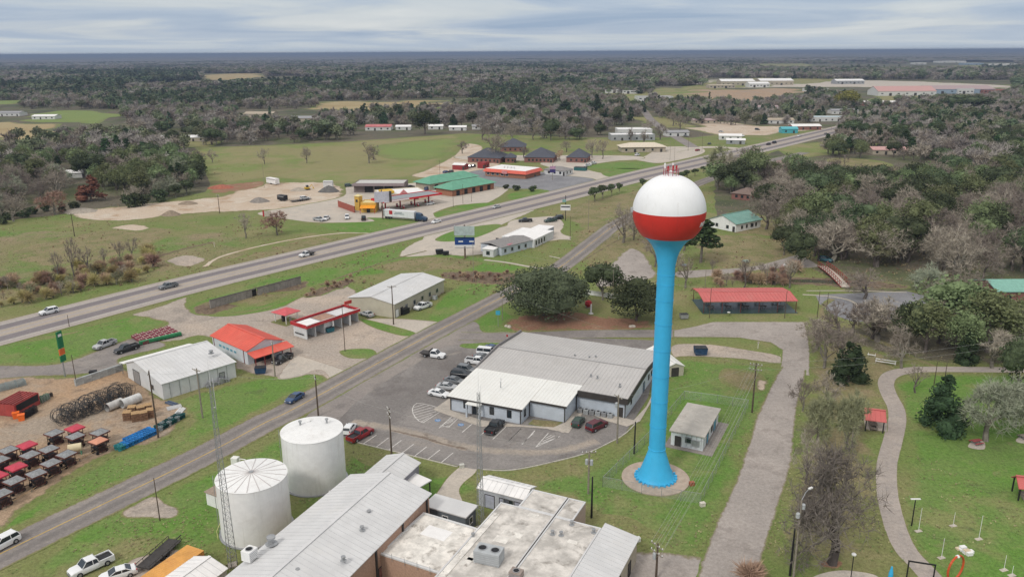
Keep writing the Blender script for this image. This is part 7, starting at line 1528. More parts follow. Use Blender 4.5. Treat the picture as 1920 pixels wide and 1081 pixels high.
# blue troughs in rows
def trough(px, py, mat, rz, i, label, grp):
    p = P(px, py); r = empty('feed_trough', p.x, p.y, .03, rz, label, 'trough', grp); m = MB(); n = 12
    for l in range(2):
        z = l*.42
        m.lathe([(.36,z+.02),(.46,z+.4),(.50,z+.42),(.46,z+.42),(.42,z+.38),(.34,z+.1)], n, caps=False); m.lathe([(.34,z+.1),(.02,z+.1)], n, caps=False)
    m.build('tub', mat, r); m = MB(); m.lathe([(.50,.80),(.53,.86),(.50,.88)], n, caps=False); m.build('rim', mat, r)
a, b = P(222,843), P(288,812); q = (b-a); nn = Vector((-q.y, q.x)).normalized()
mLB = M('bright_blue_plastic', (.03,.22,.55), .45, .25, 2, rnd=.25); mTB = M('teal_green_plastic', (.04,.24,.26), .5, .25, 2, rnd=.2)
for i in range(13):
    for j in range(3 if i > 3 else 2):
        p = a+q*(i/12)+nn*(j*1.0-.6); x_, y_ = pix(p.x, p.y, 0); trough(x_, y_, mTB if i < 2 else mLB, R.random(), i, 'blue plastic feed tub in the stacked row along the yard edge', 'blue feed tubs along the yard edge')
a, b = P(298,806), P(340,782); q = b-a; nn = Vector((-q.y, q.x)).normalized()
mD1 = M('dark_teal_tub', (.02,.10,.10), .5, .3, 2, rnd=.4); mD2 = M('pale_grey_tub', (.30,.34,.35), .5, .2, 2)
for i in range(9):
    for j in range(2): p = a+q*(i/8)+nn*(j*1.1-.5); x_, y_ = pix(p.x, p.y, 0); trough(x_, y_, mD2 if (i+j) % 3 == 0 else mD1, 0, i, 'dark teal or grey water tub beyond the dark pole', 'mixed water tubs beyond the dark pole')
# panel racks
def rack(px, py, qx, qy, h, mat, label, n=7, dep=1.0, name='gate_panel_stack', hmat=None):
    a, b = P(px, py), P(qx, qy); r = empty(name, a.x, a.y, .03, math.atan2(b.y-a.y, b.x-a.x), label, 'panel stack'); L = (b-a).length
    for i in range(n):
        y = dep*i/n; m = MB(); lean = .12*h
        for k in range(5): z = .15+k*(h-.3)/4; m.bar((0, y+z*lean/h, z), (L, y+z*lean/h, z), .06)
        for k in range(4): x = L*k/3; m.bar((x, y, .1), (x, y+lean, h), .07)
        m.build('panel', hmat if (hmat and i % 2) else mat, r)
    return r
mREDG = M('red_gate_paint', (.40,.05,.04), .6, .15, 1, stain=.3); mGRG = M('green_gate_paint', (.03,.20,.08), .6, .15, 1)
p1 = P(0,752); 
D_ = Bld('red_open_container', 'big red open-topped steel container at the left of the storage yard', 'container', (6,772),(28,780),(76,742), 2.5)
# box lying along the far direction
a_, b_, c_ = P(30,782), P(76,757), P(0,765); u = b_-a_; L = u.length; D_.r.location = (a_.x, a_.y, 0); D_.r.rotation_euler = (0, 0, math.atan2(u.y, u.x)); w_ = 4.5
for nm, q in (('side_wall',(0,L,0,.12,.1,2.6)),('side_wall',(0,L,w_,w_+.12,.1,2.6)),('end_wall',(0,.12,.121,w_-.001,.1,2.6)),('end_wall',(L-.12,L,.121,w_-.001,.1,2.6)),('floor_plate',(.13,L-.13,.13,w_-.01,.1,.25))):
    m = MB(); m.box(*q); D_.part(nm, m, M('faded_red_container', (.36,.06,.055), .6, .15, .8, stain=.3, stain_col=(.15,.07,.06), ribs=2))
m = MB(); m.box(.5, L-.3, -.06, -.004, 1.0, 2.4); D_.part('dark_mesh_panel', m, mBLACK)
for i in range(5): m = MB(); m.box(.2, L-.2, .4+i*.8, .55+i*.8, 2.62, 2.74); D_.part('cross_beam', m, M('pinkish_steel_beam', (.45,.13,.12), .6))
p = P(36,774); 
for k, (x, y, lb) in enumerate(((31,783,'bright orange plastic bin left of its twin beside the red container'),(41,787,'bright orange plastic bin right of its twin beside the red container'))):
    p = P(x, y); r = empty('orange_bin', p.x, p.y, .03, .5, lb, 'bin', 'orange bins'); m = MB(); m.yprism([(-.5,0),(.5,0),(.62,1.15),(-.62,1.15)], -.55, .55); m.build('tub', M('orange_plastic', (.80,.16,.03), .5, .08), r); m = MB(); m.box(-.66,.66,-.6,.6,1.16,1.24); m.build('lid', M('orange_plastic', (.80,.16,.03)), r)
rack(52,784,72,772,1.5,mBLACK,'black steel gate frames leaning beside the orange bins',5)
rack(80,756,95,748,1.4,mSTEEL,'pale green-grey gate panels right of the red container',4,hmat=mGRG)
rack(0,735,50,722,1.2,M('grey_green_panel', (.3,.35,.35), .6),'low stack of grey-green cattle panels at the left frame edge',8,2.5)
a, b, c = P(269,647), P(340,629), P(248,633); L = (b-a).length; Wg = (c-a).length; r = empty('gate_panel_stack', a.x, a.y, .03, math.atan2(b.y-a.y, b.x-a.x), 'flat stack of maroon and cream gate panels behind the long green bunk', 'panel stack')
for i in range(18):
    m = MB(); x = L*i/18; m.box(x, x+L/18-.12, .1, Wg-.1, .15, .75+.12*(i % 3)); m.build('panel', M('maroon_gate_paint', (.20,.045,.06), .6, .2), r)
    for k in range(4): m = MB(); y = Wg*(k+.35)/4; m.box(x+.02, x+L/18-.16, y, y+.35, .76+.12*(i % 3), .82+.12*(i % 3)); m.build('cross_rail', M('cream_gate_paint', (.55,.46,.40), .6), r)
a, b = P(262,647), P(340,629); r = empty('green_feed_bunks', a.x, a.y, .03, math.atan2(b.y-a.y, b.x-a.x), 'long dark green steel feed bunk along the front of the maroon gates', 'feed bunk'); L = (b-a).length; m = MB(); m.yprism([(0,.3),(L,.3),(L,1.0),(0,1.0)], -.45, .45); m.build('bunk', mGRG, r)
for i in range(6): m = MB(); m.box(L*i/5-.05, L*i/5+.05, -.5, .5, 0, .3); m.build('leg', mBLACK, r)
# concrete block wall beside the yard
a, b = P(143,724), P(232,694); r = empty('block_wall', a.x, a.y, 0, math.atan2(b.y-a.y, b.x-a.x), 'grey concrete block wall between the asphalt pad and the storage yard', 'wall'); L = (b-a).length; n = int(L/1.6)
bm_ = None
for k in range(2):
    for i in range(n):
        m = MB(); x = i*L/n+(k % 2)*.0; z = k*.8
        if bm_ is None: m.box(.015, L/n-.015, 0, .6, .01, .79); bm_ = m.mesh('block', M('pale_concrete_block', (.36,.38,.38), .9, .15, 1, stain=.3, rnd=.12))
        o = link('block', bm_, r, (x, 0, z))
rack(60,757,100,744,1.0,mBLACK,'dark low rack of panels behind the red container',3)
# low rope border of the yard
a = [P(*q) for q in ((10,952),(60,922),(110,888),(150,864),(188,845),(222,838))]; r = empty('yard_fence', a[0].x, a[0].y, 0, 0, 'low weathered rail border between the hay feeders and the verge', 'fence')
for i in range(len(a)-1):
    m = MB(); p, q = a[i]-a[0], a[i+1]-a[0]; m.bar((p.x, p.y, .45), (q.x, q.y, .45), .08); m.build('rail', mPALLET, r); m = MB(); m.box(p.x-.07, p.x+.07, p.y-.07, p.y+.07, 0, .6); m.build('post', mWOODG, r)
# fertiliser / debris right of the tubs
for i, (x, y, lb) in enumerate(((327,765,'pale discarded sheet stack near the verge poles'),(338,772,'white pipe bundle lying on the verge'),(322,757,'dark blue stock pile beside the farm store corner'))):
    p = P(x, y); r = empty('material_pile', p.x, p.y, .02, .6+i, lb, 'material pile')
    for k in range(6): m = MB(); m.box(-1.4, 1.4, -.6+k*.2, -.45+k*.2, .02, .25+.1*(k % 3)); m.build('piece', (mWMET, mWHITE, M('slate_blue_stock', (.09,.12,.18), .6))[i], r)
# open white shed and gas meters by the hall lawn, utility cabinet by the tanks
r = Bld('utility_hut', 'low white-walled hut with a brown roof half hidden by the seamed tank', 'shed', (386,925),(415,936),(425,908), 2.0); r.L = max(r.L, 5); r.W = 4.2; r.walls(2.3, mWHITE); m = MB(); m.box(-.2, r.L+.2, -.2, r.W+.2, 2.31, 2.45); r.part('roof', m, M('dusty_brown_roof', (.30,.24,.19), .9, .15))
r = Bld('propane_cabinet', 'small cream cabinet with pipework behind the seamed tank', 'cabinet', (433,868),(441,869),(442,862), 1); r.L, r.W = 1.2, 1.0; m = MB(); m.box(0,1.2,0,1,.0,2.0); r.part('cabinet', m, mCREAM); m = MB(); m.tube((1.5,.5,0),(1.5,.5,1.8),.08); m.tube((1.5,.5,1.8),(2.6,.5,1.8),.08); m.tube((2.6,.5,1.8),(2.6,.5,0),.08); r.part('pipe', m, mCREAM)
p = P(409,1010); r = empty('yellow_hose_loop', p.x, p.y, 0, 0, 'pale yellow pipe loop left of the seamed tank', 'pipe'); m = MB(); pts = [(0,0,0),(-.2,.3,1.2),(.3,.8,2.3),(1.2,1.4,3.0),(2.2,2,3.3)]
for i in range(4): m.tube(pts[i], pts[i+1], .05, n=6)
m.build('pipe', M('pale_yellow_pipe', (.6,.6,.25), .5), r)

# ================================================================ walls, fences, footbridge
a, b = P(395,578), P(565,532); r = empty('channel_wall', a.x, a.y, 0, math.atan2(b.y-a.y, b.x-a.x), 'weathered concrete creek channel wall with a dark drain opening', 'wall'); L = (b-a).length; n = 16; mCW = M('streaked_channel_concrete', (.27,.25,.225), .95, .15, .8, stain=.7, stain_col=(.13,.11,.09), stain_scale=1.0, rnd=.1)
for i in range(n):
    if i == 7: continue
    m = MB(); m.box(i*L/n+.02, (i+1)*L/n-.02, 0, .35, 0, 2.3); m.build('wall_panel', mCW, r)
m = MB(); m.box(7*L/n+.1, 8*L/n-.1, .6, .8, 0, 2.0); m.build('drain_opening', mBLACK, r)
m = MB(); m.box(0, L, -.06, .45, 2.31, 2.45); m.build('cap', M('dark_wall_cap', (.10,.09,.08), .9), r)
def chain_fence(pts, h, label, gap=.18):
    w = [P(*q) for q in pts]; r = empty('chain_link_fence', w[0].x, w[0].y, 0, 0, label, 'fence'); o = w[0]; mesh = MB()
    for i in range(len(w)-1):
        p, q = w[i]-o, w[i+1]-o; L = (q-p).length; u = (q-p).normalized(); k = max(1, round(L/3.0))
        for j in range(k+1 if i == len(w)-2 else k):
            c = p+u*L*j/k; m = MB(); m.tube((c.x, c.y, 0), (c.x, c.y, h+.05), .04, n=6); m.build('post', mSTEEL, r)
        m = MB(); m.tube((p.x, p.y, h), (q.x, q.y, h), .03, n=5); m.build('top_rail', mSTEEL, r); nn = int(L/gap)
        for j in range(-int(h/gap), nn):
            for sg in (1, -1):
                t0, t1 = j*gap, j*gap+h
                z0, z1 = (.05, h) if sg > 0 else (h, .05)
                a0, a1 = max(0, t0), min(L, t1)
                if a1 <= a0: continue
                f0, f1 = (a0-t0)/h, (a1-t0)/h; A = p+u*a0; B = p+u*a1; za, zb = z0+(z1-z0)*f0, z0+(z1-z0)*f1; e = .008
                mesh.add([(A.x, A.y, za-e), (B.x, B.y, zb-e), (B.x, B.y, zb+e), (A.x, A.y, za+e)], [(0,1,2,3)])
    mesh.build('wire_mesh', M('chain_link_wire', (.42,.43,.42), .6), r, kind='stuff', fix=False)
chain_fence([(1130,912),(1180,862),(1222,820),(1283,748),(1345,756),(1402,765),(1372,826),(1342,888),(1313,944),(1240,932),(1130,912)], 1.9, 'grey chain-link fence enclosing the tower base and the pump house')
chain_fence([(1060,494),(1085,482),(1130,457),(1160,440),(1190,425)], 1.0, 'thin low wire fence along the two-lane road beyond the oaks', .4)
# small equipment by the fence
for (x, y, c_, lb) in ((1297,909,(.32,.10,.05),'small rust-coloured valve box beside the tower pad'),(1317,948,(.62,.58,.50),'cream box outside the front corner of the tower fence'),(1195,1014,(.6,.6,.56),'small white box at the end of the metal wing'),(866,876,(.5,.5,.45),'small white utility post at the head of the brown walkway')):
    p = P(x, y); r = empty('utility_box', p.x, p.y, 0, .3, lb, 'utility box'); m = MB(); m.box(-.4,.4,-.3,.3,0,.6); m.build('body', M('box_paint_%d' % x, c_, .6), r); m = MB(); m.box(-.43,.43,-.33,.33,.601,.66); m.build('lid', M('box_paint_%d' % x, c_), r)
# red footbridge
a, b = P(1541,500), P(1586,540); r = empty('footbridge', a.x, a.y, 0, math.atan2(b.y-a.y, b.x-a.x), 'rust-red steel truss footbridge over the creek', 'footbridge'); L = (b-a).length; mBR = M('rust_red_bridge_paint', (.30,.05,.04), .7, .2, 1.5); W_ = 2.6
def arch(t): return .35+.9*math.sin(math.pi*t)*.6
m = MB(); n = 12
for i in range(n): m.add([(L*i/n,-W_/2,arch(i/n)),(L*(i+1)/n,-W_/2,arch((i+1)/n)),(L*(i+1)/n,W_/2,arch((i+1)/n)),(L*i/n,W_/2,arch(i/n)),(L*i/n,-W_/2,arch(i/n)-.2),(L*(i+1)/n,-W_/2,arch((i+1)/n)-.2),(L*(i+1)/n,W_/2,arch((i+1)/n)-.2),(L*i/n,W_/2,arch(i/n)-.2)], [(0,1,2,3),(4,7,6,5),(0,4,5,1),(3,2,6,7)])
m.build('deck', mCONCh, r)
for s in (-1, 1):
    m = MB(); y = s*(W_/2+.1)
    for i in range(n):
        z0, z1 = arch(i/n), arch((i+1)/n); m.bar((L*i/n, y, z0+1.5), (L*(i+1)/n, y, z1+1.5), .14); m.bar((L*i/n, y, z0-.1), (L*(i+1)/n, y, z1-.1), .16); m.bar((L*i/n, y, z0), (L*i/n, y, z0+1.5), .1)
        m.bar((L*i/n, y, z0), (L*(i+1)/n, y, z1+1.5), .07); m.bar((L*i/n, y, z0+.8), (L*(i+1)/n, y, z1+.8), .06)
    m.build('side_truss', mBR, r)
# sign/ornaments under the twin trees
for (x, y, c_, lb) in ((1108,588,mWHITE,'slender white obelisk ornament on the brown grass between the oaks'),(1103,576,mREDPAINT,'round red ornament beside the dark oak')):
    p = P(x, y); r = empty('garden_ornament', p.x, p.y, 0, 0, lb, 'ornament'); m = MB(); m.lathe([(.55,0),(.6,.1),(.3,.4),(.22,2.6),(.05,3.0)] if c_ is mWHITE else [(.2,0),(.9,.6),(1.1,1.2),(.8,1.9),(.1,2.2)], 12); m.build('body', c_, r, smooth=True); m = MB(); m.lathe([(.8,0),(.8,.12)], 14); m.build('plinth', mCONCh, r)
a, b = P(1098,552), P(1168,562); r = empty('white_panel_fence', a.x, a.y, 0, math.atan2(b.y-a.y, b.x-a.x), 'white panel fence glimpsed under the middle tree', 'fence'); L = (b-a).length
for i in range(8): m = MB(); m.box(L*i/8+.03, L*(i+1)/8-.03, 0, .08, .1, 1.5); m.build('panel', mWHITE, r)
# roof clutter scraps and rocks
for (x, y, lb) in ((955,613,'pale rock pile on the corner lawn by the red soil'),(1186,613,'small pale stone at the right end of the red soil')):
    p = P(x, y); r = empty('rock_pile', p.x, p.y, 0, 0, lb, 'rock')
    for i in range(4):
        m = MB(); m.lathe([(.5,0),(.55,.2),(.35,.5),(.05,.6)], 6, R.uniform(-.8,.8), R.uniform(-.5,.5)); m.build('rock', mCONCh, r)
# ================================================================ trees
def veg(name, col, hue=.03, val=.28, rough=.9, twig=False):
    m, t, b = newmat(name); b.inputs['Specular IOR Level'].default_value = .15; b.inputs['Roughness'].default_value = rough
    oi = N(t, 'ShaderNodeObjectInfo'); hs = N(t, 'ShaderNodeHueSaturation'); g = N(t, 'ShaderNodeTexCoord').outputs['Object']
    t.links.new(ramp_n(t, oi.outputs['Random'], 0, 1, .5-hue, .5+hue), hs.inputs['Hue'])
    n_ = noise_n(t, g, .9, 3, .6); mul = math_n(t, 'MULTIPLY', ramp_n(t, oi.outputs['Random'], 0, 1, 1-val, 1+val), ramp_n(t, n_, .3, .7, .72, 1.28)); t.links.new(mul, hs.inputs['Value'])
    hs.inputs['Color'].default_value = tuple(col)+(1,); t.links.new(hs.outputs[0], b.inputs['Base Color']); return m
vBARK = veg('grey_bark', (.17,.15,.13)); vTWIG = veg('grey_brown_twigs', (.285,.245,.205), .015, .28); vTWIGR = veg('reddish_twigs', (.42,.29,.21), .02, .25); vTWIGO = veg('olive_twigs', (.25,.245,.15), .02, .2)
vOAK = veg('dark_live_oak_leaves', (.068,.088,.044), .02); vCED = veg('cedar_foliage', (.045,.075,.036), .02); vPINE = veg('pine_needles', (.055,.095,.038), .02); vOLV = veg('olive_evergreen_leaves', (.15,.18,.085), .03); vYEL = veg('yellow_green_leaves', (.20,.20,.05), .02); vBRN = veg('russet_leaves', (.20,.095,.06), .02); vLICH = veg('lichen_grey_green_twigs', (.30,.32,.235), .02, .15)
def rv(r): 
    z = r.uniform(-1, 1); a = r.uniform(0, 2*math.pi); s = math.sqrt(1-z*z); return Vector((s*math.cos(a), s*math.sin(a), z))
def leafq(m, c, s, r, flat=0.0):
    n = rv(r); n.z = n.z*(1-flat)+flat*1.0; n.normalize(); a = n.cross(Vector((.3,.5,.8))).normalized(); b = n.cross(a); an = r.uniform(0, 6.28); a, b = a*math.cos(an)+b*math.sin(an), b*math.cos(an)-a*math.sin(an)
    a *= s*r.uniform(.6,1.2); b *= s*r.uniform(.5,1.0); m.add([c-a, c-b*.7, c+a*.9, c+b], [(0,1,2,3)])
def bare_tree(seed, h=12, spread=.45, twigs=900, depth=4, tw=.035, dens=1, trunk_frac=.22, tl=1.0, up=.35):
    r = random.Random(seed); T = MB(); Cc = MB(); tips = []
    def grow(p, d, L, rad, k):
        q = p+d*L; bend = rv(r)*.12; mid = p+d*L*.5+bend*L
        tgt = T if k <= 1 else Cc
        tgt.tube(p, mid, rad, rad*.82, 5 if k <= 1 else 3, False); tgt.tube(mid, q, rad*.82, rad*.6, 5 if k <= 1 else 3, False)
        if k >= depth: tips.append((mid, q, L)); return
        n = (4 if k == 0 else 3 if k < 3 else 3)*dens + (1 if k == 0 else 0); n = int(n)
        for i in range(n):
            t = 1.0 if i == 0 else r.uniform(.45, 1.0); s = p.lerp(q, t)
            a = rv(r); a -= a.dot(d)*d; a.normalize()
            ang = (.25 if i == 0 else r.uniform(.5, .95))*(spread/.45); nd = (d*math.cos(ang)+a*math.sin(ang)); nd.z += up*.35; nd.normalize()
            grow(s, nd, L*r.uniform(.62, .82), rad*(.62 if i == 0 else .45), k+1)
    L0 = h*trunk_frac; grow(Vector((0,0,-.1)), Vector((r.uniform(-.05,.05), r.uniform(-.05,.05), 1)).normalized(), L0, h*.020+.05, 0)
    per = max(1, twigs//max(1, len(tips)))
    for (p, q, L) in tips:
        for i in range(per):
            s = p.lerp(q, r.random()*1.1); d = (q-p).normalized()*.6+rv(r)*.9; d.z += .25; d.normalize(); l = r.uniform(.5, 1.1)*tl; sd_ = d.cross(rv(r)).normalized()*tw
            Cc.add([s-sd_, s+sd_, s+d*l], [(0,1,2)])
    zmax = max(v[2] for v in Cc.v); k = h/zmax
    for M_ in (T, Cc): M_.v = [(x*k, y*k, z*k) for x, y, z in M_.v]
    return T, Cc
def leaf_tree(seed, h=10, w=10, lobes=14, leaves=1500, ls=.42, base=.22, cone=0.0, trunk=True, flat=.2, limb=True, squash=1.0, gap=.0):
    r = random.Random(seed); T = MB(); Cc = MB(); cz = h*(base+(1-base)/2); rz_ = h*(1-base)/2; rx = w/2; L = []
    for i in range(lobes):
        if cone:
            t = (i+.5)/lobes; z = h*(base+(1-base)*t); rr = rx*(1-t)**cone*.6; a = r.uniform(0, 6.28); L.append((Vector((rr*math.cos(a), rr*math.sin(a), z)), Vector((1,1,.9))*max(.5, rx*(1-t)**cone*.62)))
        else:
            d = rv(r); d.z = abs(d.z)*.9-.25 if r.random() < .75 else d.z; c = Vector((d.x*rx*.62, d.y*rx*.62, cz+d.z*rz_*.66)); s = r.uniform(.30,.46); L.append((c, Vector((rx*s*1.15, rx*s*1.15, rz_*s*1.25))))
    if cone:
        for i in range(lobes):
            t = r.random()**1.5; z = h*(base+(1-base)*t); rr = rx*(1-t)**cone*.7; a = r.uniform(0, 6.28); L.append((Vector((rr*math.cos(a), rr*math.sin(a), z)), Vector((1,1,.8))*max(.35, rx*(1-t)**cone*.42)))
    for i in range(leaves):
        c, s = L[i % len(L)]; d = rv(r); k = r.uniform(.72, 1.08); p = c+Vector((d.x*s.x, d.y*s.y, d.z*s.z))*k
        if p.z < h*base*.7: continue
        leafq(Cc, p, ls, r, flat if d.z > 0 else 0)
    core = MB()
    for c, s in L[::2]:
        s = s*.72*(1-gap); core_pts = []; n = 6
        core.lathe([(.02, 0)], 3) if False else None
        vs = []; 
        for j in range(4):
            ph = -math.pi/2+math.pi*(j+.5)/4
            for i in range(n): th = 2*math.pi*i/n+j; vs.append((c.x+s.x*math.cos(ph)*math.cos(th), c.y+s.y*math.cos(ph)*math.sin(th), c.z+s.z*math.sin(ph)))
        Cc.add(vs, [(j*n+i, j*n+(i+1) % n, (j+1)*n+(i+1) % n, (j+1)*n+i) for j in range(3) for i in range(n)]+[tuple(range(n))[::-1], tuple(range(3*n, 4*n))])
    if trunk:
        T.tube((0,0,-.1), (.1,.05,h*(base+.15)), .035*h*.8, .02*h, 7, False)
        for i in range(6 if limb else 0):
            c, s = L[(i*2) % len(L)]; T.tube((0,0,h*base*r.uniform(.6,1.1)), c, .012*h, .004*h, 4, False)
    return T, Cc
def pine_tree(seed, h=15, w=8, leaves=1500, ls=.5, base=.38):
    r = random.Random(seed); T = MB(); Cc = MB(); T.tube((0,0,-.1), (.2,.1,h*.96), .02*h, .005*h, 7, False); n = 16
    for i in range(n):
        t = i/(n-1); z = h*(base+(1-base)*t*.97); rr = w/2*(1-t*.75)*r.uniform(.55,1.1); a = i*2.4+r.uniform(-.4,.4); c = Vector((rr*.8*math.cos(a), rr*.8*math.sin(a), z+rr*.15)); T.tube((.1*t,0,z-rr*.1), c, .008*h, .003*h, 4, False)
        for k in range(leaves//n):
            d = rv(r); s = max(.9, w*.17*(1.15-t*.5)); leafq(Cc, c*1.0+Vector((d.x*s*1.25, d.y*s*1.25, d.z*s*.6)), ls, r, .35)
    return T, Cc
PT = {}
def proto(key, pair, bark, leaf, smooth=False):
    T, Cc = pair; PT[key] = (T.mesh('trunk', bark, fix=False), Cc.mesh('crown', leaf, fix=False), max(v[2] for v in Cc.v), sorted(math.hypot(v[0], v[1]) for v in Cc.v)[int(len(Cc.v)*.93)])
for i in range(6): proto('bare%d' % i, bare_tree(10+i, 12, .46+.05*i, 1300, 4, .034), vBARK, vTWIG)
proto('bareR', bare_tree(21, 9, .55, 1400, 4, .05), vBARK, vTWIGR); proto('bareO', bare_tree(22, 11, .5, 1700, 4, .055), vBARK, vTWIGO)
proto('thin0', bare_tree(31, 10, .35, 420, 3, .04, trunk_frac=.30), vBARK, vTWIG); proto('thin1', bare_tree(32, 9, .40, 420, 3, .04, trunk_frac=.28), vBARK, vTWIG)
for i in range(3): proto('oak%d' % i, leaf_tree(40+i, 10, 11, 20, 2800, .29), vBARK, vOAK)
for i in range(3): proto('olive%d' % i, leaf_tree(50+i, 11, 9.5, 22, 2600, .27, gap=.3), vBARK, vOLV)
for i in range(2): proto('cedar%d' % i, leaf_tree(60+i, 9, 6.6, 20, 2600, .27, .04, cone=.45, limb=False), vBARK, vCED)
for i in range(2): proto('pine%d' % i, pine_tree(70+i), vBARK, vPINE)
proto('bush0', leaf_tree(80, 2.2, 3.2, 8, 360, .26, .02, limb=False, trunk=False), vBARK, vOAK); proto('bushB', bare_tree(81, 3.2, .5, 520, 3, .028, trunk_frac=.1, tl=.7, up=.9), vBARK, vTWIGR); proto('bushY', bare_tree(82, 3.2, .5, 520, 3, .03, trunk_frac=.1, tl=.7, up=.9), vBARK, veg('straw_yellow_twigs', (.42,.36,.17), .02, .2))
proto('round0', leaf_tree(83, 4.2, 3.8, 9, 600, .24, .34), vBARK, vOAK); proto('yellow0', leaf_tree(84, 12, 12, 16, 1500, .5), vBARK, vYEL); proto('brown0', leaf_tree(85, 8, 6, 12, 1100, .34, .12, cone=.5), vBARK, vBRN)
proto('lich0', bare_tree(86, 12, .62, 2400, 5, .04, trunk_frac=.17), vBARK, vLICH)
TYPE = {'b':['bare0','bare1','bare2','bare3','bare4','bare5'],'r':['bareR'],'o':['olive0','olive1','olive2'],'k':['oak0','oak1','oak2'],'c':['cedar0','cedar1'],'p':['pine0','pine1'],'t':['thin0','thin1'],'O':['bareO'],'y':['yellow0'],'n':['brown0'],'s':['bush0'],'S':['bushB'],'Y':['bushY'],'d':['round0'],'l':['lich0']}
NAME = {'b':('bare_tree','bare tree'),'r':('bare_tree','bare tree'),'O':('bare_tree','bare tree'),'l':('bare_tree','bare tree'),'t':('bare_sapling','bare sapling'),'o':('olive_tree','tree'),'k':('evergreen_oak','tree'),'c':('cedar_tree','cedar'),'p':('pine_tree','pine'),'y':('yellow_green_tree','tree'),'n':('russet_tree','tree'),'s':('dark_bush','bush'),'S':('bare_bush','bush'),'Y':('bare_bush','bush'),'d':('round_tree','small tree')}
def tree(kind, x, y, h, label, group=None, w=None, key=None, rz=None):
    key = key or R.choice(TYPE[kind]); tm, cm, hh, rr = PT[key]; s = h/hh; sx = (w/2/rr) if w else s*R.uniform(.9, 1.15)
    nm, cat = NAME[kind]; r = empty(nm, x, y, 0, R.uniform(0, 6.28) if rz is None else rz, label, cat, group); r.scale = (sx, sx, s)
    if len(tm.vertices): link('trunk', tm, r)
    link('crown', cm, r); return r
def treep(kind, px, py, ty, label, group=None, wpx=None, key=None):
    p = P(px, py); h = max(1.0, min(24, hgt(px, py, ty))); w = None
    if wpx: dz = p.y*math.cos(TH)+(H-h/2)*math.sin(TH); w = wpx/F*dz
    return tree(kind, p.x, p.y, h, label, group, w, key)
# hero trees
proto('heroOak', leaf_tree(91, 12.5, 21, 40, 9000, .33, .08), vBARK, veg('grey_green_live_oak', (.075,.088,.05), .02)); proto('heroOak2', leaf_tree(92, 12, 14, 24, 4500, .36, .08), vBARK, vOAK)
proto('heroBare', bare_tree(97, 16, .66, 6500, 6, .018, trunk_frac=.13, tl=.8, up=.45), veg('pale_grey_bark', (.12,.105,.095)), veg('pale_grey_twigs', (.215,.19,.165), .01, .1)); proto('heroLich', bare_tree(98, 13, .60, 5200, 5, .03, trunk_frac=.16, tl=.9), vBARK, vLICH); proto('heroBare2', bare_tree(99, 11, .52, 5200, 5, .034, trunk_frac=.2), vBARK, vTWIGO)
treep('k',1020,592,494,'massive grey-green live oak beyond the red soil, largest crown near the road',wpx=160,key='heroOak')
treep('k',1193,601,518,'dark rounded evergreen just left of the tower shaft',wpx=108,key='heroOak2')
treep('k',1130,562,490,'middle-sized dark tree on a visible trunk between the two big oaks',wpx=70,key='oak1')
treep('p',1314,492,408,'lone pine rising behind the neck of the water tower',wpx=70)
treep('k',1408,352,272,'tall bright green tree beside the highway, right of the tower ball',wpx=62,key='olive0')
treep('k',1376,362,296,'dark tree at the edge of the wood behind the tower ball',wpx=60,key='oak2'); treep('o',1345,356,300,'grey-green tree left of the dark tree behind the tower ball',wpx=50)
treep('b',1168,455,376,'bare brown-grey tree beside the two-lane road left of the ball',wpx=66,key='bare2'); treep('b',1188,450,400,'second bare tree close against the left side of the ball',wpx=44)
treep('b',1560,1056,815,'large bare spreading tree in the lower right with a dark trunk',wpx=172,key='heroBare')
treep('c',1590,716,640,'dark cedar beside the park road bend',wpx=64); treep('c',1764,806,703,'broad dark cedar on the park lawn',wpx=78,key='cedar0')
treep('O',1532,826,722,'olive-tinted bare tree between the park road and the red shelter, left',wpx=62,key='heroBare2'); treep('O',1586,842,715,'olive-tinted bare tree nearest the red shelter',wpx=64,key='heroBare2'); treep('b',1545,690,600,'bare grey tree overhanging the top of the park road',wpx=66); treep('b',1510,905,800,'faint bare tree on the brown grass beside the park road',wpx=60)
treep('t',1716,736,680,'small bare sapling beside the inner edge of the path',wpx=40); treep('l',1848,826,690,'large lichen-covered bare tree over the red picnic table',wpx=122,key='heroLich'); treep('l',1902,800,700,'second lichen-covered tree at the right frame edge',wpx=90,key='heroLich')
treep('k',1906,742,628,'dark green tree at the right frame edge above the lichen trees',wpx=80); treep('k',1702,652,560,'tall dark evergreen in the middle of the park wood',wpx=66,key='oak0'); treep('o',1790,640,520,'large olive-green tree over the picnic area',wpx=150,key='olive1'); treep('o',1850,660,540,'olive-green tree near the right frame edge',wpx=120,key='olive2')
treep('b',1635,635,552,'bare tree spreading over the ball court',wpx=90); treep('b',1600,625,560,'bare tree at the lower edge of the ball court',wpx=60); treep('c',1812,680,620,'black-green cedar by the wooded path',wpx=40); treep('b',1860,690,610,'grey bare thicket tree beside the black-green cedar',wpx=80); treep('b',1660,620,560,'grey bare tree behind the court corner',wpx=70)
treep('k',1500,500,430,'dark evergreen at the front of the right wood',wpx=60); treep('k',1470,478,420,'dark tree with bare neighbours at the wood edge',wpx=50)
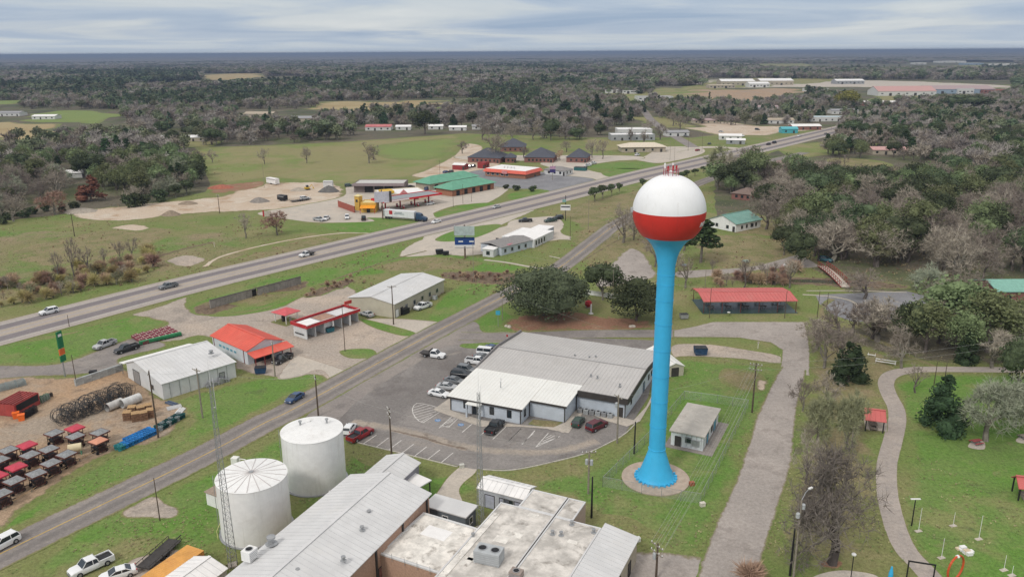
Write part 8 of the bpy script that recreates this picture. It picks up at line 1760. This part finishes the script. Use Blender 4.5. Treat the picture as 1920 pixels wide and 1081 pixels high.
for (k, x, y, ty, w, lb) in (('O',1350,338,268,60,'olive-tinted bare tree above the white chapel, left of the bright green tree'),('b',1376,345,282,60,'bare grey tree just left of the bright green tree'),('b',1432,352,296,60,'bare grey tree right of the bright green tree'),('o',1395,358,318,50,'olive bush-like tree under the bright green tree'),('k',1440,395,340,60,'dark tree at the corner beyond the white chapel'),('b',1462,372,316,70,'bare grey tree in front of the long brick house'),
  ('k',1033,263,222,34,'dark round tree behind the third slate roof'),('k',1082,262,238,30,'dark low tree right of the slate-roofed offices'),('c',1058,220,188,30,'dark cedar alone in the bare trees above the offices'),('k',797,252,203,46,'dark evergreen at the top of the green pasture'),('c',1118,215,176,24,'tall narrow dark cedar near the distant white store'),('y',1588,204,160,44,'yellow-green leafy tree left of the red-roofed plant'),('c',500,246,212,26,'dark cedar between the tan and grey far houses'),('k',1815,212,176,90,'broad dark evergreen below the right end of the plant'),('k',1600,452,376,80,'dark evergreen deep in the right wood'),('k',1545,470,396,70,'dark evergreen at the shaded front of the right wood'),('k',1500,462,400,60,'dark evergreen behind the front edge of the right wood'),('k',1730,390,322,90,'bright dark-green tree high in the right wood'),('k',1690,402,335,70,'dark-green tree left of the high one in the right wood'),('o',1520,440,350,70,'olive tree behind the dark front of the right wood'),('b',1560,490,410,90,'pale bare tree at the front of the right wood'),('O',1640,500,440,70,'olive bare tree above the red footbridge')): treep(k, x, y, ty, lb, wpx=w)
for (x, y, ty) in ((1182,264,236),(1207,272,240),(1238,262,228),(1218,250,222),(1262,236,206),(1275,244,212),(1000,262,228),(960,262,226),(905,262,226),(1062,285,262),(1100,250,220)): treep('b', x, y, ty, 'bare grey tree standing among the offices and clinic beyond the diner', 'bare trees among the offices and clinic')
for (k, x, y, ty, w) in (('b',1645,640,545,110),('b',1572,640,556,90),('b',1530,655,592,80),('b',1578,690,606,70),('b',1550,765,690,54),('b',1690,690,600,80),('o',1735,660,560,90),('b',1505,770,705,50),('b',1620,560,500,80)): treep(k, x, y, ty, 'bare or thinly leafed tree between the ball court and the park path', 'trees between the ball court and the park path', w)
treep('S',1405,1096,1046,'leafless thorny bush at the bottom edge of the park road',wpx=60); treep('S',1420,1075,1050,'small leafless bush beside the thorny one',wpx=30)
for (x, y, ty, k, w, lb) in ((140,525,440,'t',30,'tall thin bare tree in the highway-side meadow'),(112,528,465,'t',24,'leaning bare sapling left of the tall meadow tree'),(165,512,458,'t',34,'bare sapling right of the tall meadow tree'),(228,496,448,'t',26,'bare sapling in the middle of the meadow'),(249,487,443,'t',24,'bare sapling beside the middle meadow one'),(197,500,462,'t',22,'little bare sapling between the meadow pair'),(461,447,397,'t',34,'reddish bare sapling near the pale track'),(521,441,390,'r',48,'rust-brown tree beside the red and white banner'),(496,308,274,'b',22,'dark bare tree in the green pasture, left of three'),(575,306,271,'b',22,'bare tree in the pasture, middle of three'),(692,306,262,'b',38,'spreading bare tree alone in the pasture'),(398,305,276,'b',20,'bare tree at the left pasture corner'),(923,302,243,'b',54,'big bare tree standing among the dark office roofs'),(867,288,262,'b',24,'bare tree left of the leftmost dark office'),(1130,298,258,'b',28,'bare tree right of the square brick office, left of two'),(1110,296,256,'b',26,'bare tree right of the square brick office, right of two'),(1050,300,278,'r',18,'small reddish tree between the dark offices'),(982,296,270,'b',22,'bare tree before the entry office'),
   (105,402,352,'r',56,'reddish-brown tree at the edge of the left wood'),(172,377,328,'n',44,'brown leafed tree before the dark left wood'),(26,415,360,'b',50,'bare grey tree at the left wood edge'),(288,500,470,'S',30,'red-brown bush clump by the highway meadow, right')):
    treep(k, x, y, ty, lb, wpx=w)
for i, (x, y, ty) in enumerate(((1115,378,350),(1130,372,346),(1147,367,344),(1161,362,342),(1205,352,334),(1288,335,318),(1303,330,316),(1318,324,311),(1330,320,306),(1278,340,322))): treep('d', x, y, ty, 'small round evergreen in the line of street trees below the highway', 'line of round street trees')
for i, (x, y, ty) in enumerate(((949,354,345),(968,357,346),(999,359,347))): treep('s', x, y, ty, '%s of three clipped dark bushes on the diner lawn' % ('leftmost','middle','rightmost')[i], 'clipped bushes by the diner')
for i in range(110):
    x, y = R.uniform(-10, 300), 0; t = x/300; y = 560-t*62+R.uniform(-24, 20)
    treep(R.choice('SSSYYYtO'), x, y, y-R.uniform(12, 30), 'leafless red-brown or straw-coloured scrub in the thicket along the highway meadow', 'leafless bushes along the highway meadow')
for (x, y) in ((30,405),(15,412),(45,408),(85,396),(118,397),(140,392),(245,388),(262,386),(330,370),(350,362),(300,378),(8,420),(60,402)): treep(R.choice('sk') if x > 200 else 's', x, y, y-(26 if x > 200 else 16), 'low dark bush along the edge of the left wood', 'bushes at the left wood edge')
for i in range(40):
    x = R.uniform(575, 662) if i < 14 else R.uniform(828, 965); y = (552-(x-575)*.33 if i < 14 else 520)+R.uniform(-8, 8); treep('S', x, y, y-R.uniform(5, 11), 'brown leafless scrub bush on the creek bank', 'scrub bushes on the creek banks')
for i in range(26): x = R.uniform(1330, 1500); y = R.uniform(510, 538); treep(R.choice('SSt'), x, y, y-R.uniform(12, 34), 'brown leafless bush or sapling along the creek behind the pavilion', 'creekside growth behind the pavilion')
for (x, y) in ((1285,540),(1240,470),(1262,520),(1282,470),(1480,540),(1395,540),(1228,500)): treep('t', x, y, y-60, 'slender bare tree close to the tower shaft or pavilion', 'slender bare trees near the pavilion')
# ---- woods
SPEC = [ # polygon (pixels of base), trees per 100 m2, mix, height range, group
 ([(-160,300),(0,292),(60,282),(120,262),(245,262),(330,290),(372,318),(392,342),(380,356),(300,374),(240,384),(215,378),(190,352),(150,350),(110,372),(60,392),(0,408),(-160,420)],1.0,'bbbbooookpl',(9,16),'mixed trees of the left wood'),
 ([(-160,250),(0,250),(170,256),(240,262),(245,232),(460,226),(700,228),(720,238),(640,262),(560,268),(370,274),(330,288),(120,262),(-160,296)],.62,'bbbbbookk',(9,15),'trees beyond the pasture'),
 ([(700,208),(1100,205),(1210,205),(1200,224),(1140,244),(1130,258),(1060,262),(900,254),(870,242),(720,238),(700,228)],.5,'bbbbbokcO',(9,15),'trees behind the slate-roofed offices'),
 ([(1210,190),(1260,196),(1330,205),(1540,210),(1560,222),(1500,232),(1400,236),(1300,232),(1240,222),(1215,206)],.7,'bbbbookc',(7,13),'trees around the far bungalows'),
 ([(1585,222),(1640,215),(1760,212),(1960,205),(2150,200),(2150,330),(1960,318),(1760,310),(1660,296),(1560,300),(1545,288),(1560,262)],1.0,'bbbbbookkp',(9,15),'trees of the upper right wood'),
 ([(1560,335),(1600,345),(1700,358),(1760,340),(1760,312),(1960,320),(2200,340),(2200,560),(1960,532),(1800,520),(1700,512),(1620,506),(1560,492),(1500,488),(1440,448),(1425,390),(1440,345)],1.15,'bbbbbbooookkk',(10,17),'trees of the right-hand wood'),
 ([(1330,345),(1330,320),(1400,290),(1440,300),(1460,320),(1550,322),(1560,335),(1430,345),(1420,375),(1340,358)],.5,'bbboo',(8,12),'trees around the long brick house'),
 ([(1640,540),(1960,560),(2250,590),(2250,700),(1960,682),(1840,676),(1700,660),(1640,620),(1720,604),(1740,562),(1640,556)],.6,'bbblloook',(8,13),'trees of the lower park wood'),
 ([(1480,930),(1510,760),(1530,710),(1610,730),(1600,800),(1490,1000)],.18,'bO',(6,9),'bare trees beside the park road'),
]
CLEAR = [[(1620,506),(1540,490),(1590,545),(1640,560)],[(1560,296),(1655,300),(1750,340),(1700,356),(1620,346),(1540,320)],[(1440,322),(1560,322),(1566,298),(1440,300)],[(1330,352),(1360,345),(1365,375),(1330,375)],
 [(20,410),(20,380),(100,380),(90,400)],[(288,272),(370,275),(370,258),(290,258)],[(440,232),(500,232),(500,214),(440,214)],[(540,240),(590,240),(590,222),(515,228)],[(-100,250),(0,240),(50,216),(205,207),(200,232),(150,236),(130,262),(0,272),(-100,272)],[(590,208),(590,190),(818,184),(812,206)],[(660,258),(900,254),(900,238),(660,238)],[(872,306),(872,280),(1110,280),(1110,306)],[(940,284),(1000,284),(1000,262),(940,262)],[(1140,300),(1140,252),(1250,250),(1250,300)],
 [(100,342),(155,342),(155,320),(100,320)],[(1385,372),(1430,372),(1420,348),(1385,350)],[(1615,298),(1670,298),(1670,280),(1615,280)],[(1840,606),(1960,612),(1960,556),(1840,556)]]
def clear_at(px, py): return any(inside((px, py), c) for c in CLEAR)
GRP = {}; cnt = {}
cands = []
for si, (poly, dens, mix, hr, grp) in enumerate(SPEC):
    w = [P(*q) for q in poly]; x0, x1, y0, y1 = min(p.x for p in w), max(p.x for p in w), min(p.y for p in w), max(p.y for p in w); rr = random.Random(100+si)
    n = int((x1-x0)*(y1-y0)/100*dens)
    for i in range(n):
        x, y = rr.uniform(x0, x1), rr.uniform(y0, y1); a = pix(x, y)
        if not inside(a, poly) or clear_at(*a): continue
        c = noise.noise((x*.012+si, y*.012, 3)); 
        k = rr.choice(mix)
        if c > .22 and rr.random() < .6: k = rr.choice([q for q in mix if q in 'okpc'] or mix)
        elif c < -.05 and rr.random() < .7: k = rr.choice([q for q in mix if q in 'bOl'] or mix)
        qx = (a[0]-min(q[0] for q in poly))/(max(q[0] for q in poly)-min(q[0] for q in poly)); qy = (a[1]-min(q[1] for q in poly))/(max(q[1] for q in poly)-min(q[1] for q in poly)); cands.append((math.hypot(x, y), x, y, k, rr.uniform(*hr), grp, ('front','middle','back')[2-int(min(.99, qy)*3)]+' '+('left end','left part','centre','right part','right end')[int(max(0, min(.99, qx))*5)]))
cands.sort()
WORD = {'b':'bare grey','r':'reddish bare','o':'olive-green','k':'dark evergreen','c':'dark conical','p':'tall pine','l':'pale lichen-grey','O':'olive-tinted bare'}
rest = []
lim = {'bare_tree': 270, 'olive_tree': 160, 'evergreen_oak': 150, 'pine_tree': 90, 'cedar_tree': 60}
for (d, x, y, k, h, grp, zn) in cands:
    nm = NAME[k][0]; px_, _ = pix(x, y)
    if cnt.get(nm, 0) < lim[nm] and -60 < px_ < 1980:
        cnt[nm] = cnt.get(nm, 0)+1; tree(k, x, y, h, '%s %s, %s of the %s' % ('tall' if h > 13 else ('low' if h < 10.5 else 'mid-sized'), (WORD[k]+' tree').replace('tall pine tree', 'pine'), zn, grp), WORD[k]+' '+grp)
    else: rest.append((x, y, k, h))
print('wood candidates', len(cands), cnt, 'rest', len(rest))
# ---- the far-off woods: one mass per kind, scattered
def far_points():
    rr = random.Random(55); out = {}
    fields = [[(375,138),(500,138),(495,152),(380,150)],[(590,190),(820,186),(812,207),(596,208)],[(30,230),(220,205),(215,232),(180,236),(165,258),(-100,275),(-100,225),(-100,190),(40,188),(40,200)],[(1225,186),(1225,162),(1500,160),(1515,185),(1390,198),(1290,190)],[(1320,166),(1320,146),(1640,150),(1900,150),(1905,176),(1820,190),(1640,192),(1500,170)],[(1600,200),(1680,200),(1680,188),(1600,188)],[(1130,176),(1260,176),(1260,186),(1130,188)],[(1700,114),(1900,112),(1910,126),(1700,124)],[(1198,228),(1170,186),(1215,186),(1310,276),(1280,282)],[(1230,196),(1230,182),(1270,182),(1270,196)],[(1420,120),(1700,120),(1900,128),(1900,134),(1420,132)]]
    for (d0, d1, sp, s) in ((300, 1700, 10.5, 1.0), (1700, 3600, 17, 1.5), (3600, 8000, 34, 2.6)):
        hw = math.radians(38); area = hw*(d1*d1-d0*d0); n = int(area/(sp*sp))
        for i in range(n):
            d = math.sqrt(rr.uniform(d0*d0, d1*d1)); a = rr.uniform(-hw, hw); x, y = d*math.sin(a), d*math.cos(a); px, py = pix(x, y)
            if py > 262: continue
            if py > 205 and not (px > 1700 and py < 215): 
                if not (py < 228 and 230 < px < 700 and not (440 < px < 600)): continue
            if any(inside((px, py), f) for f in fields): continue
            c = noise.noise((x*.0035, y*.0016, 0)); c2 = noise.noise((x*.02, y*.02, 5)); bias = .24 if px < 1300 else .34
            if ((px-330)/230)**2+((py-172)/32)**2 < 1 or ((px-950)/70)**2+((py-182)/16)**2 < 1 or ((px-700)/120)**2+((py-168)/12)**2 < 1: bias = -.25
            if noise.noise((x*.0022, y*.0012, 9)) > .42: continue
            k = 'ev' if c+c2*.5 > bias and rr.random() < .75 or rr.random() < .04 else ('ol' if rr.random() < .2 else 'ba')
            out.setdefault(k, []).append((x, y, rr.uniform(8, 14)*(s if s < 2 else 1.0), s*rr.uniform(.8, 1.3)))
    for (x, y, k, h) in rest: out.setdefault({'b':'ba','r':'ba','O':'ba','l':'ba','o':'ol','k':'ev','c':'ev','p':'ev'}[k], []).append((x, y, h, 1.0))
    return out
def merged(keys, name, mats):
    objs = []
    for k in keys:
        tm, cm, hh, rr = PT[k]; me = bpy.data.meshes.new(name); bm = bmesh.new(); bm.from_mesh(tm); nt_ = len(bm.faces); bm.from_mesh(cm); bm.faces.ensure_lookup_table()
        for i, f in enumerate(bm.faces): f.material_index = 0 if i < nt_ else 1
        bm.to_mesh(me); bm.free(); me.materials.append(tm.materials[0] if len(tm.materials) else vBARK); me.materials.append(cm.materials[0]); o = bpy.data.objects.new(name, me); objs.append(o)
    return objs
proto('fb0', bare_tree(101, 10, .62, 380, 3, .11, trunk_frac=.2, tl=1.6), vBARK, vTWIG); proto('fb1', bare_tree(102, 10, .66, 380, 3, .11, trunk_frac=.2, tl=1.6), vBARK, veg('far_brown_twigs', (.32,.29,.265), .015, .25))
proto('fo0', leaf_tree(103, 10, 9, 12, 520, .6, gap=.3), vBARK, veg('far_olive_leaves', (.17,.19,.11), .03)); proto('fe0', leaf_tree(104, 10, 9, 12, 520, .6), vBARK, veg('far_evergreen_leaves', (.10,.125,.07), .03)); proto('fe1', leaf_tree(105, 11, 7, 8, 380, .7, .05, cone=.6, limb=False), vBARK, veg('far_conifer_needles', (.075,.105,.06), .03))
fp = far_points()
def scatter(name, pts, objs, label):
    me = bpy.data.meshes.new(name); me.from_pydata([(p[0], p[1], 0) for p in pts], [], []); rr = random.Random(3)
    me.attributes.new('sc', 'FLOAT_VECTOR', 'POINT').data.foreach_set('vector', [v for p in pts for v in (p[3]*p[2]/10 if p[3] < 2 else p[3], p[3]*p[2]/10 if p[3] < 2 else p[3], p[2]/10)])
    me.attributes.new('ro', 'FLOAT_VECTOR', 'POINT').data.foreach_set('vector', [v for p in pts for v in (0, 0, rr.uniform(0, 6.28))]); me.attributes.new('ix', 'INT', 'POINT').data.foreach_set('value', [rr.randrange(len(objs)) for p in pts])
    o = link(name, me); tag(o, label, None, None, 'stuff'); ng = bpy.data.node_groups.new(name, 'GeometryNodeTree'); ng.interface.new_socket('Geometry', in_out='INPUT', socket_type='NodeSocketGeometry'); ng.interface.new_socket('Geometry', in_out='OUTPUT', socket_type='NodeSocketGeometry')
    gi, go = ng.nodes.new('NodeGroupInput'), ng.nodes.new('NodeGroupOutput'); iop = ng.nodes.new('GeometryNodeInstanceOnPoints'); g2i = ng.nodes.new('GeometryNodeGeometryToInstance')
    for ob in reversed(objs): oi = ng.nodes.new('GeometryNodeObjectInfo'); oi.inputs['Object'].default_value = ob; oi.inputs['As Instance'].default_value = True; ng.links.new(oi.outputs['Geometry'], g2i.inputs[0])
    def attr(nm, ty): a = ng.nodes.new('GeometryNodeInputNamedAttribute'); a.data_type = ty; a.inputs['Name'].default_value = nm; return a.outputs['Attribute']
    ng.links.new(gi.outputs[0], iop.inputs['Points']); ng.links.new(g2i.outputs[0], iop.inputs['Instance']); iop.inputs['Pick Instance'].default_value = True
    ng.links.new(attr('ix', 'INT'), iop.inputs['Instance Index']); ng.links.new(attr('sc', 'FLOAT_VECTOR'), iop.inputs['Scale']); ng.links.new(attr('ro', 'FLOAT_VECTOR'), iop.inputs['Rotation']); ng.links.new(iop.outputs[0], go.inputs[0])
    md = o.modifiers.new('scatter', 'NODES'); md.node_group = ng; return o
print('far', {k: len(v) for k, v in fp.items()})
scatter('bare_woods', fp['ba'], merged(['fb0','fb1'], 'far_bare_tree', 0), 'grey-brown leafless woods rolling away to the horizon')
scatter('olive_woods', fp['ol'], merged(['fo0'], 'far_olive_tree', 0), 'olive-green trees mixed through the far woods')
scatter('evergreen_woods', fp['ev'], merged(['fe0','fe1'], 'far_evergreen', 0), 'dark evergreen stands in the far woods')
def tuft(name, col, h, n=9):
    m = MB(); r = random.Random(n)
    for i in range(n): a = r.uniform(0, 6.28); c, s = math.cos(a), math.sin(a); o_ = r.uniform(0, .25); m.add([(o_*c-.05*s, o_*s+.05*c, 0), (o_*c+.05*s, o_*s-.05*c, 0), ((o_+.22)*c, (o_+.22)*s, h*r.uniform(.6, 1.1))], [(0,1,2)])
    return bpy.data.objects.new(name, m.mesh(name, veg(name+'_blades', col, .03, .35), fix=False))
tA, tB, tC = tuft('green_tuft', (.15,.22,.07), .2), tuft('straw_tuft', (.34,.29,.17), .28), tuft('brown_weed', (.36,.26,.17), .6, 12)
rr = random.Random(9); tp = {'a': [], 'b': [], 'c': []}
def paved(x, y): return any(a <= x <= b and c <= y <= d and inside((x, y), w) for a, b, c, d, w in PAVED)
for i in range(60000):
    px, py = rr.uniform(-20, 1940), 300+780*rr.random()**.8; p = P(px, py)
    if py < 420 and not (px < 480 or px > 1000): continue
    n1 = noise.noise((p.x*.05, p.y*.05, 2))+.5*noise.noise((p.x*.3, p.y*.3, 7)); wild = (px < 700 and py < 560) or py < 560
    if rr.random() > (.7 if wild else .22)+n1*.7 or paved(p.x, p.y): continue
    k = 'c' if wild and n1 > .15 and rr.random() < .5 else ('b' if n1 > 0 and rr.random() < .7 else 'a'); s = rr.uniform(.6, 1.5)*(1 if wild else .6); tp[k].append((p.x, p.y, s*10, 1.0))
scatter('grass_tufts', tp['a'], [tA], 'short green grass tufts over the lawns and verges'); scatter('straw_tufts', tp['b'], [tB], 'straw-coloured dormant grass tufts'); scatter('brown_weeds', tp['c'], [tC], 'brown dead weeds in the rough meadows')
# canopy of the farthest woods, out to the horizon
m = MB(); nx = 260; rws = []; d = 5500
while d < 95000: rws.append(d); d *= 1.045
vs = []
for d in rws:
    for i in range(nx+1): a = math.radians(-42+84*i/nx); x, y = d*math.sin(a), d*math.cos(a); vs.append((x, y, 9+5*noise.noise((x*.004, y*.004, 0))+4*noise.noise((x*.02, y*.011, 4))))
m.add(vs, [(j*(nx+1)+i, j*(nx+1)+i+1, (j+1)*(nx+1)+i+1, (j+1)*(nx+1)+i) for j in range(len(rws)-1) for i in range(nx)])
mCAN, t, b = newmat('far_canopy'); g_ = N(t, 'ShaderNodeNewGeometry').outputs['Position']; mp2 = N(t, 'ShaderNodeMapping'); mp2.inputs['Scale'].default_value = (.0016, .0005, 1); t.links.new(g_, mp2.inputs[0])
f = ramp_n(t, noise_n(t, mp2.outputs[0], 1, 8, .7), .46, .60); c = mix_n(t, f, (.17,.15,.14), (.08,.095,.07)); mp3 = N(t, 'ShaderNodeMapping'); mp3.inputs['Scale'].default_value = (.0009, .0002, 1); mp3.inputs['Location'].default_value = (5,5,0); t.links.new(g_, mp3.inputs[0])
c = mix_n(t, ramp_n(t, noise_n(t, mp3.outputs[0], 1, 6, .6), .62, .68), c, (.19,.17,.10)); t.links.new(c, b.inputs['Base Color']); b.inputs['Roughness'].default_value = 1
o = m.build('horizon_woods', mCAN, fix=False); tag(o, 'hazy blue-grey forest canopy reaching the horizon', kind='stuff')
# ---- haze
m = MB(); m.box(-100000, 100000, -3000, 120000, -1.5, 78); hz_, t, b = newmat('air'); t.nodes.remove(b); pv = N(t, 'ShaderNodeVolumePrincipled'); pv.inputs['Color'].default_value = (.33,.42,.60,1); pv.inputs['Density'].default_value = 1.25e-4; pv.inputs['Anisotropy'].default_value = .2
t.links.new(pv.outputs[0], t.nodes['Material Output'].inputs['Volume']); o = m.build('haze', hz_); o['kind'] = 'stuff'; o['label'] = 'thin bluish winter haze over the plain'
